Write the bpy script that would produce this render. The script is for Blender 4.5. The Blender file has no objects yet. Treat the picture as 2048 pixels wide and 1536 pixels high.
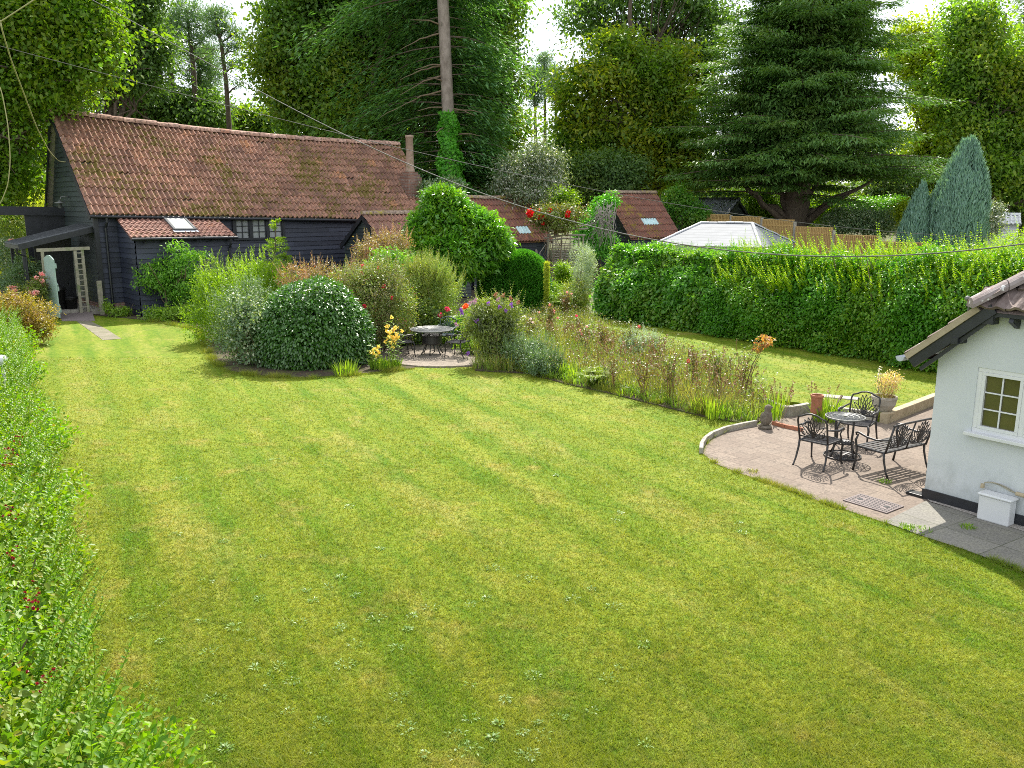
import bpy, math, random
import numpy as np
from mathutils import Vector, Matrix

SC = bpy.context.scene
COL = SC.collection
RND = random.Random(7)
RNG = np.random.default_rng(11)
R = math.radians

# ------------------------------------------------------------------ camera
CAM_H, PITCH, FPX = 4.3, R(11.94), 1700.0
cam_d = bpy.data.cameras.new('camera')
cam_d.sensor_width = 36.0
cam_d.lens = 36.0 * FPX / 2048.0
cam_d.clip_start = 0.1
cam_d.clip_end = 2000
cam = bpy.data.objects.new('camera', cam_d)
cam.location = (0, 0, CAM_H)
cam.rotation_euler = (R(90) - PITCH, 0, 0)
COL.objects.link(cam)
SC.camera = cam

# ------------------------------------------------------------------ light
SUN_EL, SUN_AZ = R(51), R(9)
sun_dir = Vector((math.sin(SUN_AZ) * math.cos(SUN_EL), math.cos(SUN_AZ) * math.cos(SUN_EL), math.sin(SUN_EL)))
sd = bpy.data.lights.new('sun', 'SUN')
sd.energy = 5.0
sd.angle = R(0.53)
sd.color = (1.0, 0.95, 0.86)
so = bpy.data.objects.new('sun', sd)
so.rotation_euler = sun_dir.to_track_quat('Z', 'Y').to_euler()
so.location = (0, 0, 60)
COL.objects.link(so)

W = bpy.data.worlds.new('World')
SC.world = W
W.use_nodes = True
nt = W.node_tree
nt.nodes.clear()
wo = nt.nodes.new('ShaderNodeOutputWorld')
bg = nt.nodes.new('ShaderNodeBackground')
sky = nt.nodes.new('ShaderNodeTexSky')
sky.sky_type = 'NISHITA'
sky.sun_disc = False
sky.sun_elevation = SUN_EL
sky.sun_rotation = SUN_AZ
tc = nt.nodes.new('ShaderNodeTexCoord')
noi = nt.nodes.new('ShaderNodeTexNoise')
noi.inputs['Scale'].default_value = 2.2
noi.inputs['Detail'].default_value = 6
noi.inputs['Roughness'].default_value = 0.55
rmp = nt.nodes.new('ShaderNodeValToRGB')
rmp.color_ramp.elements[0].position = 0.28
rmp.color_ramp.elements[0].color = (0.45, 0.45, 0.45, 1)
rmp.color_ramp.elements[1].position = 0.62
rmp.color_ramp.elements[1].color = (0.98, 0.98, 0.98, 1)
mixw = nt.nodes.new('ShaderNodeMix')
mixw.data_type = 'RGBA'
mixw.inputs[7].default_value = (6.6, 6.9, 7.3, 1)
nt.links.new(tc.outputs['Generated'], noi.inputs['Vector'])
nt.links.new(noi.outputs['Fac'], rmp.inputs['Fac'])
nt.links.new(rmp.outputs['Color'], mixw.inputs[0])
nt.links.new(sky.outputs['Color'], mixw.inputs[6])
nt.links.new(mixw.outputs[2], bg.inputs['Color'])
bg.inputs['Strength'].default_value = 0.125
nt.links.new(bg.outputs['Background'], wo.inputs['Surface'])

SC.view_settings.view_transform = 'Standard'
SC.view_settings.look = 'None'
SC.view_settings.exposure = 0.92
SC.view_settings.gamma = 1.0
SC.cycles.max_bounces = 8
SC.cycles.diffuse_bounces = 6
SC.cycles.glossy_bounces = 2
SC.cycles.transmission_bounces = 4
SC.cycles.transparent_max_bounces = 4
SC.cycles.sample_clamp_indirect = 4.0
SC.cycles.use_denoising = False
SC.cycles.filter_width = 0.95

# ------------------------------------------------------------------ ground helper (photograph direction -> a point of the place)
cP, sP = math.cos(PITCH), math.sin(PITCH)


def ray(px, py):
    u = (px - 1024) / FPX
    v = (768 - py) / FPX
    return (u, cP + v * sP, -sP + v * cP)


def G(px, py, z=0.0):
    r = ray(px, py)
    t = (z - CAM_H) / r[2]
    return Vector((r[0] * t, r[1] * t, z))


def AT(px, py, y):
    r = ray(px, py)
    t = y / r[1]
    return Vector((r[0] * t, y, CAM_H + r[2] * t))


# ------------------------------------------------------------------ tags
def tag(o, label=None, cat=None, group=None, kind=None):
    if label: o['label'] = label
    if cat: o['category'] = cat
    if group: o['group'] = group
    if kind: o['kind'] = kind
    return o


def thing(name, label, cat, loc=(0, 0, 0), rz=0.0, group=None):
    o = bpy.data.objects.new(name, None)
    o.location = loc
    o.rotation_euler = (0, 0, rz)
    o.empty_display_size = 0.2
    COL.objects.link(o)
    return tag(o, label, cat, group)


def copy_tree(o, parent=None):
    c = o.copy()
    COL.objects.link(c)
    c.parent = parent
    for ch in list(o.children):
        copy_tree(ch, c)
    return c


# ------------------------------------------------------------------ mesh builder
class MB:
    def __init__(self):
        self.v = []
        self.f = []

    def add(self, vs, fs):
        n = len(self.v)
        self.v += [tuple(p) for p in vs]
        self.f += [tuple(i + n for i in f) for f in fs]

    def quad(self, a, b, c, d):
        self.add([a, b, c, d], [(0, 1, 2, 3)])

    def box(self, c, s, rz=0.0, M=None):
        x, y, z = s[0] / 2, s[1] / 2, s[2] / 2
        vs = [Vector((i * x, j * y, k * z)) for k in (-1, 1) for j in (-1, 1) for i in (-1, 1)]
        if M is None:
            M = Matrix.Rotation(rz, 3, 'Z')
        vs = [M @ p + Vector(c) for p in vs]
        self.add(vs, [(0, 2, 3, 1), (4, 5, 7, 6), (0, 1, 5, 4), (2, 6, 7, 3), (0, 4, 6, 2), (1, 3, 7, 5)])

    def bar(self, p, q, w, h, up=(0, 0, 1)):
        """a straight bar of width w and height h from p to q"""
        p, q, up = Vector(p), Vector(q), Vector(up)
        d = (q - p)
        L = d.length
        d.normalize()
        s = d.cross(up)
        if s.length < 1e-4:
            s = d.cross(Vector((1, 0, 0)))
        s.normalize()
        u = s.cross(d)
        M = Matrix((d, s, u)).transposed()
        self.box((p + q) / 2, (L, w, h), M=M)

    def tube(self, pts, r, n=6, caps=True):
        pts = [Vector(p) for p in pts]
        m = len(pts)
        rr = r if isinstance(r, (list, tuple)) else [r] * m
        base = len(self.v)
        prev = None
        for i, p in enumerate(pts):
            t = (pts[min(i + 1, m - 1)] - pts[max(i - 1, 0)])
            if t.length < 1e-9:
                t = Vector((0, 0, 1))
            t.normalize()
            if prev is None:
                a = t.cross(Vector((0, 0, 1)))
                if a.length < 0.05:
                    a = t.cross(Vector((1, 0, 0)))
            else:
                a = prev - t * prev.dot(t)
                if a.length < 1e-6:
                    a = t.cross(Vector((1, 0, 0)))
            a.normalize()
            prev = a
            b = t.cross(a)
            for k in range(n):
                an = 2 * math.pi * k / n
                self.v.append(tuple(p + (a * math.cos(an) + b * math.sin(an)) * rr[i]))
        for i in range(m - 1):
            for k in range(n):
                k2 = (k + 1) % n
                self.f.append((base + i * n + k, base + i * n + k2, base + (i + 1) * n + k2, base + (i + 1) * n + k))
        if caps:
            self.f.append(tuple(base + k for k in reversed(range(n))))
            self.f.append(tuple(base + (m - 1) * n + k for k in range(n)))

    def lathe(self, prof, c=(0, 0, 0), n=24, caps=True):
        base = len(self.v)
        c = Vector(c)
        for (r, z) in prof:
            for k in range(n):
                a = 2 * math.pi * k / n
                self.v.append((c.x + r * math.cos(a), c.y + r * math.sin(a), c.z + z))
        for i in range(len(prof) - 1):
            for k in range(n):
                k2 = (k + 1) % n
                self.f.append((base + i * n + k, base + i * n + k2, base + (i + 1) * n + k2, base + (i + 1) * n + k))
        if caps:
            self.f.append(tuple(base + k for k in reversed(range(n))))
            self.f.append(tuple(base + (len(prof) - 1) * n + k for k in range(n)))

    def prism(self, poly, z0, z1):
        n = len(poly)
        ar = sum(poly[i][0] * poly[(i + 1) % n][1] - poly[(i + 1) % n][0] * poly[i][1] for i in range(n))
        if ar < 0:
            poly = list(reversed(poly))
        vs = [(p[0], p[1], z0) for p in poly] + [(p[0], p[1], z1) for p in poly]
        fs = [tuple(reversed(range(n))), tuple(range(n, 2 * n))]
        for i in range(n):
            j = (i + 1) % n
            fs.append((i, j, n + j, n + i))
        self.add(vs, fs)

    def ball(self, c, r, n=10, m=7, sq=(1, 1, 1), noise=0.0, rnd=None):
        base = len(self.v)
        c = Vector(c)
        for i in range(m + 1):
            th = math.pi * i / m
            for k in range(n):
                a = 2 * math.pi * k / n
                q = r * (1 + (rnd.uniform(-noise, noise) if rnd else 0))
                self.v.append((c.x + q * sq[0] * math.sin(th) * math.cos(a), c.y + q * sq[1] * math.sin(th) * math.sin(a), c.z + q * sq[2] * math.cos(th)))
        for i in range(m):
            for k in range(n):
                k2 = (k + 1) % n
                self.f.append((base + i * n + k, base + (i + 1) * n + k, base + (i + 1) * n + k2, base + i * n + k2))

    def build(self, name, m, parent=None, smooth=False, bevel=0.0):
        me = bpy.data.meshes.new(name)
        me.from_pydata(self.v, [], self.f)
        me.materials.append(m)
        if smooth:
            me.polygons.foreach_set('use_smooth', [True] * len(me.polygons))
        me.update()
        o = bpy.data.objects.new(name, me)
        o.parent = parent
        COL.objects.link(o)
        if bevel:
            b = o.modifiers.new('bevel', 'BEVEL')
            b.width = bevel
            b.segments = 2
            b.limit_method = 'ANGLE'
        return o


def np_mesh(name, V, F, m, parent=None):
    """V (n,3), F (k,4) or (k,3) int arrays -> one mesh object"""
    me = bpy.data.meshes.new(name)
    k, s = F.shape
    me.vertices.add(len(V))
    me.vertices.foreach_set('co', np.ascontiguousarray(V, dtype=np.float32).ravel())
    me.loops.add(k * s)
    me.loops.foreach_set('vertex_index', np.ascontiguousarray(F, dtype=np.int32).ravel())
    me.polygons.add(k)
    me.polygons.foreach_set('loop_start', np.arange(0, k * s, s, dtype=np.int32))
    me.polygons.foreach_set('loop_total', np.full(k, s, dtype=np.int32))
    me.materials.append(m)
    me.update(calc_edges=True)
    o = bpy.data.objects.new(name, me)
    o.parent = parent
    COL.objects.link(o)
    return o


# ------------------------------------------------------------------ materials
def new_mat(name):
    m = bpy.data.materials.new(name)
    m.use_nodes = True
    n = m.node_tree
    b = n.nodes['Principled BSDF']
    return m, n, b


def nd(n, t, **kw):
    x = n.nodes.new(t)
    for k, v in kw.items():
        if hasattr(x, k) and not k[0].isupper():
            setattr(x, k, v)
        else:
            x.inputs[k].default_value = v
    return x


def pos(n, scale=(1, 1, 1), rz=0.0, obj=False):
    if obj:
        t = n.nodes.new('ShaderNodeTexCoord')
        src = t.outputs['Object']
    else:
        src = n.nodes.new('ShaderNodeNewGeometry').outputs['Position']
    if scale == (1, 1, 1) and rz == 0:
        return src
    m = n.nodes.new('ShaderNodeMapping')
    m.inputs['Scale'].default_value = scale
    if rz:
        r = n.nodes.new('ShaderNodeVectorRotate')
        r.rotation_type = 'Z_AXIS'
        r.inputs['Angle'].default_value = rz
        n.links.new(src, r.inputs['Vector'])
        src = r.outputs[0]
    n.links.new(src, m.inputs['Vector'])
    return m.outputs[0]


def noise(n, vec, scale, detail=4, rough=0.55, dist=0.0):
    x = n.nodes.new('ShaderNodeTexNoise')
    x.inputs['Scale'].default_value = scale
    x.inputs['Detail'].default_value = detail
    x.inputs['Roughness'].default_value = rough
    x.inputs['Distortion'].default_value = dist
    n.links.new(vec, x.inputs['Vector'])
    return x.outputs['Fac']


def ramp(n, fac, stops):
    x = n.nodes.new('ShaderNodeValToRGB')
    e = x.color_ramp.elements
    while len(e) < len(stops):
        e.new(0.5)
    for i, (p, c) in enumerate(stops):
        e[i].position = p
        e[i].color = (c, c, c, 1) if isinstance(c, (int, float)) else tuple(c) + (1,)
    n.links.new(fac, x.inputs['Fac'])
    return x.outputs['Color']


def mix(n, fac, a, b, mode='MIX'):
    x = n.nodes.new('ShaderNodeMix')
    x.data_type = 'RGBA'
    x.blend_type = mode
    for s, v in ((0, fac), (6, a), (7, b)):
        if isinstance(v, (int, float)):
            x.inputs[s].default_value = v if s == 0 else (v, v, v, 1)
        elif isinstance(v, (tuple, list)):
            x.inputs[s].default_value = tuple(v) + (1,)
        else:
            n.links.new(v, x.inputs[s])
    return x.outputs[2]


def bump(n, b, h, strength=0.4, dist=0.02):
    x = n.nodes.new('ShaderNodeBump')
    x.inputs['Strength'].default_value = strength
    x.inputs['Distance'].default_value = dist
    n.links.new(h, x.inputs['Height'])
    n.links.new(x.outputs[0], b.inputs['Normal'])


def island(n):
    return n.nodes.new('ShaderNodeNewGeometry').outputs['Random Per Island']


def surf_mat(name, c1, c2, scale=6.0, rough=0.7, bump_s=0.3, c3=None, c3_scale=1.3, c3_at=0.6, metal=0.0, obj=False, spec=0.4, fine=60.0, stretch=(1, 1, 1)):
    m, n, b = new_mat(name)
    p = pos(n, stretch, obj=obj)
    f = noise(n, p, scale, 6, 0.6)
    col = ramp(n, f, [(0.3, c1), (0.7, c2)])
    if c3:
        g = ramp(n, noise(n, p, c3_scale, 5, 0.65), [(c3_at, 0.0), (c3_at + 0.1, 1.0)])
        col = mix(n, g, col, c3)
    n.links.new(col, b.inputs['Base Color'])
    b.inputs['Roughness'].default_value = rough
    b.inputs['Metallic'].default_value = metal
    b.inputs['Specular IOR Level'].default_value = spec
    if bump_s:
        bump(n, b, noise(n, p, fine, 4, 0.6), bump_s, 0.01)
    return m


def leaf_mat(name, c1, c2, c3=None, trans=0.35, rough=0.45, spec=0.35, patch=0.5, patch_at=0.5, tcol=None, rare=None, rare_at=0.9):
    """leaves: a hue per leaf, drifting hue through the plant, light passing through the blade"""
    m, n, b = new_mat(name)
    isl = island(n)
    stops = [(0.0, c1), (rare_at if rare else 1.0, c2)]
    if rare:
        stops += [(min(rare_at + 0.01, 1.0), rare)]
    stops = [(p_, tuple(1.35 * q for q in c_)) if not rare or i_ < 2 else (p_, c_) for i_, (p_, c_) in enumerate(stops)]
    col = ramp(n, isl, stops)
    if c3:
        f = ramp(n, noise(n, pos(n), patch, 4, 0.6), [(patch_at - 0.08, 0.0), (patch_at + 0.12, 1.0)])
        jit = n.nodes.new('ShaderNodeMath')
        jit.operation = 'MULTIPLY'
        n.links.new(f, jit.inputs[0])
        n.links.new(isl, jit.inputs[1])
        j2 = n.nodes.new('ShaderNodeMath')
        j2.operation = 'MULTIPLY'
        j2.inputs[1].default_value = 1.5
        j2.use_clamp = True
        n.links.new(jit.outputs[0], j2.inputs[0])
        col = mix(n, j2.outputs[0], col, c3)
    n.links.new(col, b.inputs['Base Color'])
    b.inputs['Roughness'].default_value = rough
    b.inputs['Specular IOR Level'].default_value = spec
    t = n.nodes.new('ShaderNodeBsdfTranslucent')
    tc2 = mix(n, 1.0, col, tcol or (1.45, 1.6, 0.38), 'MULTIPLY')
    n.links.new(tc2, t.inputs['Color'])
    ms = n.nodes.new('ShaderNodeMixShader')
    ms.inputs[0].default_value = trans
    n.links.new(b.outputs[0], ms.inputs[1])
    n.links.new(t.outputs[0], ms.inputs[2])
    n.links.new(ms.outputs[0], n.nodes['Material Output'].inputs['Surface'])
    return m


M = {}
M['bark'] = surf_mat('bark', (0.07, 0.05, 0.035), (0.16, 0.12, 0.09), 9, 0.9, 0.8, fine=25, stretch=(1, 1, 0.3))
M['fir_bark'] = surf_mat('fir_bark', (0.17, 0.135, 0.11), (0.34, 0.28, 0.24), 5, 0.9, 0.8, fine=18, stretch=(1, 1, 0.5), c3=(0.10, 0.09, 0.07), c3_scale=3, c3_at=0.62)
M['twig'] = surf_mat('twig', (0.10, 0.07, 0.045), (0.22, 0.16, 0.10), 14, 0.85, 0.3)
M['dead_wood'] = surf_mat('dead_wood', (0.26, 0.23, 0.19), (0.42, 0.38, 0.33), 8, 0.9, 0.4)
M['soil'] = surf_mat('soil', (0.035, 0.026, 0.017), (0.09, 0.065, 0.04), 5, 0.95, 0.8, c3=(0.09, 0.11, 0.03), c3_scale=2.2, c3_at=0.52)
M['black_paint'] = surf_mat('black_paint', (0.010, 0.011, 0.014), (0.02, 0.022, 0.028), 5, 0.45, 0.25, spec=0.5)
M['iron'] = surf_mat('iron', (0.018, 0.017, 0.018), (0.05, 0.045, 0.045), 30, 0.42, 0.3, spec=0.6, metal=0.35)
M['grey_iron'] = surf_mat('grey_iron', (0.10, 0.105, 0.10), (0.22, 0.22, 0.21), 40, 0.5, 0.3, spec=0.5, metal=0.3)
M['white_paint'] = surf_mat('white_paint', (0.60, 0.61, 0.62), (0.66, 0.66, 0.66), 3, 0.35, 0.0)
M['lead'] = surf_mat('lead', (0.34, 0.37, 0.42), (0.5, 0.53, 0.57), 6, 0.5, 0.2)
M['terracotta'] = surf_mat('terracotta', (0.30, 0.11, 0.06), (0.42, 0.18, 0.10), 7, 0.8, 0.3, c3=(0.14, 0.10, 0.08), c3_scale=4, c3_at=0.6)
M['flue'] = surf_mat('flue', (0.30, 0.20, 0.15), (0.42, 0.30, 0.23), 5, 0.85, 0.4, c3=(0.20, 0.17, 0.09), c3_scale=2.2, c3_at=0.55)
M['statue'] = surf_mat('statue_stone', (0.11, 0.09, 0.065), (0.22, 0.19, 0.145), 14, 0.95, 0.8, c3=(0.07, 0.06, 0.045), c3_scale=9, c3_at=0.52)
M['stone'] = surf_mat('stone', (0.26, 0.24, 0.20), (0.42, 0.39, 0.33), 8, 0.9, 0.6, c3=(0.13, 0.12, 0.09), c3_scale=5, c3_at=0.6)
M['sleeper'] = surf_mat('sleeper', (0.30, 0.24, 0.15), (0.48, 0.40, 0.27), 4, 0.9, 0.5, c3=(0.16, 0.15, 0.09), c3_scale=2.5, c3_at=0.58)
M['old_timber'] = surf_mat('old_timber', (0.24, 0.22, 0.16), (0.38, 0.35, 0.27), 7, 0.9, 0.4, c3=(0.20, 0.23, 0.12), c3_scale=3, c3_at=0.55)
M['sage_paint'] = surf_mat('sage_paint', (0.27, 0.37, 0.33), (0.33, 0.43, 0.38), 4, 0.5, 0.15)
M['fence_wood'] = surf_mat('fence_wood', (0.46, 0.29, 0.10), (0.62, 0.43, 0.18), 5, 0.85, 0.4, stretch=(6, 6, 0.6))
M['felt'] = surf_mat('felt', (0.06, 0.065, 0.07), (0.11, 0.115, 0.12), 8, 0.8, 0.4)
M['cable'] = surf_mat('cable', (0.06, 0.06, 0.055), (0.12, 0.115, 0.10), 3, 0.6, 0.0)
M['mossy_rope'] = surf_mat('mossy_rope', (0.26, 0.26, 0.10), (0.36, 0.33, 0.18), 3, 0.8, 0.0)
M['plastic_black'] = surf_mat('plastic_black', (0.012, 0.012, 0.013), (0.02, 0.02, 0.02), 4, 0.4, 0.0)


def tile_mat(name, c1, c2, c3, moss_amt, moss=(0.15, 0.115, 0.025), ridge=False):
    m, n, b = new_mat(name)
    p = pos(n)
    col = ramp(n, island(n), [(0.0, c1), (0.55, c2), (0.93, c2), (1.0, c3)])
    col = mix(n, ramp(n, noise(n, p, 9, 6, 0.75), [(0.40, 0.0), (0.62, 0.85)]), col, (0.10, 0.07, 0.058))
    col = mix(n, ramp(n, noise(n, p, 0.6, 4, 0.6), [(0.42, 0.0), (0.62, 0.4)]), col, (0.17, 0.10, 0.08))
    f = noise(n, p, 4.2, 9, 0.78)
    f2 = noise(n, p, 0.45, 3, 0.5)
    mm = n.nodes.new('ShaderNodeMath'); mm.operation = 'MULTIPLY_ADD'
    n.links.new(f2, mm.inputs[0]); mm.inputs[1].default_value = 0.45
    n.links.new(f, mm.inputs[2])
    col = mix(n, ramp(n, mm.outputs[0], [(0.92 - moss_amt, 0.0), (0.97 - moss_amt, 1.0)]), col, moss)
    col = mix(n, ramp(n, noise(n, p, 5.5, 3, 0.5), [(0.74, 0.0), (0.76, 1.0)]), col, (0.5, 0.47, 0.42))
    n.links.new(col, b.inputs['Base Color'])
    b.inputs['Roughness'].default_value = 0.82
    b.inputs['Specular IOR Level'].default_value = 0.3
    bump(n, b, noise(n, p, 22, 5, 0.7), 0.5, 0.02)
    return m


M['barn_tile'] = tile_mat('barn_tile', (0.25, 0.12, 0.078), (0.48, 0.25, 0.165), (0.60, 0.29, 0.13), 0.175)
M['leanto_tile'] = tile_mat('leanto_tile', (0.30, 0.14, 0.105), (0.40, 0.20, 0.15), (0.48, 0.22, 0.13), 0.10)
M['mossy_tile'] = tile_mat('mossy_tile', (0.27, 0.10, 0.07), (0.36, 0.15, 0.10), (0.45, 0.18, 0.10), 0.13, (0.30, 0.22, 0.04))
M['outhouse_tile'] = tile_mat('outhouse_tile', (0.36, 0.17, 0.12), (0.46, 0.23, 0.16), (0.5, 0.26, 0.15), 0.08)
M['ridge_tile'] = tile_mat('ridge_tile', (0.60, 0.34, 0.24), (0.74, 0.46, 0.36), (0.50, 0.21, 0.12), 0.05)
M['old_ridge'] = tile_mat('old_ridge', (0.40, 0.30, 0.22), (0.48, 0.36, 0.27), (0.45, 0.22, 0.12), 0.17, (0.32, 0.26, 0.05))
M['grey_tile'] = tile_mat('grey_tile', (0.16, 0.125, 0.115), (0.24, 0.19, 0.17), (0.28, 0.20, 0.17), 0.04)


def board_mat(name, c1, c2, rough=0.5):
    m, n, b = new_mat(name)
    p = pos(n)
    col = ramp(n, island(n), [(0.0, c1), (1.0, c2)])
    col = mix(n, ramp(n, noise(n, p, 3.0, 6, 0.7), [(0.55, 0.0), (0.75, 0.6)]), col, (0.045, 0.05, 0.06))
    col = mix(n, ramp(n, noise(n, p, 1.1, 4, 0.6), [(0.56, 0.0), (0.7, 0.5)]), col, (0.03, 0.036, 0.032))
    n.links.new(col, b.inputs['Base Color'])
    b.inputs['Roughness'].default_value = rough
    bump(n, b, noise(n, pos(n, (1, 1, 8)), 6, 5, 0.7), 0.5, 0.015)
    return m


M['boards'] = board_mat('boards', (0.014, 0.018, 0.032), (0.036, 0.043, 0.070))
M['gable_boards'] = board_mat('gable_boards', (0.022, 0.032, 0.032), (0.040, 0.054, 0.053))


def brick_mat():
    m, n, b = new_mat('brick')
    x = n.nodes.new('ShaderNodeTexBrick')
    x.inputs['Scale'].default_value = 1.0
    x.inputs['Brick Width'].default_value = 0.225
    x.inputs['Row Height'].default_value = 0.075
    x.inputs['Mortar Size'].default_value = 0.008
    x.inputs['Color1'].default_value = (0.17, 0.075, 0.05, 1)
    x.inputs['Color2'].default_value = (0.26, 0.13, 0.09, 1)
    x.inputs['Mortar'].default_value = (0.22, 0.20, 0.17, 1)
    t = n.nodes.new('ShaderNodeMapping')
    t.inputs['Rotation'].default_value = (R(90), 0, 0)
    r = n.nodes.new('ShaderNodeVectorRotate'); r.rotation_type = 'Z_AXIS'
    r.inputs['Angle'].default_value = -R(41)
    n.links.new(pos(n), r.inputs['Vector'])
    n.links.new(r.outputs[0], t.inputs['Vector'])
    n.links.new(t.outputs[0], x.inputs['Vector'])
    p = pos(n)
    col = mix(n, ramp(n, noise(n, p, 5, 6, 0.7), [(0.55, 0.0), (0.72, 0.8)]), x.outputs['Color'], (0.33, 0.32, 0.30))
    col = mix(n, ramp(n, noise(n, p, 2, 5, 0.7), [(0.5, 0.0), (0.75, 0.7)]), col, (0.09, 0.07, 0.06))
    n.links.new(col, b.inputs['Base Color'])
    b.inputs['Roughness'].default_value = 0.9
    bump(n, b, noise(n, p, 25, 4, 0.7), 0.5, 0.02)
    return m


M['brick'] = brick_mat()


def render_mat():
    m, n, b = new_mat('white_render')
    p = pos(n)
    col = ramp(n, noise(n, p, 1.6, 6, 0.65), [(0.3, (0.50, 0.53, 0.55)), (0.7, (0.56, 0.58, 0.59))])
    # grey algae staining that gathers along the foot of the wall
    s = n.nodes.new('ShaderNodeSeparateXYZ')
    n.links.new(p, s.inputs[0])
    f = noise(n, pos(n, (1, 1, 0.6)), 3.2, 7, 0.72)
    mr = n.nodes.new('ShaderNodeMapRange')
    mr.inputs['From Min'].default_value = 0.15
    mr.inputs['From Max'].default_value = 1.0
    mr.inputs['To Min'].default_value = 0.62
    mr.inputs['To Max'].default_value = 0.2
    n.links.new(s.outputs['Z'], mr.inputs['Value'])
    ml = n.nodes.new('ShaderNodeMath'); ml.operation = 'MULTIPLY'
    n.links.new(f, ml.inputs[0]); n.links.new(mr.outputs[0], ml.inputs[1])
    col = mix(n, ramp(n, ml.outputs[0], [(0.20, 0.0), (0.38, 0.75)]), col, (0.28, 0.30, 0.28))
    n.links.new(col, b.inputs['Base Color'])
    b.inputs['Roughness'].default_value = 0.85
    bump(n, b, noise(n, p, 40, 5, 0.6), 0.18, 0.01)
    return m


M['render'] = render_mat()


def glass_mat(name, c, rough=0.04):
    m, n, b = new_mat(name)
    col = mix(n, noise(n, pos(n), 2.5, 2), tuple(x * 0.75 for x in c), tuple(x * 1.3 for x in c))
    n.links.new(col, b.inputs['Base Color'])
    b.inputs['Roughness'].default_value = rough
    b.inputs['Specular IOR Level'].default_value = 0.8
    return m


M['glass_olive_reflection'] = glass_mat('glass_olive_reflection', (0.075, 0.07, 0.028))  # dark pane with the lawn's olive reflection put into its base colour
M['glass_pale_reflection'] = glass_mat('glass_pale_reflection', (0.30, 0.31, 0.31), 0.15)  # whitish reflection painted into the pane colour
M['glass_sky'] = glass_mat('glass_sky', (0.45, 0.47, 0.44), 0.15)
M['clear_sheet'] = surf_mat('clear_sheet', (0.42, 0.62, 0.64), (0.66, 0.78, 0.78), 5, 0.35, 0.1)


def pave_mat(name, bw, bh, c1, c2, mort, rz=0.0, chips=0.0, wear=(0.2, 0.19, 0.16), off=0.5):
    m, n, b = new_mat(name)
    p = pos(n, (1, 1, 0), rz)
    x = n.nodes.new('ShaderNodeTexBrick')
    x.offset = off
    x.inputs['Scale'].default_value = 1.0
    x.inputs['Brick Width'].default_value = bw
    x.inputs['Row Height'].default_value = bh
    x.inputs['Mortar Size'].default_value = 0.009
    x.inputs['Mortar Smooth'].default_value = 0.4
    x.inputs['Color1'].default_value = c1 + (1,)
    x.inputs['Color2'].default_value = c2 + (1,)
    x.inputs['Mortar'].default_value = mort + (1,)
    n.links.new(p, x.inputs['Vector'])
    col = mix(n, ramp(n, noise(n, p, 2.6, 7, 0.7), [(0.42, 0.0), (0.68, 0.75)]), x.outputs['Color'], wear)
    col = mix(n, ramp(n, noise(n, p, 28, 4, 0.75), [(0.32, 0.7), (0.6, 0.0)]), col, tuple(q * 0.45 for q in c1))
    if chips:
        v = n.nodes.new('ShaderNodeTexVoronoi')
        v.inputs['Scale'].default_value = 20
        n.links.new(p, v.inputs['Vector'])
        sc = n.nodes.new('ShaderNodeSeparateColor')
        n.links.new(v.outputs['Color'], sc.inputs[0])
        a = n.nodes.new('ShaderNodeMath'); a.operation = 'ADD'
        n.links.new(sc.outputs[0], a.inputs[0])
        g = noise(n, p, 0.8, 4, 0.6)
        n.links.new(g, a.inputs[1])
        col = mix(n, ramp(n, a.outputs[0], [(1.46 - chips, 0.0), (1.50 - chips, 0.9)]), col, (0.48, 0.435, 0.39))
        col = mix(n, ramp(n, sc.outputs[1], [(0.0, 0.6), (0.28, 0.0)]), col, (0.09, 0.07, 0.055))
    n.links.new(col, b.inputs['Base Color'])
    b.inputs['Roughness'].default_value = 0.9
    h = mix(n, 0.75, x.outputs['Fac'], noise(n, p, 35, 4, 0.7))
    iv = n.nodes.new('ShaderNodeInvert')
    n.links.new(h, iv.inputs['Color'])
    bump(n, b, iv.outputs[0], 0.5, 0.02)
    return m


SITE = math.atan2(-0.815, 0.58)          # the garden's long axis: house wall, right hedge and mowing lines
M['patio'] = pave_mat('patio_paving', 0.44, 0.30, (0.185, 0.140, 0.108), (0.255, 0.200, 0.155), (0.125, 0.095, 0.072), -SITE, 0.30, (0.205, 0.165, 0.13))
M['slabs'] = pave_mat('slab_paving', 0.75, 0.6, (0.17, 0.16, 0.14), (0.25, 0.235, 0.205), (0.07, 0.075, 0.04), -SITE + 0.05, 0.0, (0.27, 0.255, 0.20), 0.0)
M['round_patio'] = pave_mat('round_patio_paving', 0.62, 0.42, (0.22, 0.18, 0.14), (0.32, 0.265, 0.21), (0.10, 0.08, 0.06), 0.35, 0.12, (0.26, 0.215, 0.17), 0.37)
M['path'] = pave_mat('path_paving', 1.2, 0.42, (0.20, 0.17, 0.12), (0.29, 0.25, 0.19), (0.07, 0.10, 0.02), -R(35), 0.0, (0.12, 0.14, 0.05))
M['gravel'] = surf_mat('gravel', (0.14, 0.12, 0.10), (0.5, 0.46, 0.42), 55, 0.95, 1.0)


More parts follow.
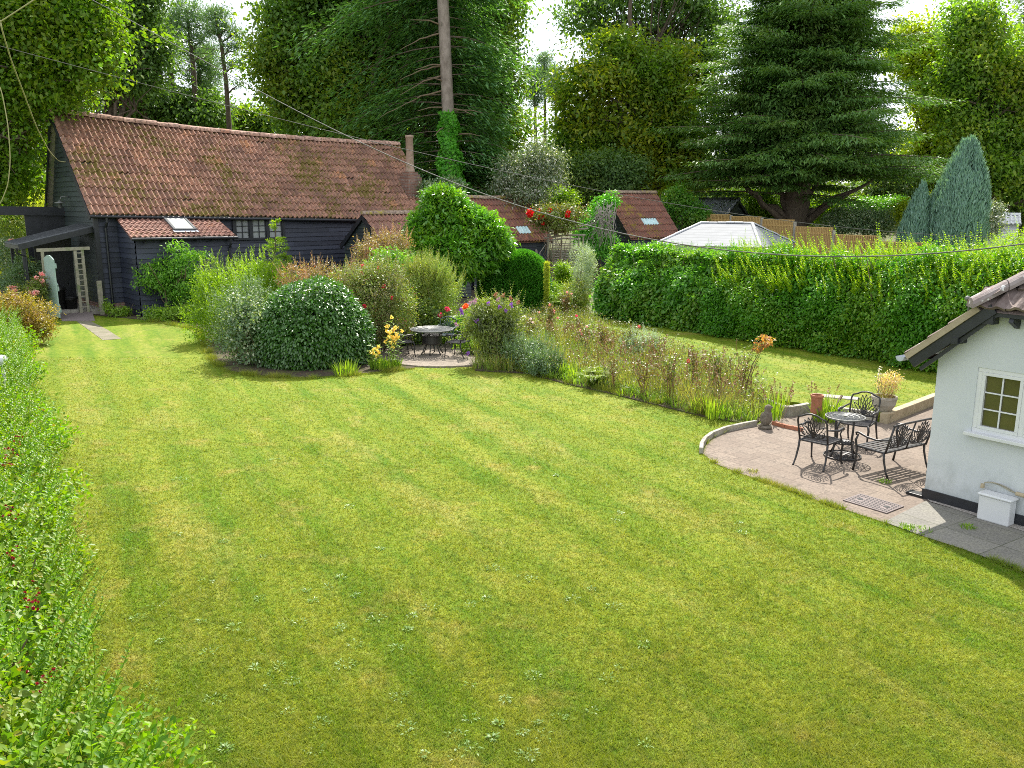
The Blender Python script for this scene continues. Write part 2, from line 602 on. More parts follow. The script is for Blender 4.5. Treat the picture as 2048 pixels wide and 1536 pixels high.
def lawn_colour(n):
    """mown lawn: stripes along the garden's long axis, dry and lush patches, clover-dark spots"""
    along = pos(n, (1, 1, 1), -math.atan2(-0.88, 0.47))
    # stripes
    sx = n.nodes.new('ShaderNodeSeparateXYZ')
    n.links.new(along, sx.inputs[0])
    w = noise(n, along, 0.5, 3, 0.5)
    ad = n.nodes.new('ShaderNodeMath'); ad.operation = 'MULTIPLY_ADD'
    n.links.new(w, ad.inputs[0]); ad.inputs[1].default_value = 0.30
    n.links.new(sx.outputs['Y'], ad.inputs[2])
    sn = n.nodes.new('ShaderNodeMath'); sn.operation = 'MULTIPLY'
    n.links.new(ad.outputs[0], sn.inputs[0]); sn.inputs[1].default_value = 2 * math.pi / 1.02
    s2 = n.nodes.new('ShaderNodeMath'); s2.operation = 'SINE'
    n.links.new(sn.outputs[0], s2.inputs[0])
    hs = n.nodes.new('ShaderNodeMath'); hs.operation = 'MULTIPLY_ADD'; hs.inputs[1].default_value = 0.5; hs.inputs[2].default_value = 0.5
    n.links.new(s2.outputs[0], hs.inputs[0])
    stripe = ramp(n, hs.outputs[0], [(0.25, 0.0), (0.85, 1.0)])
    mp = n.nodes.new('ShaderNodeMapping')
    mp.inputs['Scale'].default_value = (0.22, 2.0, 1)
    n.links.new(along, mp.inputs['Vector'])
    streak = noise(n, mp.outputs[0], 0.9, 7, 0.68)
    p = pos(n)
    big = noise(n, p, 0.16, 4, 0.55)
    med = noise(n, p, 0.75, 6, 0.62)
    fine = noise(n, p, 9.0, 5, 0.7)
    lush, mid, pale, dry = (0.080, 0.190, 0.001), (0.155, 0.245, 0.002), (0.300, 0.325, 0.030), (0.40, 0.310, 0.085)
    col = ramp(n, streak, [(0.36, lush), (0.50, mid), (0.66, pale)])
    col = mix(n, ramp(n, stripe, [(0.1, 0.0), (0.9, 0.52)]), col, pale)
    col = mix(n, ramp(n, med, [(0.46, 0.0), (0.66, 0.55)]), col, (0.20, 0.235, 0.012))
    col = mix(n, ramp(n, big, [(0.44, 0.0), (0.66, 0.5)]), col, pale)
    col = mix(n, ramp(n, noise(n, p, 1.15, 5, 0.6), [(0.57, 0.0), (0.72, 0.75)]), col, dry)
    mq = n.nodes.new('ShaderNodeMapping')
    mq.inputs['Scale'].default_value = (0.30, 1.3, 1)
    mq.inputs['Location'].default_value = (13, 7, 0)
    n.links.new(along, mq.inputs['Vector'])
    col = mix(n, ramp(n, noise(n, mq.outputs[0], 0.75, 6, 0.65), [(0.53, 0.0), (0.70, 0.8)]), col, (0.40, 0.36, 0.085))
    col = mix(n, ramp(n, fine, [(0.32, 0.75), (0.52, 0.0)]), col, (0.045, 0.13, 0.003))
    col = mix(n, ramp(n, fine, [(0.54, 0.0), (0.72, 0.55)]), col, (0.32, 0.35, 0.09))
    col = mix(n, ramp(n, noise(n, p, 3.2, 5, 0.65), [(0.34, 0.4), (0.5, 0.0)]), col, (0.07, 0.165, 0.001))
    return col


def lawn_mat():
    m, n, b = new_mat('lawn_turf')
    p = pos(n)
    col = lawn_colour(n)
    f = noise(n, p, 55, 4, 0.75)
    col = mix(n, ramp(n, f, [(0.30, 0.8), (0.55, 0.0)]), col, (0.035, 0.085, 0.004))
    n.links.new(col, b.inputs['Base Color'])
    b.inputs['Roughness'].default_value = 0.75
    b.inputs['Specular IOR Level'].default_value = 0.15
    h = mix(n, 0.4, f, noise(n, p, 14, 4, 0.7))
    bump(n, b, h, 0.9, 0.05)
    return m


def blade_mat():
    m, n, b = new_mat('grass_blades')
    col = lawn_colour(n)
    col = mix(n, ramp(n, island(n), [(0.0, 0.0), (1.0, 0.5)]), col, (0.33, 0.33, 0.10))
    n.links.new(col, b.inputs['Base Color'])
    b.inputs['Roughness'].default_value = 0.5
    b.inputs['Specular IOR Level'].default_value = 0.2
    t = n.nodes.new('ShaderNodeBsdfTranslucent')
    n.links.new(mix(n, 1.0, col, (1.3, 1.25, 0.6), 'MULTIPLY'), t.inputs['Color'])
    ms = n.nodes.new('ShaderNodeMixShader')
    ms.inputs[0].default_value = 0.4
    n.links.new(b.outputs[0], ms.inputs[1]); n.links.new(t.outputs[0], ms.inputs[2])
    n.links.new(ms.outputs[0], n.nodes['Material Output'].inputs['Surface'])
    return m


M['lawn'] = lawn_mat()
M['blade'] = blade_mat()
M['ground'] = surf_mat('rough_ground', (0.05, 0.07, 0.015), (0.13, 0.14, 0.04), 1.5, 0.95, 0.8, c3=(0.09, 0.07, 0.04), c3_scale=0.5, c3_at=0.5)
M['bank_grass'] = surf_mat('bank_grass', (0.13, 0.17, 0.02), (0.28, 0.28, 0.05), 1.5, 0.95, 0.8)

# ================================================================== THE SETTING
LAWN_Z, UP_Z = 0.004, 0.2


def terrain(x, y):
    s0 = 52 - 8 * min(1, max(0, (x - 2) / 4))
    t = min(1, max(0, (y - s0) / 9)); t = t * t * (3 - 2 * t)
    z = 1.4 * t
    b = min(1, max(0, (y - 47) / 12)) * min(1, max(0, (-24 - x) / 6))      # the bank left of the barn
    z = z * (1 - b) + b * 4.6
    far = min(1, max(0, (y - 75) / 60))
    return z + far * 3.0


def ground_sheet():
    xs = np.concatenate([np.linspace(-400, -60, 8)[:-1], np.linspace(-60, 60, 49), np.linspace(60, 400, 8)[1:]])
    ys = np.concatenate([np.linspace(-60, 38, 6)[:-1], np.linspace(38, 90, 40), np.linspace(90, 600, 10)[1:]])
    X, Y = np.meshgrid(xs, ys)
    Z = np.array([[terrain(a, b) for a, b in zip(rx, ry)] for rx, ry in zip(X, Y)])
    V = np.stack([X, Y, Z], -1).reshape(-1, 3)
    nx, ny = len(xs), len(ys)
    i, j = np.meshgrid(np.arange(nx - 1), np.arange(ny - 1))
    a = (j * nx + i).ravel()
    F = np.stack([a, a + 1, a + nx + 1, a + nx], -1)
    o = np_mesh('ground', V, F, M['ground'])
    o.data.polygons.foreach_set('use_smooth', [True] * len(o.data.polygons))
    tag(o, kind='structure')


ground_sheet()


def sheet(name, poly, z, m, kind='structure'):
    mb = MB()
    n = len(poly)
    ar = sum(poly[i][0] * poly[(i + 1) % n][1] - poly[(i + 1) % n][0] * poly[i][1] for i in range(n))
    if ar < 0:
        poly = list(reversed(poly))
    mb.add([(p[0], p[1], z) for p in poly], [tuple(range(n))])
    o = mb.build(name, m)
    return tag(o, kind=kind)


PATIO = [G(*p) for p in [(1403, 906), (1409, 888), (1425, 876), (1450, 866), (1510, 853), (1545, 835), (1560, 800), (1640, 760), (1800, 760)]]
PATIO += [Vector((10.5, 18.5, 0)), Vector((11.5, 8.0, 0)), Vector((7.6, 8.6, 0))]
PATIO += [G(*p) for p in [(1900, 1085), (1770, 1047), (1640, 1004), (1560, 974), (1480, 948), (1430, 928)]]
LAWN = [(-30, 3), (14, 3), (14, 18), (4.6, 33.5), (-3, 36), (-16, 33.8), (-30, 40)]
sheet('lawn', LAWN, LAWN_Z, M['lawn'])
sheet('patio', PATIO, 0.012, M['patio'])
SLABS = [G(*p) for p in [(1768, 1046), (1850, 1004), (1900, 1018), (2300, 1130), (2300, 1260), (2048, 1146), (1925, 1100), (1850, 1076)]]
sheet('paving', SLABS, 0.018, M['slabs'])
GRAV = [G(*p) for p in [(1850, 998), (2150, 1068), (2140, 1096), (1900, 1018), (1860, 1006)]]
sheet('gravel', GRAV, 0.024, M['gravel'])

UPPER = [G(px, py, UP_Z) for px, py in [(1528, 797), (1470, 750), (1370, 714), (1250, 680), (1175, 655), (1165, 630), (1240, 615)]]
UPPER += [Vector((16.0, 17.0, 0)), Vector((9.78, 18.75, 0)), Vector((7.45, 16.55, 0)), Vector((6.3, 17.35, 0))]
mb = MB(); mb.prism([(p.x, p.y) for p in UPPER], -0.1, UP_Z)
tag(mb.build('upper_lawn', M['lawn']), kind='structure')

BED = [G(px, py, 0.06) for px, py in [(950, 738), (1060, 744), (1130, 764), (1220, 783), (1300, 803), (1420, 832), (1508, 845), (1548, 822), (1545, 795), (1480, 750), (1370, 712), (1230, 668), (1160, 632), (1090, 600), (1060, 640), (960, 680)]]
mb = MB(); mb.prism([(p.x, p.y) for p in BED], -0.1, 0.03)
tag(mb.build('flower_bed', M['soil']), kind='structure')
BED2 = [G(px, py) for px, py in [(430, 722), (455, 742), (520, 752), (620, 756), (720, 748), (830, 737), (800, 690), (960, 660), (1090, 600), (1120, 560), (880, 560), (700, 600), (560, 610), (420, 650), (285, 640), (200, 632), (160, 628), (300, 600), (395, 660)]]
mb = MB(); mb.prism([(p.x, p.y) for p in BED2], -0.1, 0.02)
tag(mb.build('soil_border', M['soil']), kind='structure')

# round patio by the far table
ctr = Vector((-1.95, 24.35, 0))
mb = MB(); mb.prism([(ctr.x + 1.95 * math.cos(2 * math.pi * k / 40), ctr.y + 1.95 * math.sin(2 * math.pi * k / 40)) for k in range(40)], -0.1, 0.05)
tag(mb.build('round_patio', M['round_patio']), kind='structure')

# stepping path to the barn's porch and the path past the shed
sheet('path', [G(*p) for p in [(150, 641), (178, 641), (215, 660), (243, 678), (206, 681), (170, 655)]], 0.012, M['path'])
sheet('path', [G(*p) for p in [(1062, 640), (1088, 640), (1100, 600), (1092, 575), (1078, 575), (1072, 600)]], 0.075, M['path'])

# ================================================================== BUILDINGS
def tiled(mb, e0, e1, r0, r1, rows, rolls, wave=0.035, step=0.035, sag=0.0, rnd=RND, per=2, skip=None):
    """one roof slope of pan tiles: every tile its own shell, rolls running up the slope, butts stepping down it"""
    e0, e1, r0, r1 = map(Vector, (e0, e1, r0, r1))
    nrm = (e1 - e0).cross(r0 - e0).normalized()
    if nrm.z < 0:
        nrm = -nrm

    def P(u, v):
        a = e0.lerp(e1, u)
        b = r0.lerp(r1, u)
        p = a.lerp(b, v)
        p.z -= sag * math.sin(math.pi * u) * v
        return p
    prof = [(0.0, 0.0), (0.22, 0.0), (0.36, 0.42), (0.52, 0.95), (0.62, 1.0), (0.76, 0.7), (0.90, 0.15)]
    tiles = rolls // per
    for r in range(rows):
        v0, v1 = r / rows, (r + 1.12) / rows
        v1 = min(v1, 1.0)
        for t in range(tiles):
            u0, u1 = t / tiles, (t + 1) / tiles
            if skip and skip((u0 + u1) / 2, (v0 + v1) / 2):
                continue
            jz = rnd.uniform(-0.006, 0.006)
            jv = rnd.gauss(0, 0.004) + (rnd.random() < 0.02) * -0.018
            pts = []
            for k in range(per):
                for (q, h) in prof:
                    pts.append(((k + q) / per, h))
            pts.append((1.0, 0.0))
            vs = []
            for (q, h) in pts:
                u = u0 + (u1 - u0) * q
                vs.append(P(u, v0 + jv) + nrm * (h * wave + step + jz))
            for (q, h) in pts:
                u = u0 + (u1 - u0) * q
                vs.append(P(u, v1 + jv) + nrm * (h * wave + jz))
            for (q, h) in pts:                       # the butt edge
                u = u0 + (u1 - u0) * q
                vs.append(P(u, v0 + jv) + nrm * (h * wave + jz - 0.004))
            n = len(pts)
            fs = []
            for k in range(n - 1):
                fs.append((k, k + 1, n + k + 1, n + k))
                fs.append((2 * n + k, 2 * n + k + 1, k + 1, k))
            mb.add(vs, fs)


def ridge_run(mb, p0, p1, n, r=0.13, sag=0.0, rnd=RND):
    p0, p1 = Vector(p0), Vector(p1)
    d = (p1 - p0)
    L = d.length / n
    d.normalize()
    s = d.cross(Vector((0, 0, 1))).normalized()
    for i in range(n):
        off = Vector((0, 0, -sag * math.sin(math.pi * (i + 0.5) / n) + rnd.uniform(-0.012, 0.012)))
        a = p0 + d * (L * i + 0.008) + off
        b = p0 + d * (L * (i + 1) - 0.008) + off
        vs = []
        rr = r * rnd.uniform(0.97, 1.04)
        K = 8
        for p in (a, b):
            for k in range(K + 1):
                an = math.pi * (k / K) * 1.1 - 0.05 * math.pi
                vs.append(p + s * math.cos(an) * rr * 1.15 + Vector((0, 0, 1)) * math.sin(an) * rr)
        fs = [(k, k + 1, K + 2 + k, K + 1 + k) for k in range(K)]
        fs += [tuple(range(K + 1)), tuple(reversed(range(K + 1, 2 * K + 2)))]
        mb.add(vs, fs)


def boards(mb, p0, p1, z0, ztop, out, spacing=0.2, lip=0.045, rnd=RND, clip=None, bow=0.0):
    """weatherboards from p0 to p1 (plan points), lapped upward from z0 to ztop; clip(z) -> (s0, s1) share of the run at that height"""
    p0, p1 = Vector((p0[0], p0[1], 0)), Vector((p1[0], p1[1], 0))
    out = Vector((out[0], out[1], 0)).normalized()
    L = (p1 - p0).length
    z = z0
    while z < ztop - 0.01:
        za, zb = z, min(z + spacing, ztop)
        if zb - za < 0.02:
            break
        sa = clip(za) if clip else (0, 1)
        sb = clip(zb) if clip else (0, 1)
        cuts = [0.0]
        while cuts[-1] < 1:
            cuts.append(min(1.0, cuts[-1] + rnd.uniform(2.6, 5.0) / L))
        if 1 - cuts[-2] < 0.6 / L and len(cuts) > 2:
            cuts.pop(-2)
        for k in range(len(cuts) - 1):
            g = 0.004 / L
            q0, q1 = cuts[k] + (g if k else 0), cuts[k + 1]
            f = lambda s, q: s[0] + (s[1] - s[0]) * q
            j0, j1 = rnd.uniform(-0.012, 0.012), rnd.uniform(-0.012, 0.012)
            lp = lip + rnd.uniform(-0.004, 0.006)
            A = p0.lerp(p1, f(sa, q0)) + out * lp + Vector((0, 0, za + j0))
            Bq = p0.lerp(p1, f(sa, q1)) + out * lp + Vector((0, 0, za + j1))
            Cq = p0.lerp(p1, f(sb, q1)) + out * 0.004 + Vector((0, 0, zb + 0.02))
            D = p0.lerp(p1, f(sb, q0)) + out * 0.004 + Vector((0, 0, zb + 0.02))
            A2, B2 = A - out * (lp + 0.01), Bq - out * (lp + 0.01)
            mb.add([A, Bq, Cq, D, A2, B2], [(0, 1, 2, 3), (4, 5, 1, 0)])
        z += spacing * rnd.uniform(0.96, 1.04)


TH = R(41)
BA, BB, BO = Vector((math.cos(TH), math.sin(TH), 0)), Vector((-math.sin(TH), math.cos(TH), 0)), Vector((-16.3, 33.9, 0))


def B(s, b, z=0.0):
    return BO + BA * s + BB * b + Vector((0, 0, z))


def gutter(mb, p, q, r=0.06):
    mb.tube([p, q], r, 8)


def build_barn():
    t = thing('barn', 'long black weatherboarded barn under a steep mossy red tiled roof', 'barn', B(0, 0))
    inv = Matrix.Translation(-B(0, 0))

    def part(mb, name, m, parent=t, smooth=False):
        o = mb.build(name, m, parent, smooth)
        if parent is t:
            o.matrix_parent_inverse = inv
        return o
    # front wall
    mb = MB()
    boards(mb, B(0, 0), B(16.2, 0), 0.42, 3.86, -BB, 0.2)
    front = part(mb, 'front_wall', M['boards'])
    mb = MB()
    boards(mb, B(0, 6.4), B(0, 0), 0.4, 8.0, -BA, 0.2, clip=lambda z: ((0.0, 1.0) if z < 3.9 else ((z - 3.9) / 4.1 * 0.375, 1 - (z - 3.9) / 4.1 * 0.625)))
    boards(mb, B(16.2, 0), B(16.2, 6.4), 0.0, 7.4, BA, 0.2, clip=lambda z: ((0.0, 1.0) if z < 3.5 else ((z - 3.5) / 4.0 * 0.62, 1 - (z - 3.5) / 4.0 * 0.36)))
    boards(mb, B(16.2, 6.4), B(0, 6.4), 0.0, 3.9, BB, 0.2)
    part(mb, 'gable_wall', M['gable_boards'])
    mb = MB()
    mb.bar(B(-0.03, -0.03, 0.4), B(-0.03, -0.03, 3.8), 0.16, 0.16, BA)
    part(mb, 'corner_board', M['black_paint'])
    mb = MB()
    mb.bar(B(-0.03, 6.43, 0.2), B(-0.03, 6.43, 3.8), 0.14, 0.14, BA)
    part(mb, 'corner_board', M['black_paint'])
    # brick plinth
    mb = MB()
    for s0, s1, h in ((-0.06, 0.5, 0.40), (0.5, 16.2, 0.41)):
        mb.bar(B(s0, 0.02, h / 2 - 0.1), B(s1, 0.02, h / 2 - 0.1), 0.2, h + 0.2)
    mb.bar(B(0.02, 0.0, 0.1), B(0.02, 6.4, 0.1), 0.2, 0.6)
    part(mb, 'brick_plinth', M['brick'])
    # roof
    e0, e1, r0, r1 = B(-0.27, -0.27, 3.9), B(16.45, -0.27, 3.49), B(-0.27, 4.0, 8.04), B(16.9, 4.0, 7.46)
    k0, k1 = B(-0.27, 6.75, 3.9), B(16.5, 6.9, 3.5)
    mb = MB()

    def hole(u, v):
        return False
    tiled(mb, e0, e1, r0, r1, 12, 78, 0.10, 0.055, sag=0.22)
    tiled(mb, k1, k0, r1, r0, 12, 76, 0.04, 0.04, sag=0.22)
    roof = part(mb, 'roof', M['barn_tile'])
    mb = MB()
    ridge_run(mb, r0 + Vector((0, 0, 0.02)), r1 + Vector((0, 0, 0.02)), 36, 0.17, 0.22)
    part(mb, 'ridge_tiles', M['ridge_tile'], roof)
    # verge: barge boards and the under-cloak, then the dark underside of the roof
    mb = MB()
    for a, b in ((e0, r0), (k0, r0), (e1, r1), (k1, r1)):
        dz = Vector((0, 0, -0.14))
        mb = MB()
        mb.bar(a + dz, b + dz, 0.04, 0.2)
        part(mb, 'barge_board', M['black_paint'])
    mb = MB()
    dz = Vector((0, 0, -0.07))
    sg = lambda u: Vector((0, 0, -0.22 * math.sin(math.pi * u) - 0.03))
    for i in range(12):
        u0, u1 = i / 12, (i + 1) / 12
        mb.quad(e0.lerp(e1, u0) + dz, e0.lerp(e1, u1) + dz, r0.lerp(r1, u1) + dz + sg(u1), r0.lerp(r1, u0) + dz + sg(u0))
        mb.quad(k0.lerp(k1, u1) + dz, k0.lerp(k1, u0) + dz, r0.lerp(r1, u0) + dz + sg(u0), r0.lerp(r1, u1) + dz + sg(u1))
    part(mb, 'roof_lining', M['old_timber'])
    # gutters and downpipes
    mb = MB()
    gutter(mb, B(-0.3, -0.33, 3.84), B(16.4, -0.33, 3.43), 0.06)
    part(mb, 'gutter', M['black_paint'])
    mb = MB()
    mb.tube([B(0.32, -0.3, 3.8), B(0.32, -0.3, 3.62), B(0.30, -0.12, 3.4), B(0.30, -0.1, 0.1)], 0.05, 8)
    for z in (3.3, 2.4, 1.4, 0.6):
        mb.tube([B(0.30, -0.1, z), B(0.30, -0.1, z + 0.07)], 0.065, 8)
    part(mb, 'downpipe', M['black_paint'])
    # old security lamp box beside the lean-to
    mb = MB()
    mb.bar(B(0.98, -0.14, 3.15), B(1.3, -0.14, 3.15), 0.2, 0.34)
    part(mb, 'lamp_box', M['black_paint'])
    # window of three casements
    mb = MB()
    z0, z1 = 2.84, 3.62
    for z in (z0 - 0.03, z1 + 0.03):
        mb.bar(B(5.5, -0.07, z), B(7.9, -0.07, z), 0.14, 0.09)
    xs = [5.55, 6.3, 7.08, 7.85]
    for s in xs:
        mb.bar(B(s, -0.065, z0), B(s, -0.065, z1), 0.13, 0.10, BB)
    for i in range(3):
        a, b = xs[i] + 0.09, xs[i + 1] - 0.09
        for s in (a + (b - a) * 0.0, a + (b - a) * 0.5, b):
            mb.bar(B(s, -0.075, z0), B(s, -0.075, z1), 0.035, 0.03, BB)
        for z in (z0 + 0.27, z0 + 0.53):
            mb.bar(B(a, -0.075, z), B(b, -0.075, z), 0.03, 0.03)
    w = part(mb, 'window', M['black_paint'])
    mb = MB()
    for i in range(3):
        a, b = xs[i] + 0.06, xs[i + 1] - 0.06
        mb.quad(B(a, -0.05, z0), B(b, -0.05, z0), B(b, -0.05, z1), B(a, -0.05, z1))
    part(mb, 'window_pane', M['glass_pale_reflection'], w)
    # lean-to
    L0, L1, PJ = 0.78, 4.55, -2.0
    mb = MB()
    boards(mb, B(L0, PJ), B(L1, PJ), 0.05, 3.0, -BB, 0.2)
    boards(mb, B(L0, 0), B(L0, PJ), 0.05, 3.62, -BA, 0.2, clip=lambda z: (0, 1) if z < 3.0 else (0, 1 - (z - 3.0) / 0.64))
    boards(mb, B(L1, PJ), B(L1, 0), 0.05, 3.62, BA, 0.2, clip=lambda z: (0, 1) if z < 3.0 else ((z - 3.0) / 0.64, 1))
    lt = part(mb, 'lean_to_wall', M['boards'])
    le0, le1, lr0, lr1 = B(L0 - 0.2, PJ - 0.2, 3.05), B(L1 + 0.15, PJ - 0.2, 3.02), B(L0 - 0.05, -0.06, 3.78), B(L1 + 0.3, -0.06, 3.66)
    mb = MB()
    tiled(mb, le0, le1, lr0, lr1, 6, 20, 0.055, 0.045)
    mb.quad(le0 - Vector((0, 0, 0.05)), le1 - Vector((0, 0, 0.05)), lr1 - Vector((0, 0, 0.05)), lr0 - Vector((0, 0, 0.05)))
    lr = part(mb, 'lean_to_roof', M['leanto_tile'])
    mb = MB()
    gutter(mb, B(L0 - 0.2, PJ - 0.27, 3.0), B(L1 + 0.2, PJ - 0.27, 2.97), 0.055)
    mb.tube([B(L1 - 0.1, PJ - 0.27, 2.97), B(L1 - 0.1, PJ - 0.25, 2.75), B(L1 - 0.1, PJ - 0.07, 2.55), B(L1 - 0.1, PJ - 0.07, 0.1)], 0.045, 8)
    for s in np.linspace(L0 + 0.3, L1 - 0.2, 6):
        mb.bar(B(s, PJ - 0.04, 2.92), B(s, PJ - 0.26, 2.85), 0.06, 0.07)
    part(mb, 'lean_to_gutter', M['black_paint'])
    # skylight standing 6 cm proud of the lean-to's tiles
    def sl(u, v, h):
        nrm = (le1 - le0).cross(lr0 - le0).normalized()
        return le0.lerp(le1, u).lerp(lr0.lerp(lr1, u), v) + nrm * h
    mb = MB()
    u0, u1, v0, v1 = 0.44, 0.64, 0.26, 0.94
    for (a, b) in (((u0, v0), (u1, v0)), ((u1, v0), (u1, v1)), ((u1, v1), (u0, v1)), ((u0, v1), (u0, v0))):
        mb.bar(sl(*a, 0.10), sl(*b, 0.10), 0.09, 0.10, (sl(0.5, 0.5, 1) - sl(0.5, 0.5, 0)))
    sk = part(mb, 'skylight', M['felt'], lr)
    mb = MB()
    mb.quad(sl(u0, v0, 0.13), sl(u1, v0, 0.13), sl(u1, v1, 0.13), sl(u0, v1, 0.13))
    part(mb, 'skylight_pane', M['glass_sky'], lr)
    mb = MB()
    mb.quad(sl(u0 - 0.02, v0 - 0.10, 0.085), sl(u1 + 0.02, v0 - 0.10, 0.085), sl(u1 + 0.02, v0, 0.09), sl(u0 - 0.02, v0, 0.09))
    part(mb, 'skylight_flashing', M['lead'], lr)
    # chimney
    mb = MB()
    cx, cb = 15.72, 1.25
    mb.bar(B(cx - 0.44, cb, 4.9), B(cx + 0.44, cb, 4.9), 0.85, 1.5)
    mb.bar(B(cx - 0.38, cb, 5.72), B(cx + 0.38, cb, 5.72), 0.72, 0.16)
    mb.bar(B(cx - 0.30, cb, 5.86), B(cx + 0.30, cb, 5.86), 0.56, 0.14)
    ch = part(mb, 'chimney', M['brick'])
    mb = MB()
    mb.lathe([(0.27, 0), (0.24, 0.12), (0.20, 0.3), (0.19, 1.72), (0.22, 1.74), (0.22, 1.84), (0.16, 1.85), (0.15, 1.4)], B(cx, cb, 5.9), 20)
    part(mb, 'chimney_pot', M['flue'], ch, True)
    mb = MB()
    for k in range(6):                       # stepped lead up the chimney's side
        b0 = cb - 0.42 + k * 0.14
        mb.bar(B(cx - 0.46, b0, 4.33 + k * 0.135), B(cx - 0.46, b0 + 0.15, 4.33 + k * 0.135), 0.03, 0.2)
    mb.bar(B(cx - 0.5, cb - 0.45, 4.22), B(cx + 0.5, cb - 0.45, 4.22), 0.05, 0.22)
    mb.bar(B(cx - 0.62, cb - 0.60, 4.05), B(cx - 0.5, cb + 0.4, 5.0), 0.16, 0.02)
    part(mb, 'flashing', M['lead'], ch)
    # swan-neck lamp on the gable
    mb = MB()
    mb.tube([B(0, 3.2, 4.55), B(-0.18, 3.2, 4.62), B(-0.38, 3.2, 4.6), B(-0.45, 3.2, 4.42)], 0.02, 6)
    mb.lathe([(0.03, 0.10), (0.06, 0.06), (0.22, 0.0), (0.22, -0.02), (0.07, -0.03), (0.07, -0.2), (0.02, -0.24)], B(-0.45, 3.2, 4.36), 14)
    part(mb, 'wall_lamp', M['grey_iron'], smooth=True)
    # porch roof on the gable's side
    mb = MB()
    h0, h1, l0, l1 = B(-0.02, 0.25, 3.42), B(-0.02, 2.7, 3.46), B(-2.75, 0.25, 2.78), B(-2.75, 2.6, 2.8)
    up = Vector((0, 0, 0.05))
    mb.add([h0, h1, l1, l0, h0 + up, h1 + up, l1 + up, l0 + up], [(3, 2, 1, 0), (4, 5, 6, 7), (0, 1, 5, 4), (1, 2, 6, 5), (2, 3, 7, 6), (3, 0, 4, 7)])
    for k in range(1, 6):
        q = k / 6
        mb.bar(h0.lerp(h1, q) + up * 1.3, l0.lerp(l1, q) + up * 1.3, 0.03, 0.03)
    pr = part(mb, 'porch_roof', M['felt'])
    mb = MB()
    mb.bar(B(-0.1, 0.2, 3.32), B(-2.75, 0.2, 2.72), 0.05, 0.2)
    mb.bar(B(-2.72, 0.2, 2.7), B(-2.72, 2.6, 2.72), 0.05, 0.14)
    for b in (0.45, 2.4):
        mb.bar(B(-2.55, b, 0), B(-2.55, b, 2.7), 0.12, 0.12, BA)
    mb.tube([B(-2.8, 0.3, 2.68), B(-2.8, 0.35, 2.5), B(-2.5, 0.4, 2.35), B(-2.5, 0.4, 1.3)], 0.04, 6)
    part(mb, 'porch_frame', M['black_paint'], pr)
    # dark beam and board wall of the store behind the porch
    mb = MB()
    mb.bar(B(0, 4.4, 4.0), B(-2.7, 4.4, 4.05), 0.12, 0.36)
    mb.bar(B(-0.02, 4.5, 2.9), B(-1.55, 4.5, 2.9), 0.08, 1.9)
    mb.bar(B(-0.3, 2.75, 1.5), B(-1.7, 2.75, 1.5), 0.06, 2.9)
    part(mb, 'store_wall', M['black_paint'])
    mb = MB()
    mb.bar(B(-0.05, 1.4, 0.08), B(-2.4, 1.4, 0.08), 2.6, 0.3)
    part(mb, 'porch_floor', M['stone'])
    return t


barn = build_barn()

# timber door frame in the porch, trellised on its right post
t = thing('door_frame', 'weathered timber frame with a trellised right post at the barn porch', 'door frame', B(-1.4, -0.02))
inv = Matrix.Translation(-B(-1.4, -0.02))
mb = MB()
mb.bar(B(-0.35, -0.02, 2.62), B(-2.2, -0.02, 2.60), 0.14, 0.12)
o = mb.build('lintel', M['old_timber'], t); o.matrix_parent_inverse = inv
for s0, s1 in ((-0.62, -0.62), (-0.88, -0.88), (-2.02, -2.02)):
    mb = MB()
    mb.bar(B(s0, -0.02, 0.1), B(s1, -0.02, 2.56), 0.10, 0.10, BB)
    o = mb.build('post', M['old_timber'], t); o.matrix_parent_inverse = inv
mb = MB()
for k in range(11):
    mb.bar(B(-0.62, -0.06, 0.35 + k * 0.21), B(-0.88, -0.06, 0.35 + k * 0.21), 0.03, 0.035)
o = mb.build('trellis', M['old_timber'], t); o.matrix_parent_inverse = inv
mb = MB()
mb.bar(B(-0.18, -0.25, 0.0), B(-0.18, -0.25, 1.35), 0.16, 0.13, BB)
tag(mb.build('gate_post', M['old_timber']), 'short weathered grey post with ivy at the barn corner', 'post')

# sage green gate standing open
t = thing('garden_gate', 'sage green ledged and braced gate with rounded top, standing open', 'gate', B(-2.0, -0.08))
inv = Matrix.Translation(-B(-2.0, -0.08))


def gp(q, z, o=0.0):
    return B(-2.02 + q * 0.10 + o, -0.10 - q * 1.0, z)


mb = MB()
for k in range(7):
    q0, q1 = k / 7 + 0.004, (k + 1) / 7 - 0.004
    hh = [2.28 + 0.16 * math.sin(math.pi * q) for q in (q0, q1)]
    vs = []
    for o in (0, 0.04):
        vs += [gp(q0, 0.12, o), gp(q1, 0.12, o), gp(q1, hh[1], o), gp(q0, hh[0], o)]
    mb.add(vs, [(0, 1, 2, 3), (7, 6, 5, 4), (0, 4, 5, 1), (3, 2, 6, 7), (1, 5, 6, 2), (0, 3, 7, 4)])
o = mb.build('boards', M['sage_paint'], t); o.matrix_parent_inverse = inv
mb = MB()
for z in (0.4, 1.2, 2.05):
    mb.bar(gp(0.0, z, 0.07), gp(1.0, z, 0.07), 0.05, 0.17)
for z0, z1 in ((0.5, 1.12), (1.3, 1.97)):
    mb.bar(gp(0.95, z0, 0.065), gp(0.06, z1, 0.065), 0.05, 0.12)
o = mb.build('ledges', M['sage_paint'], t); o.matrix_parent_inverse = inv
mb = MB()
mb.tube([gp(0.9, 1.2, 0.1), gp(0.9, 1.2, 0.13)], 0.06, 10)
mb.tube([gp(0.15, 2.05, 0.1), gp(0.15, 2.05, 0.12)], 0.04, 8)
o = mb.build('latch', M['iron'], t); o.matrix_parent_inverse = inv

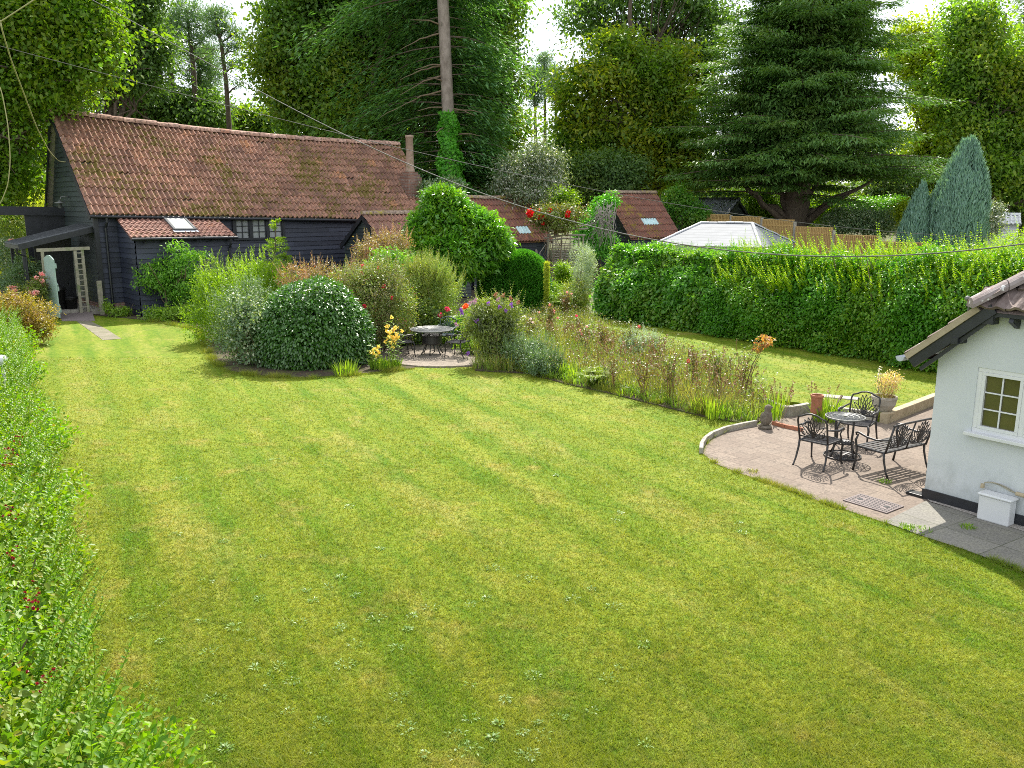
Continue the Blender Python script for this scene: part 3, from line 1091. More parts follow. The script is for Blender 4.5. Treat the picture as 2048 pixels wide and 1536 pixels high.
# ramp mat
mb = MB()
q = [G(113, 622, 0.16), G(183, 620, 0.16), G(190, 641, 0.03), G(124, 641, 0.03)]
lo = Vector((0, 0, -0.03))
mb.add(q + [p + lo for p in q], [(0, 3, 2, 1), (4, 5, 6, 7), (0, 1, 5, 4), (1, 2, 6, 5), (2, 3, 7, 6), (3, 0, 4, 7)])
tag(mb.build('ramp', surf_mat('ramp_board', (0.16, 0.13, 0.12), (0.22, 0.18, 0.17), 8, 0.9, 0.5)), 'flat brown board ramp before the porch doorway', 'ramp')

# things kept in the porch
t = thing('barbecue', 'kettle barbecue with faded red lid in the dark porch', 'barbecue', B(-1.75, 1.3, 0.23))
mb = MB(); mb.lathe([(0.0, 0.26), (0.18, 0.24), (0.33, 0.14), (0.36, 0.02), (0.36, 0.0)], (0, 0, 0.92), 20)
mb.build('lid', M['terracotta'], t, True)
mb = MB(); mb.lathe([(0.36, 0.0), (0.34, -0.12), (0.2, -0.26), (0.0, -0.28)], (0, 0, 0.915), 20)
mb.build('bowl', M['grey_iron'], t, True)
for k in range(3):
    a = k * 2.1
    mb = MB(); mb.tube([(0.2 * math.cos(a), 0.2 * math.sin(a), 0.72), (0.34 * math.cos(a), 0.34 * math.sin(a), 0.0)], 0.016, 6)
    mb.build('leg', M['grey_iron'], t)


def bin_(name, label, loc, r, h, lid=True):
    t = thing(name, label, 'bin', loc)
    mb = MB(); mb.lathe([(r * 0.82, 0), (r * 0.98, h), (r * 1.05, h), (r * 1.05, h - 0.04), (r, h - 0.05)], (0, 0, 0), 20)
    mb.build('body', M['plastic_black'], t, True)
    mb = MB(); mb.lathe([(r * 1.08, h + 0.002), (r * 1.0, h + 0.05), (r * 0.4, h + 0.1), (0.06, h + 0.11), (0.05, h + 0.15), (0, h + 0.15)], (0, 0, 0), 20)
    mb.build('lid', M['plastic_black'], t, True)


bin_('storage_bin', 'tall black lidded bin beside the barbecue in the porch', B(-1.42, 0.85, 0.23), 0.27, 0.82)
bin_('storage_bin', 'low black lidded tub beside the tall bin in the porch', B(-1.02, 0.75, 0.23), 0.26, 0.42)

# dark board fence left of the gate
t = thing('board_fence', 'low dark weathered board fence left of the green gate', 'fence', B(-3.4, 0.1))
inv = Matrix.Translation(-B(-3.4, 0.1))
mb = MB()
for k in range(22):
    s = -2.3 - k * 0.17
    mb.bar(B(s, 0.05 + 0.02 * (k % 2), 0), B(s, 0.05, 1.15 + RND.uniform(-0.05, 0.05)), 0.14, 0.02, BB)
o = mb.build('panel', surf_mat('dark_fence', (0.05, 0.045, 0.04), (0.11, 0.10, 0.085), 8, 0.9, 0.4), t); o.matrix_parent_inverse = inv
for s in (-2.4, -4.2, -6.0):
    mb = MB(); mb.bar(B(s, 0.14, 0), B(s, 0.14, 1.3), 0.1, 0.1, BB)
    o = mb.build('post', M['old_timber'], t); o.matrix_parent_inverse = inv


def small_gabled(name, label, cat, origin, ang, L, Wd, he, hr, mt, mr, rows, rolls, over=0.25, sag=0.0, wall=None, back=None, clear=None):
    """a little board shed, ridge along its own x axis; walls, roof > ridge_tiles, barge_board"""
    t = thing(name, label, cat, origin, ang)
    wm = wall or M['boards']
    half = Wd / 2
    cl = lambda z: (0, 1) if z < he else ((z - he) / (hr - he) * 0.5, 1 - (z - he) / (hr - he) * 0.5)
    mb = MB()
    boards(mb, (0, 0), (L, 0), 0.05, he, (0, -1), 0.17)
    boards(mb, (L, Wd), (0, Wd), 0.05, he, (0, 1), 0.17)
    boards(mb, (0, Wd), (0, 0), 0.05, hr - 0.08, (-1, 0), 0.17, clip=cl)
    boards(mb, (L, 0), (L, Wd), 0.05, hr - 0.08, (1, 0), 0.17, clip=cl)
    mb.build('wall', wm, t)
    sl = (hr - he) / half
    o = 0.22
    e0, e1 = Vector((-over, -o, he - sl * o)), Vector((L + over, -o, he - sl * o))
    r0, r1 = Vector((-over, half, hr)), Vector((L + over, half, hr))
    k0, k1 = Vector((-over, Wd + o, he - sl * o)), Vector((L + over, Wd + o, he - sl * o))
    mb = MB()
    sk = (lambda u, v: clear[0] < u < clear[1] and clear[2] < v < clear[3]) if clear else None
    tiled(mb, e0, e1, r0, r1, rows, rolls, 0.085, 0.055, sag, skip=sk)
    tiled(mb, k1, k0, r1, r0, rows, rolls, 0.04, 0.04, sag)
    dz = Vector((0, 0, -0.05)); dr = Vector((0, 0, -0.06 - sag))
    mb.quad(e0 + dz, e1 + dz, r1 + dr, r0 + dr)
    mb.quad(k1 + dz, k0 + dz, r0 + dr, r1 + dr)
    rf = mb.build('roof', mt, t)
    if clear:
        mb = MB()
        tiles = rolls // 2
        tu = [i for i in range(tiles) if clear[0] < (i + 0.5) / tiles < clear[1]]
        rv = [r for r in range(rows) if clear[2] < (r + 0.56) / rows < clear[3]]
        ua, ub, va, vb = tu[0] / tiles, (tu[-1] + 1) / tiles, rv[0] / rows, (rv[-1] + 1) / rows
        a, b = e0.lerp(e1, ua), e0.lerp(e1, ub)
        c, d = r0.lerp(r1, ua), r0.lerp(r1, ub)
        tiled(mb, a.lerp(c, va), b.lerp(d, va), a.lerp(c, vb), b.lerp(d, vb), 1, 2 * len(tu), 0.065, 0.045)
        mb.build('clear_tile', M['clear_sheet'], rf)
    mb = MB()
    ridge_run(mb, r0 + Vector((0, 0, 0.03)), r1 + Vector((0, 0, 0.03)), max(4, int(L / 0.5)), 0.14, sag)
    mb.build('ridge_tiles', mr, rf)
    for a, b in ((e0, r0), (k0, r0), (e1, r1), (k1, r1)):
        mb = MB()
        mb.bar(a + Vector((0, 0, -0.12)), b + Vector((0, 0, -0.12)), 0.04, 0.18)
        mb.build('barge_board', M['black_paint'], t)
    return t

small_gabled('outhouse', 'small black gabled outhouse with pale orange pantiles in front of the barn', 'outhouse', B(10.26, -4.81), TH, 4.6, 3.5, 2.62, 3.86,
             M['outhouse_tile'], M['old_ridge'], 4, 22, over=0.12, wall=M['gable_boards'])
small_gabled('tiled_shed', 'black shed with lichened red tile roof and a white shell hung on its wall', 'shed', (-1.95, 43.25, 0), R(43), 5.3, 3.6, 2.62, 4.72,
             M['mossy_tile'], M['old_ridge'], 6, 26, over=0.2, sag=0.14, clear=(0.60, 0.74, 0.16, 0.34))
small_gabled('tiled_shed', 'small black shed with steep lichened tiles, ivy covering its gable', 'shed', (6.6, 48.0, 0.3), R(30), 3.3, 4.4, 2.35, 4.62,
             M['mossy_tile'], M['old_ridge'], 7, 20, over=0.2, clear=(0.38, 0.66, 0.33, 0.5))
small_gabled('garden_shed', 'dark garden shed with pale felt roof beneath the dark cypress', 'shed', (10.8, 59.4, 1.4), R(-40), 4.2, 3.0, 2.25, 3.2,
             M['lead'], M['felt'], 4, 16, over=0.15, wall=M['gable_boards'])
small_gabled('garden_shed', 'tiny white roofed shed beside the tall blue conifer', 'shed', (30.6, 56.5, 1.4), R(-25), 2.2, 1.6, 1.75, 2.2,
             surf_mat('white_roof', (0.6, 0.6, 0.6), (0.75, 0.75, 0.75), 3, 0.6, 0.1), M['white_paint'], 3, 10, over=0.1, wall=M['white_paint'])

# pale shell on the shed wall
t = Matrix.Rotation(R(43), 3, 'Z')
mb = MB()
mb.ball(Vector((-1.95, 43.25, 0)) + t @ Vector((4.35, -0.09, 1.75)), 0.16, 10, 7, (0.55, 0.4, 1.25))
tag(mb.build('wall_ornament', M['stone'], smooth=True), 'pale oval ornament hung on the black shed wall', 'ornament')

# ---------------------------------------------------------------- hipped garden room
t = thing('garden_room', 'garden room with pale grey hipped roof rising behind the hedge', 'garden room', (10.8, 38.0, 0), math.atan2(-0.545, 0.838))
# local x runs along the front (to the right), local -x to the left; y goes back
Fx, Fy, ze, zr = 4.5, 4.8, 2.45, 3.42


def gx(x, y, z):
    return Vector((-Fx + x, y, z))


m, n, b = new_mat('pale_roof')
p = pos(n)
s = n.nodes.new('ShaderNodeSeparateXYZ'); n.links.new(p, s.inputs[0])
q = n.nodes.new('ShaderNodeMath'); q.operation = 'MULTIPLY'; q.inputs[1].default_value = 9.0
n.links.new(s.outputs['Z'], q.inputs[0])
fr = n.nodes.new('ShaderNodeMath'); fr.operation = 'FRACT'; n.links.new(q.outputs[0], fr.inputs[0])
col = ramp(n, noise(n, p, 2, 5), [(0.3, (0.20, 0.21, 0.225)), (0.7, (0.25, 0.26, 0.275))])
col = mix(n, ramp(n, fr.outputs[0], [(0.0, 1.0), (0.14, 0.0)]), col, (0.08, 0.085, 0.095))
n.links.new(col, b.inputs['Base Color']); b.inputs['Roughness'].default_value = 0.7
b.inputs['Specular IOR Level'].default_value = 0.15
M['pale_roof'] = m
mb = MB()
o_ = 0.3
c = [gx(-o_, -o_, ze), gx(Fx + o_, -o_, ze), gx(Fx + o_, Fy + o_, ze), gx(-o_, Fy + o_, ze)]
r0, r1 = gx(Fx / 2 - 1.25, Fy / 2, zr), gx(Fx / 2 + 1.25, Fy / 2, zr)
mb.add(c + [r0, r1], [(0, 1, 5, 4), (1, 2, 5), (2, 3, 4, 5), (3, 0, 4)])
rf = mb.build('roof', M['pale_roof'], t)
mb = MB()
for a, bq in ((c[0], r0), (c[3], r0), (c[1], r1), (c[2], r1), (r0, r1)):
    ridge_run(mb, a, bq, max(3, int((a - bq).length / 0.4)), 0.07)
mb.build('ridge_tiles', surf_mat('pale_ridge', (0.32, 0.33, 0.35), (0.42, 0.42, 0.44), 5, 0.5, 0.2), rf)
mb = MB()
mb.bar(gx(0, 0, ze / 2), gx(Fx, 0, ze / 2), 0.12, ze); mb.bar(gx(Fx, 0, ze / 2), gx(Fx, Fy, ze / 2), 0.12, ze - 0.004)
mb.bar(gx(0, 0, ze / 2), gx(0, Fy, ze / 2), 0.12, ze - 0.004); mb.bar(gx(0, Fy, ze / 2), gx(Fx, Fy, ze / 2), 0.12, ze)
mb.build('wall', M['white_paint'], t)
mb = MB()
for i in range(3):
    mb.quad(gx(0.3 + i * 1.35, -0.075, 0.5), gx(1.5 + i * 1.35, -0.075, 0.5), gx(1.5 + i * 1.35, -0.075, 2.2), gx(0.3 + i * 1.35, -0.075, 2.2))
mb.build('window', M['glass_pale_reflection'], t)

# ---------------------------------------------------------------- panel fence
t = thing('panel_fence', 'golden brown closeboard fence panels between grey concrete posts', 'fence', (12.8, 50, 1.4))
inv = Matrix.Translation(-Vector((12.8, 50, 1.4)))
fp = [AT(1400, 428, 52.2), AT(1462, 432, 50), AT(1524, 438, 47.8), AT(1590, 446, 45.6), AT(1668, 462, 43.2), AT(1760, 478, 41), AT(1860, 490, 39)]
for i, p in enumerate(fp):
    mb = MB(); mb.bar(Vector((p.x, p.y, 0)), p + Vector((0, 0, 0.06)), 0.13, 0.13, (1, 0, 0))
    o = mb.build('post', M['stone'], t); o.matrix_parent_inverse = inv
    if i + 1 < len(fp):
        a, c2 = p, fp[i + 1]
        d = (c2 - a); L = Vector((d.x, d.y, 0)).length
        mb = MB()
        k = int(L / 0.12)
        z1 = min(a.z, c2.z) + (0.0 if i % 2 else 0.02)
        zt = a.z if i < 3 else (a.z + c2.z) / 2
        for j in range(k):
            q0 = 0.03 + 0.94 * j / k
            pp = a.lerp(c2, q0 + 0.47 / k)
            mb.bar(Vector((pp.x, pp.y, zt - 1.9)), Vector((pp.x, pp.y, zt - 0.04)), 0.02 + 0.012 * (j % 2), L / k * 1.02, d.cross(Vector((0, 0, 1))))
        st, en = a.lerp(c2, 0.03), a.lerp(c2, 0.97)
        st.z = en.z = zt - 0.02
        mb.bar(st, en, 0.06, 0.04)
        for dz in (-0.3, -1.0, -1.7):
            mb.bar(st + Vector((0, -0.03, dz)), en + Vector((0, -0.03, dz)), 0.04, 0.07)
        o = mb.build('panel', M['fence_wood'], t); o.matrix_parent_inverse = inv
        mb = MB()
        st.z = en.z = zt - 2.4
        mb.bar(st, en, 0.05, 0.98)
        o = mb.build('gravel_board', M['stone'], t); o.matrix_parent_inverse = inv

# ---------------------------------------------------------------- white cottage
C0 = Vector((6.14, 12.05, 0))
t = thing('cottage', 'white rendered cottage gable with black plinth and grey tiled half hip', 'cottage', C0, SITE)
WD, DP = 4.6, 8.0
SL = 0.846
mb = MB()
hz = lambda k: min(2.22 + SL * k * 0.98, 2.9) if k < WD / 2 else min(2.22 + SL * (WD - k) * 0.98, 2.9)
ks = [0, 0.4, 0.8, WD - 0.8, WD - 0.4, WD]
front = [Vector((0, 0, 0))] + [Vector((k, 0, hz(k))) for k in ks] + [Vector((WD, 0, 0))]
# front wall as quads around the window opening (k 0.57..2.45, z 1.17..2.09)
wk0, wk1, wz0, wz1 = 0.57, 2.45, 1.17, 2.09
mb.add([(0, 0, 0), (wk0, 0, 0), (wk0, 0, hz(wk0)), (0, 0, hz(0))], [(0, 1, 2, 3)])
mb.add([(wk0, 0, 0), (wk1, 0, 0), (wk1, 0, wz0), (wk0, 0, wz0)], [(0, 1, 2, 3)])
mb.add([(wk0, 0, wz1), (wk1, 0, wz1), (wk1, 0, 2.9), (0.8, 0, 2.9), (wk0, 0, hz(wk0))], [(0, 1, 2, 3, 4)])
mb.add([(wk1, 0, 0), (WD, 0, 0), (WD, 0, hz(WD)), (WD - 0.8, 0, 2.9), (wk1, 0, 2.9)], [(0, 1, 2, 3, 4)])
mb.add([(0, 0, 0), (0, 0, 2.22), (0, DP, 2.22), (0, DP, 0)], [(0, 1, 2, 3)])
mb.add([(WD, 0, 0), (WD, DP, 0), (WD, DP, 2.22), (WD, 0, 2.22)], [(0, 1, 2, 3)])
rv = 0.09
mb.add([(wk0, 0, wz0), (wk0, 0, wz1), (wk0, rv, wz1), (wk0, rv, wz0)], [(0, 1, 2, 3)])
mb.add([(wk1, 0, wz0), (wk1, rv, wz0), (wk1, rv, wz1), (wk1, 0, wz1)], [(0, 1, 2, 3)])
mb.add([(wk0, 0, wz1), (wk1, 0, wz1), (wk1, rv, wz1), (wk0, rv, wz1)], [(0, 1, 2, 3)])
mb.build('wall', M['render'], t)
mb = MB()
mb.box((WD / 2, -0.012, 0.08), (WD + 0.05, 0.03, 0.17)); mb.box((-0.012, DP / 2 + 0.01, 0.08), (0.03, DP - 0.02, 0.168))
mb.build('plinth', M['black_paint'], t)
# window
mb = MB()
for z in (wz0 + 0.03, wz1 - 0.03):
    mb.box(((wk0 + wk1) / 2, 0.045, z), (wk1 - wk0, 0.07, 0.06))
for k in (wk0 + 0.03, wk0 + 0.64, wk0 + 1.25, wk1 - 0.03):
    mb.box((k, 0.046, (wz0 + wz1) / 2), (0.07, 0.068, wz1 - wz0 - 0.121))
w = mb.build('window', M['white_paint'], t, bevel=0.006)
ls = [(wk0 + 0.065, wk0 + 0.605), (wk0 + 0.675, wk0 + 1.215), (wk0 + 1.285, wk1 - 0.065)]
mb = MB()
for a, bq in ls:
    za, zb = wz0 + 0.06, wz1 - 0.06
    for z in (za + 0.022, zb - 0.022):
        mb.box(((a + bq) / 2, 0.03, z), (bq - a, 0.05, 0.044))
    for k in (a + 0.022, bq - 0.022):
        mb.box((k, 0.031, (za + zb) / 2), (0.044, 0.048, zb - za - 0.089))
    mb.box(((a + bq) / 2, 0.036, (za + zb) / 2), (0.02, 0.02, zb - za - 0.09))
    for i in (1, 2):
        mb.box(((a + bq) / 2, 0.0365, za + 0.044 + (zb - za - 0.088) * i / 3), (bq - a - 0.09, 0.018, 0.02))
mb.build('sash', M['white_paint'], w, bevel=0.004)
mb = MB()
for a, bq in ls:
    mb.quad((a, 0.05, wz0 + 0.06), (bq, 0.05, wz0 + 0.06), (bq, 0.05, wz1 - 0.06), (a, 0.05, wz1 - 0.06))
mb.build('pane', M['glass_olive_reflection'], w)
mb = MB()
mb.box(((wk0 + wk1) / 2, -0.025, wz0 - 0.022), (wk1 - wk0 + 0.12, 0.15, 0.05))
mb.build('sill', M['white_paint'], w, bevel=0.008)
# roof: left slope, right slope, half hip
e = -0.36
ov = -0.24
zt = lambda k: 2.16 + SL * (k - e)
kh = 0.55
orr = 1.5
mid = WD / 2
mb = MB()
E0, E1 = Vector((e, ov, 2.16)), Vector((e, DP, 2.16))
R0, R1 = Vector((mid, ov, zt(mid))), Vector((mid, DP, zt(mid)))


def skipL(u, v):
    k = e + v * (mid - e); o_ = ov + u * (DP - ov)
    return k > kh and o_ < ov + (k - kh) / (mid - kh) * (orr - ov) - 0.05


tiled(mb, E1, E0, R1, R0, 9, 40, 0.03, 0.03, skip=lambda u, v: skipL(1 - u, v))
X = lambda p: Vector((WD - p.x, p.y, p.z))
tiled(mb, X(E0), X(E1), X(R0), X(R1), 9, 40, 0.03, 0.03, skip=skipL)
H0, H1 = Vector((kh - 0.05, ov, zt(kh))), Vector((WD - kh + 0.05, ov, zt(kh)))
T0, T1 = Vector((kh - 0.05, orr, zt(mid))), Vector((WD - kh + 0.05, orr, zt(mid)))


def skipH(u, v):
    k = kh + u * (WD - 2 * kh)
    w_ = v * (mid - kh)
    return k < kh + w_ - 0.12 or k > WD - kh - w_ + 0.12


tiled(mb, H0, H1, T0, T1, 6, 16, 0.045, 0.04, skip=skipH)
dz = Vector((0, 0, -0.04))
P3 = Vector((mid, orr, zt(mid)))
hh0, hh1 = Vector((kh, ov, zt(kh))), Vector((WD - kh, ov, zt(kh)))
mb.add([p + dz for p in (E0, hh0, P3, R1, E1)], [(0, 1, 2, 3, 4)])
mb.add([p + dz for p in (X(E0), X(hh0), P3, R1, X(E1))], [(4, 3, 2, 1, 0)])
mb.add([p + dz for p in (hh0, hh1, P3)], [(0, 1, 2)])
rf = mb.build('roof', M['grey_tile'], t)
mb = MB()
ridge_run(mb, hh0 + Vector((-0.05, -0.06, 0.02)), P3 + Vector((0, 0, 0.05)), 6, 0.115)
ridge_run(mb, hh1 + Vector((0.05, -0.06, 0.02)), P3 + Vector((0, 0, 0.05)), 6, 0.115)
ridge_run(mb, P3 + Vector((0, 0, 0.05)), R1 + Vector((0, 0, 0.05)), 14, 0.115)
m, n, b = new_mat('lichen_ridge')
p = pos(n)
col = ramp(n, noise(n, p, 6, 5, 0.7), [(0.3, (0.17, 0.13, 0.12)), (0.7, (0.30, 0.26, 0.25))])
col = mix(n, ramp(n, noise(n, p, 9, 3, 0.6), [(0.6, 0.0), (0.63, 1.0)]), col, (0.6, 0.59, 0.57))
col = mix(n, ramp(n, noise(n, p, 12, 3, 0.6), [(0.66, 0.0), (0.69, 1.0)]), col, (0.25, 0.10, 0.07))
n.links.new(col, b.inputs['Base Color']); b.inputs['Roughness'].default_value = 0.9
bump(n, b, noise(n, p, 30, 4, 0.7), 0.6, 0.02)
mb.build('hip_tiles', m, rf)
# verge: tan undercloak, black barge boards
nv = Vector((-SL, 0, 1)).normalized()
mb = MB()
a, c2 = Vector((e, ov - 0.012, 2.16)), Vector((kh + 0.03, ov - 0.012, zt(kh + 0.03)))
mb.bar(a - nv * 0.035, c2 - nv * 0.035, 0.05, 0.085)
M['mortar'] = surf_mat('mortar', (0.28, 0.225, 0.15), (0.38, 0.32, 0.22), 6, 0.95, 0.5)
mb.build('undercloak', M['mortar'], t)
mb = MB(); mb.bar(X(a - nv * 0.035), X(c2 - nv * 0.035), 0.05, 0.085); mb.build('undercloak', M['mortar'], t)
mb = MB()
for f_ in (lambda p: p, X):
    mb.bar(f_(a - nv * 0.15 + Vector((-0.0, 0.02, 0))), f_(c2 - nv * 0.15 + Vector((0.12, 0.02, 0.10))), 0.04, 0.14)
    mb.bar(f_(a - nv * 0.245 + Vector((0.06, 0.05, 0.0))), f_(c2 - nv * 0.245 + Vector((0.1, 0.05, 0.1))), 0.03, 0.05)
    mb.box(f_(Vector((0.33, -0.13, 2.45))), (0.09, 0.26, 0.09))
    mb.box(f_(Vector((kh + 0.13, -0.15, zt(kh) - 0.13))), (0.24, 0.17, 0.15))
mb.box((WD / 2, ov + 0.03, zt(kh) - 0.06), (WD - 2 * kh, 0.03, 0.07))
for k in np.arange(1.02, WD - 0.6, 0.45):
    mb.bar(Vector((k, -0.2, zt(kh) - 0.10)), Vector((k, 0.0, zt(kh) - 0.20)), 0.06, 0.11)
# soffits
mb.add([(e + 0.06, ov + 0.03, 2.10), (e + 0.06, DP, 2.10), (0, DP, 2.14), (0, ov + 0.03, 2.14)], [(0, 1, 2, 3)])
mb.build('barge_board', M['black_paint'], t)
mb = MB()
pts = []
for k in range(9):
    an = math.pi * k / 8
    pts.append((e - 0.07 - 0.065 * math.cos(an), 2.12 - 0.07 * math.sin(an)))
vs = [(x, ov - 0.03, z) for x, z in pts] + [(x, DP, z) for x, z in pts] + [(x * 1.0, ov - 0.03, z) for x, z in pts]
mb.add(vs, [(k, k + 1, 10 + k, 9 + k) for k in range(8)] + [tuple(range(18, 27))])
mb.build('gutter', M['lead'], t, bevel=0)
mb = MB()
mb.tube([(kh - 0.1, ov + 0.03, zt(kh - 0.1) + 0.0), (kh - 0.1, ov + 0.03, zt(kh - 0.1) + 0.17)], 0.012, 6)
mb.ball((kh - 0.13, ov + 0.03, zt(kh - 0.1) + 0.2), 0.035, 10, 6)
mb.build('vent_cowl', M['grey_iron'], t, True)

# white cabinet against the wall
t = thing('utility_cabinet', 'white lidded utility cabinet at the cottage wall, hose looped on top', 'cabinet', C0, SITE)
mb = MB()
mb.box((1.09, -0.13, 0.19), (0.42, 0.19, 0.35))
mb.build('body', M['white_paint'], t, bevel=0.02)
mb = MB()
mb.box((1.09, -0.135, 0.385), (0.46, 0.23, 0.04))
mb.build('lid', M['white_paint'], t, bevel=0.02)
mb = MB()
mb.tube([(0.84, -0.06, 0.42), (0.86, -0.05, 0.5), (0.96, -0.04, 0.53), (1.08, -0.04, 0.51), (1.2, -0.045, 0.47), (1.30, -0.05, 0.46)], 0.009, 8)
for k in range(16):
    q = k / 15
    mb.ball((0.9 + 0.36 * q, -0.043, 0.515 + 0.02 * math.sin(q * 3.1) - 0.05 * q * q), 0.012, 6, 4)
mb.build('hose', M['old_timber'], t, True)
mb = MB()
mb.tube([(1.28, -0.05, 0.46), (1.42, -0.05, 0.455)], 0.028, 10)
mb.build('valve', M['sleeper'], t)
mb = MB()
mb.box((0.84, -0.06, 0.45), (0.04, 0.04, 0.06))
mb.build('hose_clip', M['sleeper'], t)

# ---------------------------------------------------------------- edgings
S0 = Vector((7.42, 16.47, 0)); sdir = Vector((0.735, 0.68, 0)).normalized()
for i, lab in enumerate(('stained timber sleeper at the corner of the raised lawn', 'long timber sleeper continuing the raised lawn edge toward the cottage', 'timber sleeper of the lawn edge half hidden behind the cottage')):
    mb = MB()
    a = S0 + sdir * (1.32 * i + 0.005); bq = S0 + sdir * (1.32 * (i + 1) - 0.012)
    mb.bar(a + Vector((0, 0, 0.11)), bq + Vector((0, 0, 0.11 + 0.01 * (i % 2))), 0.16, 0.22)
    tag(mb.build('sleeper', M['sleeper'], bevel=0.012), lab, 'sleeper', 'timber sleepers edging the raised lawn')
ed = [Vector((7.35, 16.60, 0)), Vector((6.25, 17.42, 0)), G(1575, 815, 0.2), G(1528, 797, 0.2)]
mb = MB()
for a, bq in zip(ed[:-1], ed[1:]):
    a, bq = Vector((a.x, a.y, 0.1)), Vector((bq.x, bq.y, 0.1))
    d = (bq - a); L = d.length; k = max(2, int(L / 0.6))
    for j in range(k):
        mb.bar(a + d * (j / k + 0.005), a + d * ((j + 1) / k - 0.005) + Vector((0, 0, RND.uniform(-0.01, 0.01))), 0.12, 0.23)
tag(mb.build('lawn_edging', M['stone'], bevel=0.012), 'pale stone edging along the raised lawn above the patio', 'edging')
ar = [G(*p) for p in [(1402, 908), (1403, 897), (1409, 887), (1423, 876), (1450, 865), (1485, 857), (1512, 852)]]
mb = MB()
for a, bq in zip(ar[:-1], ar[1:]):
    mb.bar(a + Vector((0, 0, 0.05)), bq + Vector((0, 0, 0.05)), 0.07, 0.14)
tag(mb.build('patio_kerb', M['stone'], bevel=0.01), 'curved stone kerb between the patio and the lawn', 'kerb')
ar = [G(*p) for p in [(1545, 850), (1570, 857), (1605, 864)]]
mb = MB()
for a, bq in zip(ar[:-1], ar[1:]):
    mb.bar(a + Vector((0, 0, 0.04)), bq + Vector((0, 0, 0.04)), 0.07, 0.09)
tag(mb.build('brick_edging', M['terracotta'], bevel=0.01), 'short reddish edging at the back of the patio beside the stone bird', 'edging')
for q, z, lab in (((1690, 836), 0.09, 'pale stone step slab behind the patio chairs, lower one'), ((1668, 812), 0.21, 'pale stone step slab on the raised lawn behind the terracotta pot')):
    g = G(*q)
    mb = MB(); mb.box((g.x, g.y, z - 0.04), (0.95, 0.3, 0.10), rz=-0.45)
    tag(mb.build('step_slab', M['stone'], bevel=0.015), lab, 'slab', 'stone step slabs by the patio')

# ---------------------------------------------------------------- cast metal furniture
def spiral(cx, cz, r0, turns, a0, sgn=1, n=14):
    return [(cx + r0 * (1 - 0.8 * i / n) * math.cos(a0 + sgn * turns * 2 * math.pi * i / n), cz + r0 * (1 - 0.8 * i / n) * math.sin(a0 + sgn * turns * 2 * math.pi * i / n)) for i in range(n + 1)]


def fan(mb, cx, z0, w, h, put, r=0.0075):
    """a fan of leaf loops with scrolls either side, in the plane put(x, z)"""
    for i in (-3, -2, -1, 0, 1, 2, 3):
        tx = i / 3 * w * 0.46
        tz = h * (1.0 - 0.045 * i * i)
        for sgn in (-1, 1):
            pts = []
            for k in range(9):
                q = k / 8
                bul = 0.11 * w * math.sin(math.pi * q) * sgn * (0.9 if i else 0.75)
                pts.append((cx + tx * q ** 1.25 + bul, z0 + tz * q))
            mb.tube([put(*p) for p in pts], r, 5)
    for sgn in (-1, 1):
        for (sx, sz, rr) in ((0.34, 0.22, 0.17), (0.18, 0.10, 0.10)):
            mb.tube([put(*p) for p in spiral(cx + sgn * sx * w, z0 + sz * h, rr * h, 1.4, -math.pi / 2, sgn)], r, 5)
        mb.tube([put(cx, z0), put(cx + sgn * w * 0.25, z0 + h * 0.02), put(cx + sgn * w * 0.44, z0 + h * 0.16), put(cx + sgn * w * 0.49, z0 + h * 0.45)], r, 5)


def by(z):
    return -0.235 - 0.13 * max(0, (z - 0.42) / 0.48)


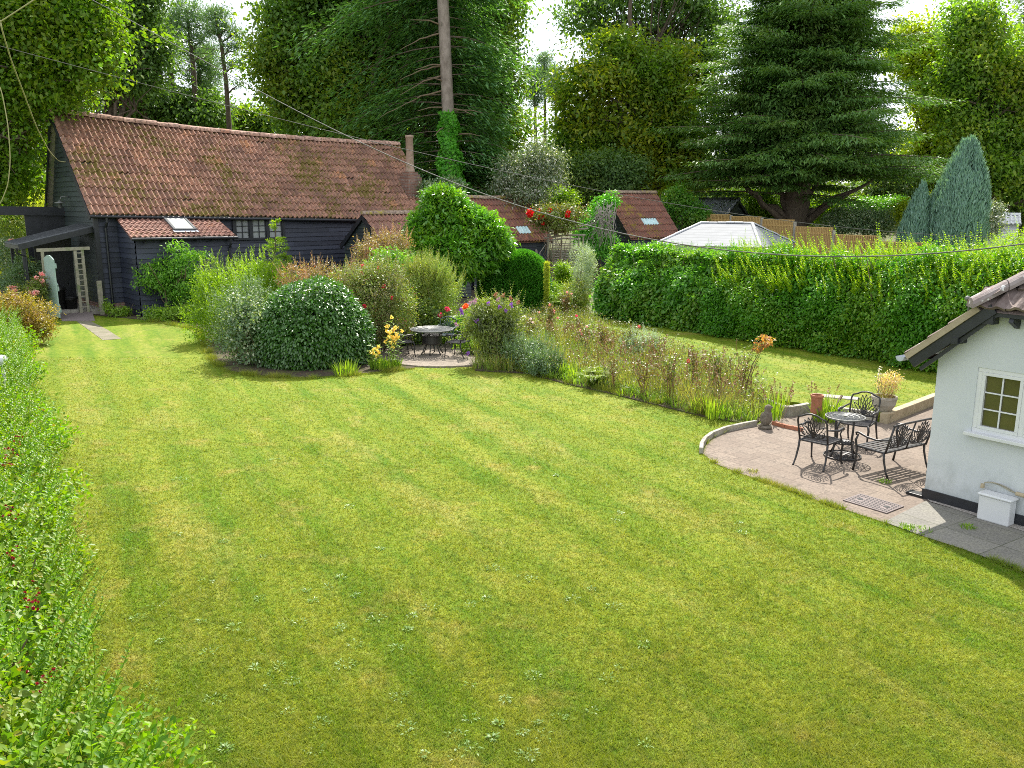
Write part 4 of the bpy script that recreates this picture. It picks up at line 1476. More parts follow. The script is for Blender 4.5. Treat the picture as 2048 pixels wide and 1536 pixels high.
def chair(name, label, loc, rz, m, group=None):
    t = thing(name, label, 'chair', loc, rz, group)
    put = lambda x, z: (x, by(z), z)
    mb = MB()
    arch = [(-0.245, 0.42), (-0.25, 0.6), (-0.255, 0.78), (-0.235, 0.845), (-0.17, 0.865), (-0.09, 0.905), (0, 0.92), (0.09, 0.905), (0.17, 0.865), (0.235, 0.845), (0.255, 0.78), (0.25, 0.6), (0.245, 0.42)]
    mb.tube([put(*p) for p in arch], 0.0165, 7)
    mb.tube([put(-0.245, 0.50), put(0, 0.49), put(0.245, 0.50)], 0.012, 6)
    fan(mb, 0, 0.5, 0.44, 0.37, put)
    mb.build('backrest', m, t, True)
    mb = MB()
    sq = [(-0.24, -0.235), (0.24, -0.235), (0.26, 0.22), (0.12, 0.26), (-0.12, 0.26), (-0.26, 0.22), (-0.24, -0.235)]
    mb.tube([(x, y, 0.42) for x, y in sq], 0.017, 6)
    for k in range(13):                       # pierced seat: two families of thin curved ribs
        q = -0.22 + 0.44 * k / 12
        mb.tube([(q * 0.3, -0.22, 0.425), (q * 0.9 + 0.05 * math.sin(k), 0.0, 0.42), (q * 1.1, 0.245, 0.425)], 0.0085, 4)
        mb.tube([(-0.24, q + 0.01, 0.424), (0, q * 0.8 + 0.03 + 0.03 * math.cos(k * 1.7), 0.419), (0.24, q + 0.01, 0.424)], 0.0085, 4)
    for k in range(8):
        a = math.pi * k / 8
        mb.tube([(0.2 * math.cos(a), 0.2 * math.sin(a), 0.424), (-0.2 * math.cos(a), -0.2 * math.sin(a), 0.424)], 0.008, 4)
    mb.build('seat', m, t)
    for sx in (-1, 1):
        mb = MB()
        mb.tube([(sx * 0.25, 0.225, 0.43), (sx * 0.275, 0.26, 0.34), (sx * 0.262, 0.25, 0.18), (sx * 0.265, 0.27, 0.03), (sx * 0.275, 0.295, 0.0)], [0.02, 0.021, 0.016, 0.014, 0.02], 7)
        mb.build('leg', m, t, True)
        mb = MB()
        mb.tube([(sx * 0.245, -0.235, 0.44), (sx * 0.25, -0.25, 0.3), (sx * 0.26, -0.30, 0.12), (sx * 0.265, -0.355, 0.02), (sx * 0.268, -0.37, 0.0)], [0.019, 0.018, 0.016, 0.014, 0.02], 7)
        mb.build('leg', m, t, True)
        mb = MB()
        mb.tube([(sx * 0.252, by(0.68), 0.68), (sx * 0.29, -0.18, 0.66), (sx * 0.315, -0.02, 0.635), (sx * 0.315, 0.12, 0.65), (sx * 0.30, 0.19, 0.635), (sx * 0.29, 0.21, 0.60)], [0.014, 0.016, 0.02, 0.024, 0.022, 0.014], 7)
        mb.tube([(sx * 0.30, 0.15, 0.635), (sx * 0.285, 0.11, 0.55), (sx * 0.275, 0.18, 0.47), (sx * 0.255, 0.22, 0.42)], 0.013, 6)
        mb.build('armrest', m, t, True)
    return t


def lattice_disc(mb, r, z, th=0.011, n=14):
    for q in (0.16, 0.42, 0.7, 0.97):
        mb.tube([(r * q * math.cos(2 * math.pi * k / 28), r * q * math.sin(2 * math.pi * k / 28), z) for k in range(29)], th, 5, caps=False)
    for k in range(n):
        a = 2 * math.pi * k / n
        for sgn in (-1, 1):
            mb.tube([(r * q * math.cos(a + sgn * 0.55 * math.sin(q * 4.6)), r * q * math.sin(a + sgn * 0.55 * math.sin(q * 4.6)), z - 0.001) for q in np.linspace(0.1, 0.97, 9)], th * 0.8, 4)
    mb.lathe([(r * 0.97, z - 0.014), (r, z - 0.012), (r, z + 0.012), (r * 0.97, z + 0.014)], (0, 0, 0), 36, caps=False)


def round_table(name, label, loc, r, h, m_top, m, nlegs, drum=False, ring=False, rz=0.0):
    t = thing(name, label, 'table', loc, rz)
    mb = MB()
    lattice_disc(mb, r, h, 0.011 if r < 0.4 else 0.017, 14 if r < 0.4 else 22)
    mb.build('table_top', m_top, t)
    for k in range(nlegs):
        a = 2 * math.pi * k / nlegs + 0.4
        cx, sx = math.cos(a), math.sin(a)
        mb = MB()
        if ring:
            pr = [(0.5, h - 0.01), (0.62, h - 0.08), (0.60, h * 0.6), (0.55, h * 0.4), (0.68, h * 0.15), (0.85, 0.0)]
        else:
            pr = [(0.62, h - 0.01), (0.5, h - 0.12), (0.32, h * 0.55), (0.30, h * 0.4), (0.42, h * 0.14), (0.52, 0.0)]
        mb.tube([(r * q * cx, r * q * sx, z) for q, z in pr], [0.014, 0.017, 0.017, 0.016, 0.015, 0.02], 7)
        mb.build('leg', m, t, True)
    mb = MB()
    if ring:
        lattice_disc(mb, r * 0.55, 0.26, 0.009, 8)
        lattice_disc(mb, r * 0.95, 0.018, 0.008, 12)
    if drum:
        mb.lathe([(0.02, 0.30), (0.27, 0.30), (0.29, 0.32), (0.29, 0.52), (0.31, 0.53), (0.31, 0.56), (0.02, 0.56)], (0, 0, 0), 24)
    mb.build('shelf', m, t)
    return t


round_table('bistro_table', 'small round pierced metal table on the paved patio', (5.74, 14.2, 0.012), 0.33, 0.71, M['grey_iron'], M['iron'], 4, ring=True)
chair('garden_chair', 'dark metal armchair turned away from view, left of the small table', (5.18, 13.78, 0.012), -R(46), M['iron'], 'metal armchairs on the patio')
chair('garden_chair', 'dark metal armchair facing us behind the small table', (6.28, 14.95, 0.012), R(140), M['iron'], 'metal armchairs on the patio')

# two-seat bench
t = thing('garden_bench', 'dark metal two seat bench with slatted seat and scrolled back', 'bench', (6.23, 13.45, 0.012), math.atan2(0.52, -0.31) - R(90))
m = M['iron']
mb = MB()
wb = 0.52
put = lambda x, z: (x, by(z) - 0.03, z)
mb.tube([put(-wb, 0.42), put(-wb - 0.005, 0.6), put(-wb - 0.01, 0.90)], 0.017, 7)
mb.tube([put(wb, 0.42), put(wb + 0.005, 0.6), put(wb + 0.01, 0.90)], 0.017, 7)
mb.tube([put(-wb - 0.03, 0.895), put(-wb * 0.5, 0.905), put(0, 0.905), put(wb * 0.5, 0.905), put(wb + 0.03, 0.895)], 0.018, 7)
mb.tube([put(0, 0.42), put(0, 0.9)], 0.013, 6)
for sx in (-1, 1):
    mb.tube([put(0, 0.56), put(sx * 0.13, 0.50), put(sx * 0.26, 0.49), put(sx * 0.4, 0.50), put(sx * wb, 0.56)], 0.012, 6)
    fan(mb, sx * 0.26, 0.50, 0.46, 0.39, put)
mb.build('backrest', m, t, True)
mb = MB()
mb.tube([(-wb, -0.24, 0.42), (wb, -0.24, 0.42), (wb, 0.27, 0.42), (-wb, 0.27, 0.42), (-wb, -0.24, 0.42)], 0.019, 6)
for k in range(6):
    y = -0.185 + k * 0.082
    mb.box((0, y, 0.427), (2 * wb - 0.03, 0.05, 0.012))
for x in (-0.17, 0.17):
    mb.box((x, 0.015, 0.415), (0.035, 0.5, 0.014))
mb.build('seat', m, t)
for sx in (-1, 1):
    mb = MB(); mb.tube([(sx * wb, 0.25, 0.62), (sx * (wb + 0.01), 0.285, 0.52), (sx * wb, 0.26, 0.36), (sx * wb, 0.27, 0.15), (sx * (wb + 0.005), 0.30, 0.0)], [0.014, 0.02, 0.019, 0.016, 0.02], 7); mb.build('leg', m, t, True)
    mb = MB(); mb.tube([(sx * wb, -0.24, 0.43), (sx * wb, -0.25, 0.3), (sx * wb, -0.30, 0.12), (sx * wb, -0.36, 0.0)], [0.02, 0.018, 0.016, 0.02], 7); mb.build('leg', m, t, True)
    mb = MB(); mb.tube([(sx * wb, by(0.66), 0.64), (sx * (wb + 0.01), -0.1, 0.60), (sx * (wb + 0.01), 0.08, 0.61), (sx * (wb + 0.01), 0.24, 0.655), (sx * (wb + 0.01), 0.29, 0.64), (sx * (wb + 0.01), 0.28, 0.60)], [0.013, 0.016, 0.018, 0.02, 0.018, 0.012], 7); mb.build('armrest', m, t, True)

# far table set on the round patio
round_table('garden_table', 'large round pale pierced metal table on the round stone patio', (-2.32, 24.35, 0.05), 0.63, 0.72, M['grey_iron'], M['iron'], 6, drum=True)
m2 = surf_mat('verdigris_iron', (0.05, 0.075, 0.075), (0.10, 0.13, 0.13), 20, 0.5, 0.2, metal=0.3)
g = 'metal chairs round the large pale table'
chair('garden_chair', 'dark metal chair on the right of the large pale table', (-1.55, 23.95, 0.05), R(62), M['iron'], g)
chair('garden_chair', 'dark metal chair on the left of the large pale table, by the yellow flowers', (-3.12, 23.95, 0.05), -R(62), M['iron'], g)
chair('garden_chair', 'grey green metal chair behind the large pale table', (-2.0, 25.3, 0.05), R(168), m2, g)
chair('garden_chair', 'metal chair behind the yellow flowers, mostly hidden', (-3.35, 24.95, 0.05), -R(120), M['iron'], g)

# ---------------------------------------------------------------- small things by the patio
g = G(1632, 826, 0.2)
mb = MB()
mb.lathe([(0.10, 0), (0.115, 0.03), (0.105, 0.2), (0.115, 0.33), (0.13, 0.335), (0.13, 0.375), (0.105, 0.376), (0.095, 0.2)], (g.x, g.y, 0.2), 18, caps=False)
tag(mb.build('terracotta_pot', M['terracotta'], smooth=False), 'tall old terracotta pot at the edge of the raised lawn', 'pot')
mb = MB()
mb.bar(G(1652, 846) + Vector((0, 0, 0.02)), AT(1684, 791, G(1652, 846).y + 0.35), 0.035, 0.035)
tag(mb.build('wooden_stake', M['twig']), 'brown wooden stake leaning behind the patio table', 'stake')
# perforated drain cover
g = [G(*p, 0.02) for p in [(1687, 1001), (1719, 987), (1808, 1013), (1774, 1027)]]
c = (g[0] + g[1] + g[2] + g[3]) / 4
dx = ((g[2] - g[1]) + (g[3] - g[0])) / 2; dy = ((g[1] - g[0]) + (g[2] - g[3])) / 2
Lx, Ly = dx.length, dy.length
t = thing('drain_cover', 'perforated pinkish drain cover with two dark holes in the paving', 'drain cover', (c.x, c.y, 0.013), math.atan2(dx.y, dx.x))
mb = MB(); mb.box((0, 0, 0.008), (Lx, Ly, 0.016))
mb.build('plate', surf_mat('drain_plate', (0.13, 0.10, 0.095), (0.19, 0.15, 0.14), 10, 0.7, 0.3), t, bevel=0.004)
mb = MB()
nx, ny = 22, 7
for i in range(nx):
    for j in range(ny):
        x = (i + 0.5) / nx - 0.5; y = (j + 0.5) / ny - 0.5
        if min(abs(x - 0.3), abs(x + 0.3)) < 0.07 and abs(y) < 0.22: continue
        mb.box((x * Lx * 0.95, y * Ly * 0.93, 0.0175), (Lx / nx * 0.5, Ly / ny * 0.45, 0.003))
for sx in (-0.3, 0.3):
    mb.lathe([(0.045, 0.016), (0.045, 0.0195), (0.0, 0.0195)], (sx * Lx, 0, 0), 14, caps=False)
mb.build('slots', M['plastic_black'], t)
mb = MB(); q = G(1836, 992); mb.box((q.x - 0.02, q.y, 0.03), (0.26, 0.16, 0.05), rz=SITE)
tag(mb.build('gully', M['plastic_black'], bevel=0.006), 'small black drain gully at the foot of the cottage corner', 'gully')

# ================================================================== PLANTS
def nrm(a):
    return a / np.maximum(np.linalg.norm(a, axis=-1, keepdims=True), 1e-9)


def rdir(n):
    return nrm(RNG.normal(size=(n, 3)))


def leaf_geo(P, D, N, L, Wd, fold=0.18, droop=0.0):
    """four-vertex folded leaves: base P, direction D, face normal N, length L, width Wd"""
    D = nrm(D)
    S = nrm(np.cross(D, N))
    N2 = np.cross(S, D)
    L = np.asarray(L).reshape(-1, 1) * np.ones((len(P), 1)); Wd = np.asarray(Wd).reshape(-1, 1) * np.ones((len(P), 1))
    mid = P + D * L * 0.45
    tip = P + D * L - np.array([0, 0, 1.0]) * L * droop
    V = np.stack([P, mid + S * Wd / 2 + N2 * Wd * fold, tip, mid - S * Wd / 2 + N2 * Wd * fold], 1).reshape(-1, 3)
    F = np.arange(len(P) * 4).reshape(-1, 4)
    return V, F


def leaf_round(P, D, N, L, Wd, fold=0.16, droop=0.12):
    """six-vertex leaves with a rounded outline, folded along the midrib"""
    D = nrm(D)
    S = nrm(np.cross(D, N))
    N2 = np.cross(S, D)
    L = np.asarray(L).reshape(-1, 1) * np.ones((len(P), 1)); Wd = np.asarray(Wd).reshape(-1, 1) * np.ones((len(P), 1))
    tip = P + D * L - np.array([0, 0, 1.0]) * L * droop
    a, b = P + D * L * 0.28, P + D * L * 0.68 - np.array([0, 0, 1.0]) * L * droop * 0.4
    up = N2 * Wd * fold
    V = np.stack([P, a + S * Wd * 0.48 + up, b + S * Wd * 0.40 + up, tip, b - S * Wd * 0.40 + up, a - S * Wd * 0.48 + up], 1).reshape(-1, 3)
    k = (np.arange(len(P)) * 6)[:, None]
    F = np.concatenate([k + np.array([[0, 1, 2, 3]]), k + np.array([[0, 3, 4, 5]])])
    return V, F


def merge(parts):
    Vs, Fs, n = [], [], 0
    for V, F in parts:
        Vs.append(V); Fs.append(F + n); n += len(V)
    return np.concatenate(Vs), np.concatenate(Fs)


def np_tubes(paths, sides=4):
    """[(pts (k,3), radii (k,))] -> V, F quads"""
    parts = []
    for pts, rad in paths:
        pts = np.asarray(pts, float); k = len(pts)
        rad = np.asarray(rad, float) * np.ones(k)
        T = np.gradient(pts, axis=0); T = nrm(T)
        ref = np.array([0, 0, 1.0]) if abs(T[0, 2]) < 0.9 else np.array([1.0, 0, 0])
        A = nrm(np.cross(T, ref)); Bv = np.cross(T, A)
        an = np.arange(sides) * 2 * np.pi / sides
        V = pts[:, None] + (A[:, None] * np.cos(an)[None, :, None] + Bv[:, None] * np.sin(an)[None, :, None]) * rad[:, None, None]
        i, j = np.meshgrid(np.arange(k - 1), np.arange(sides), indexing='ij')
        j2 = (j + 1) % sides
        F = np.stack([i * sides + j, i * sides + j2, (i + 1) * sides + j2, (i + 1) * sides + j], -1).reshape(-1, 4)
        parts.append((V.reshape(-1, 3), F))
    return merge(parts)


def blob_shell(blobs, n, shell=0.72, lump=0.16):
    """n points through the outer part of a set of ellipsoids (cx,cy,cz,rx,ry,rz), with outward directions"""
    bl = np.array(blobs, float)
    ar = (bl[:, 3] * bl[:, 5] + bl[:, 3] * bl[:, 4] + bl[:, 4] * bl[:, 5])
    idx = RNG.choice(len(bl), n, p=ar / ar.sum())
    d = rdir(n)
    ph = RNG.uniform(0, 6.28, (len(bl), 4, 1)); fr = RNG.normal(size=(len(bl), 4, 3)) * 3.2
    w = sum(np.sin((d * fr[idx, k]).sum(1) + ph[idx, k, 0]) for k in range(4)) / 4
    rad = (shell + (1 - shell) * RNG.random(n) ** 0.6) * (1 + lump * w * 1.6)
    P = bl[idx, :3] + d * bl[idx, 3:6] * rad[:, None]
    O = nrm(d / bl[idx, 3:6])
    return P, O


def clumps(P, O, per, spread, flat=0.65):
    """per leaves round every clump centre"""
    n = len(P)
    Q = np.repeat(P, per, 0) + RNG.normal(size=(n * per, 3)) * np.array([1, 1, flat]) * spread
    return Q, np.repeat(O, per, 0)


def leaf_dirs(O, out=0.5, rnd=0.9, up=0.0, droop=0.0, facing=0.6, nup=0.5):
    n = len(O)
    D = nrm(O * out + rdir(n) * rnd + np.array([0, 0, up - droop]))
    N = nrm(O * facing + np.array([0, 0, nup]) + rdir(n) * 0.55)
    return D, N


def sub_lumps(blobs, per=9, f0=0.30, f1=0.52, k0=0.55, k1=0.9):
    """break every lump of a crown into smaller boughs standing out of its surface"""
    out = []
    for b in blobs:
        d = rdir(per); k = RNG.uniform(k0, k1, per)
        for j in range(per):
            f = RNG.uniform(f0, f1)
            out.append((b[0] + d[j, 0] * b[3] * k[j], b[1] + d[j, 1] * b[4] * k[j], b[2] + d[j, 2] * b[5] * k[j], b[3] * f, b[4] * f, b[5] * f * 0.8))
    return out


def crown(name, blobs, n, per, spread, L, Wd, m, parent=None, shell=0.6, zmin=None, lump=0.16, flat=0.65, inner=0.12, sub=0, rnd_leaf=False, stray=0.8, **kw):
    core = blobs
    if sub:
        blobs = sub_lumps(blobs, sub)
    leaf_geo = leaf_round if rnd_leaf else globals()['leaf_geo']
    P, O = blob_shell(blobs, n, shell, lump)
    if sub:                                   # stray sprays standing clear of the crown
        far = (RNG.random(n) < 0.16)[:, None] * np.abs(RNG.normal(size=(n, 1))) * stray
        P = P + O * far
    Q, OO = clumps(P, O, per, spread, flat)
    if zmin is not None:
        k = Q[:, 2] > zmin
        Q, OO = Q[k], OO[k]
    D, N = leaf_dirs(OO, **kw)
    s = RNG.uniform(0.65, 1.25, len(Q))
    g = [leaf_geo(Q, D, N, L * s, Wd * s, droop=0.12)]
    if inner:
        P2, O2 = blob_shell(core, int(n * per * inner * 0.5), 0.35, lump)
        P2 = P2 - O2 * spread * 0.6
        if zmin is not None:
            k = P2[:, 2] > zmin; P2, O2 = P2[k], O2[k]
        D2, N2 = leaf_dirs(O2, **kw)
        g.append(leaf_geo(P2, D2, N2, L * 1.25, Wd * 1.35))
    V, F = merge(g)
    return np_mesh(name, V, F, m, parent)


def limb(p, q, r0, r1, k=7, wob=0.08, sag=0.0):
    p, q = np.array(p, float), np.array(q, float)
    t = np.linspace(0, 1, k)[:, None]
    L = np.linalg.norm(q - p)
    w = RNG.normal(size=(k, 3)) * wob * L * np.sin(np.pi * t) * 0.5
    pts = p + (q - p) * t + w
    pts[:, 2] += sag * L * np.sin(np.pi * t[:, 0])
    return pts, np.linspace(r0, r1, k)


def blobs_px(lst, D):
    """crown lumps given as seen from the terrace: (px, py, D offset, half width px, half height px)"""
    out = []
    for (px, py, dd, rx, rz) in lst:
        y = D + dd
        c = AT(px, py, y)
        s = y * 0.978 / FPX
        out.append((c.x, c.y, c.z, rx * s, max(rx, rz) * s * 0.85, rz * s))
    return out


def broad_tree(name, label, base, blobs, m, n, per, spread, L, Wd, r=0.35, bark='bark', limbs=22, cat='tree', group=None, trunk_top=None, vis=None, **kw):
    t = thing(name, label, cat, base, 0, group)
    bl = [(b[0] - base[0], b[1] - base[1], b[2] - base[2], b[3], b[4], b[5]) for b in blobs]
    top = max(b[2] + b[5] * 0.5 for b in bl)
    low = min(b[2] - b[5] for b in bl)
    cx = sum(b[0] * b[3] for b in bl) / sum(b[3] for b in bl); cy = sum(b[1] * b[3] for b in bl) / sum(b[3] for b in bl)
    tip = trunk_top or (cx * 0.7, cy * 0.7, top)
    pth = [limb((0, 0, -0.2), tip, r, r * 0.22, 10, 0.03)]
    pth[0][1][0] *= 1.35
    P, O = blob_shell(bl, limbs, 0.7)
    M_ = M[bark]
    for q in P:
        f = RNG.uniform(0.25, 0.85)
        k = int(f * 9)
        a = pth[0][0][k]
        if q[2] < a[2] - 0.5:
            f = max(0.15, min(0.8, (q[2] - 0.5) / max(top, 1))); a = pth[0][0][int(f * 9)]
        rr = r * 0.42 * (1 - f * 0.5)
        pt, rd = limb(a, q, rr, rr * 0.15, 7, 0.10, 0.06)
        pth.append((pt, rd))
        for s in range(3):
            e = pt[4] + rdir(1)[0] * np.linalg.norm(q - a) * 0.35
            pth.append(limb(pt[3], e, rr * 0.35, rr * 0.08, 5, 0.1))
    V, F = np_tubes(pth, 6)
    np_mesh('trunk', V, F, M[bark], t)
    kw.setdefault('sub', 13)
    crown('crown', bl, n, per, spread, L, Wd, m, t, **kw)
    return t


# leaves ------------------------------------------------------------
LM = {}
LM['oak'] = leaf_mat('oak_leaf', (0.063, 0.144, 0.012), (0.138, 0.230, 0.018), (0.172, 0.230, 0.018), 0.5)
LM['dark_oak'] = leaf_mat('dark_oak_leaf', (0.059, 0.116, 0.031), (0.119, 0.197, 0.048), None, 0.42)
LM['big'] = leaf_mat('broad_leaf', (0.066, 0.143, 0.031), (0.132, 0.224, 0.042), (0.251, 0.313, 0.030), 0.48, patch=0.22, patch_at=0.52)
LM['fir'] = leaf_mat('fir_needles', (0.056, 0.140, 0.050), (0.112, 0.217, 0.078), None, 0.35, rough=0.55)
LM['cedar'] = leaf_mat('cypress_needles', (0.049, 0.121, 0.029), (0.111, 0.207, 0.048), (0.130, 0.207, 0.041), 0.3, rough=0.55, patch=0.5)
LM['pine'] = leaf_mat('pine_needles', (0.073, 0.136, 0.072), (0.132, 0.211, 0.102), None, 0.3)
LM['chestnut'] = leaf_mat('chestnut_leaf', (0.079, 0.156, 0.022), (0.158, 0.245, 0.029), (0.330, 0.340, 0.022), 0.5, patch=0.3, patch_at=0.5)
LM['lime'] = leaf_mat('lime_leaf', (0.084, 0.171, 0.026), (0.168, 0.263, 0.036), (0.281, 0.330, 0.030), 0.5, patch=0.25, patch_at=0.5)
LM['yellow'] = leaf_mat('yellow_leaf', (0.184, 0.245, 0.012), (0.286, 0.326, 0.020), None, 0.5)
LM['hedge1'] = leaf_mat('dogwood_leaf', (0.058, 0.182, 0.023), (0.130, 0.280, 0.039), (0.182, 0.299, 0.039), 0.45, rough=0.35, spec=0.5, patch=0.8)
LM['hedge2'] = leaf_mat('privet_leaf', (0.047, 0.163, 0.013), (0.098, 0.247, 0.018), (0.169, 0.299, 0.018), 0.45, rough=0.4, spec=0.4, patch=0.6)
LM['shoot'] = leaf_mat('privet_shoot', (0.14, 0.24, 0.010), (0.26, 0.34, 0.02), None, 0.55)
LM['laurel'] = leaf_mat('dome_leaf', (0.031, 0.104, 0.012), (0.066, 0.152, 0.019), None, 0.28, rough=0.36, spec=0.9)
LM['acid'] = leaf_mat('acid_leaf', (0.14, 0.24, 0.010), (0.26, 0.34, 0.02), (0.10, 0.20, 0.015), 0.5, patch=1.0)
LM['grey_green'] = leaf_mat('grey_green_leaf', (0.08, 0.14, 0.07), (0.15, 0.21, 0.12), (0.10, 0.17, 0.05), 0.3, patch=1.5)
LM['variegated'] = leaf_mat('variegated_leaf', (0.08, 0.14, 0.07), (0.16, 0.22, 0.12), None, 0.3, rare=(0.55, 0.58, 0.42), rare_at=0.86)
LM['berberis'] = leaf_mat('berberis_leaf', (0.112, 0.168, 0.036), (0.194, 0.235, 0.058), (0.245, 0.202, 0.130), 0.4, patch=1.2, rare=(0.30, 0.09, 0.07), rare_at=0.93)
LM['purple'] = leaf_mat('purple_leaf', (0.216, 0.120, 0.084), (0.324, 0.204, 0.144), (0.204, 0.204, 0.072), 0.38, patch=1.5, rare=(0.42, 0.10, 0.09), rare_at=0.93)
LM['olive'] = leaf_mat('olive_leaf', (0.144, 0.216, 0.060), (0.264, 0.336, 0.096), (0.336, 0.324, 0.084), 0.42, patch=1.2)
LM['rhodo'] = leaf_mat('rhododendron_leaf', (0.064, 0.187, 0.021), (0.129, 0.281, 0.030), (0.215, 0.351, 0.023), 0.4, rough=0.35, spec=0.6, patch=1.0, patch_at=0.55)
LM['yew'] = leaf_mat('yew_needles', (0.036, 0.143, 0.018), (0.085, 0.247, 0.026), None, 0.35)
LM['yew_tip'] = leaf_mat('yew_tips', (0.20, 0.24, 0.03), (0.33, 0.33, 0.06), None, 0.45)
LM['wisteria'] = leaf_mat('climber_leaf', (0.07, 0.19, 0.02), (0.16, 0.30, 0.04), None, 0.45)
LM['buddleia'] = leaf_mat('buddleia_leaf', (0.13, 0.18, 0.035), (0.22, 0.25, 0.06), (0.17, 0.20, 0.12), 0.4, patch=1.4)
LM['rose'] = leaf_mat('rose_leaf', (0.08, 0.13, 0.025), (0.16, 0.20, 0.05), (0.19, 0.11, 0.045), 0.35, patch=1.2, rare=(0.40, 0.38, 0.30), rare_at=0.92)
LM['silver'] = leaf_mat('silver_leaf', (0.21, 0.27, 0.20), (0.33, 0.38, 0.30), None, 0.3)
LM['dry'] = leaf_mat('dry_grass', (0.19, 0.17, 0.06), (0.34, 0.28, 0.12), (0.15, 0.19, 0.04), 0.4, patch=1.2)
LM['dry_stem'] = leaf_mat('dry_stem', (0.15, 0.08, 0.04), (0.28, 0.17, 0.09), None, 0.1)
LM['blade'] = leaf_mat('iris_blade', (0.10, 0.19, 0.02), (0.24, 0.30, 0.035), None, 0.4)
LM['fern'] = leaf_mat('fern_leaf', (0.10, 0.17, 0.02), (0.20, 0.24, 0.03), None, 0.4)
LM['holly'] = leaf_mat('silver_holly', (0.07, 0.11, 0.05), (0.15, 0.19, 0.11), None, 0.25, rough=0.3, spec=0.9, rare=(0.50, 0.50, 0.42), rare_at=0.74)
LM['blue'] = leaf_mat('blue_conifer', (0.12, 0.22, 0.17), (0.22, 0.34, 0.28), None, 0.15, rough=0.6)
LM['orange'] = leaf_mat('azalea_leaf', (0.16, 0.14, 0.02), (0.30, 0.22, 0.04), (0.30, 0.17, 0.06), 0.4, patch=1.6, rare=(0.40, 0.42, 0.28), rare_at=0.93)
LM['bright'] = leaf_mat('bright_leaf', (0.10, 0.19, 0.02), (0.19, 0.28, 0.03), None, 0.4)
LM['ivy'] = leaf_mat('ivy_leaf', (0.060, 0.228, 0.024), (0.132, 0.348, 0.036), None, 0.4)
LM['under'] = leaf_mat('understorey_leaf', (0.053, 0.109, 0.036), (0.119, 0.190, 0.054), (0.172, 0.231, 0.036), 0.4, patch=0.25)
LM['bramble'] = leaf_mat('bramble_leaf', (0.06, 0.135, 0.012), (0.17, 0.235, 0.022), (0.24, 0.23, 0.02), 0.42, patch=1.3, rare=(0.28, 0.20, 0.04), rare_at=0.95)
LM['privet'] = leaf_mat('front_privet', (0.061, 0.150, 0.008), (0.169, 0.280, 0.012), (0.216, 0.286, 0.010), 0.42, rough=0.45, spec=0.35, patch=0.9, rare=(0.26, 0.17, 0.03), rare_at=0.955)
LM['tallgrass'] = leaf_mat('meadow_grass', (0.22, 0.26, 0.02), (0.36, 0.36, 0.06), None, 0.45)
LM['weed'] = leaf_mat('weed_leaf', (0.096, 0.178, 0.035), (0.160, 0.238, 0.070), None, 0.3)


def petal_mat(name, c1, c2):
    return leaf_mat(name, c1, c2, None, 0.3, tcol=(1.2, 1.0, 1.0))


PM = {k: petal_mat(k + '_petal', *v) for k, v in dict(
    red=((0.55, 0.01, 0.012), (0.75, 0.03, 0.03)), pink=((0.62, 0.03, 0.12), (0.75, 0.10, 0.22)), crimson=((0.5, 0.01, 0.06), (0.72, 0.03, 0.10)),
    yellow=((0.72, 0.55, 0.06), (0.85, 0.72, 0.22)), purple=((0.22, 0.07, 0.42), (0.36, 0.16, 0.55)), mauve=((0.36, 0.20, 0.30), (0.50, 0.32, 0.42)),
    white=((0.75, 0.68, 0.62), (0.8, 0.75, 0.72)), rust=((0.30, 0.14, 0.08), (0.40, 0.20, 0.12)), orange=((0.75, 0.12, 0.02), (0.8, 0.2, 0.04)), blush=((0.75, 0.35, 0.35), (0.8, 0.5, 0.45)), berry=((0.30, 0.01, 0.02), (0.12, 0.01, 0.02))).items()}


def bloom(parent, loc, r, m, name='bloom', n=26, sq=1.0):
    d = rdir(n)
    P = np.array(loc) + d * r * 0.25 * np.array([1, 1, sq])
    N = nrm(np.cross(d, rdir(n)))
    V, F = leaf_geo(P, d * np.array([1, 1, sq]), N, r * 0.95, r * 0.9, 0.25)
    return np_mesh(name, V, F, m, parent)


def spike(parent, p, q, r, m, name='flower_spike', n=60):
    t = RNG.random(n)[:, None]
    P = np.array(p) + (np.array(q) - np.array(p)) * t
    d = rdir(n)
    V, F = leaf_geo(P + d * r * 0.3, d, rdir(n), r * (1.15 - 0.9 * t[:, 0]), r * 0.6)
    return np_mesh(name, V, F, m, parent)


def stems_mesh(parent, n, spread, h, r=0.008, m='twig', lean=0.5, base=0.12, name='stems'):
    pth = []
    for k in range(n):
        a, q = RNG.uniform(0, 6.28), RNG.uniform(0.1, 1) ** 0.6
        p0 = np.array([math.cos(a) * base * q, math.sin(a) * base * q, -0.02])
        p1 = np.array([math.cos(a) * spread * q, math.sin(a) * spread * q, h * RNG.uniform(0.6, 1.0)])
        pth.append(limb(p0, p1, r, r * 0.4, 6, 0.10, 0.05))
    V, F = np_tubes(pth, 4)
    return np_mesh(name, V, F, M[m] if isinstance(m, str) else m, parent)


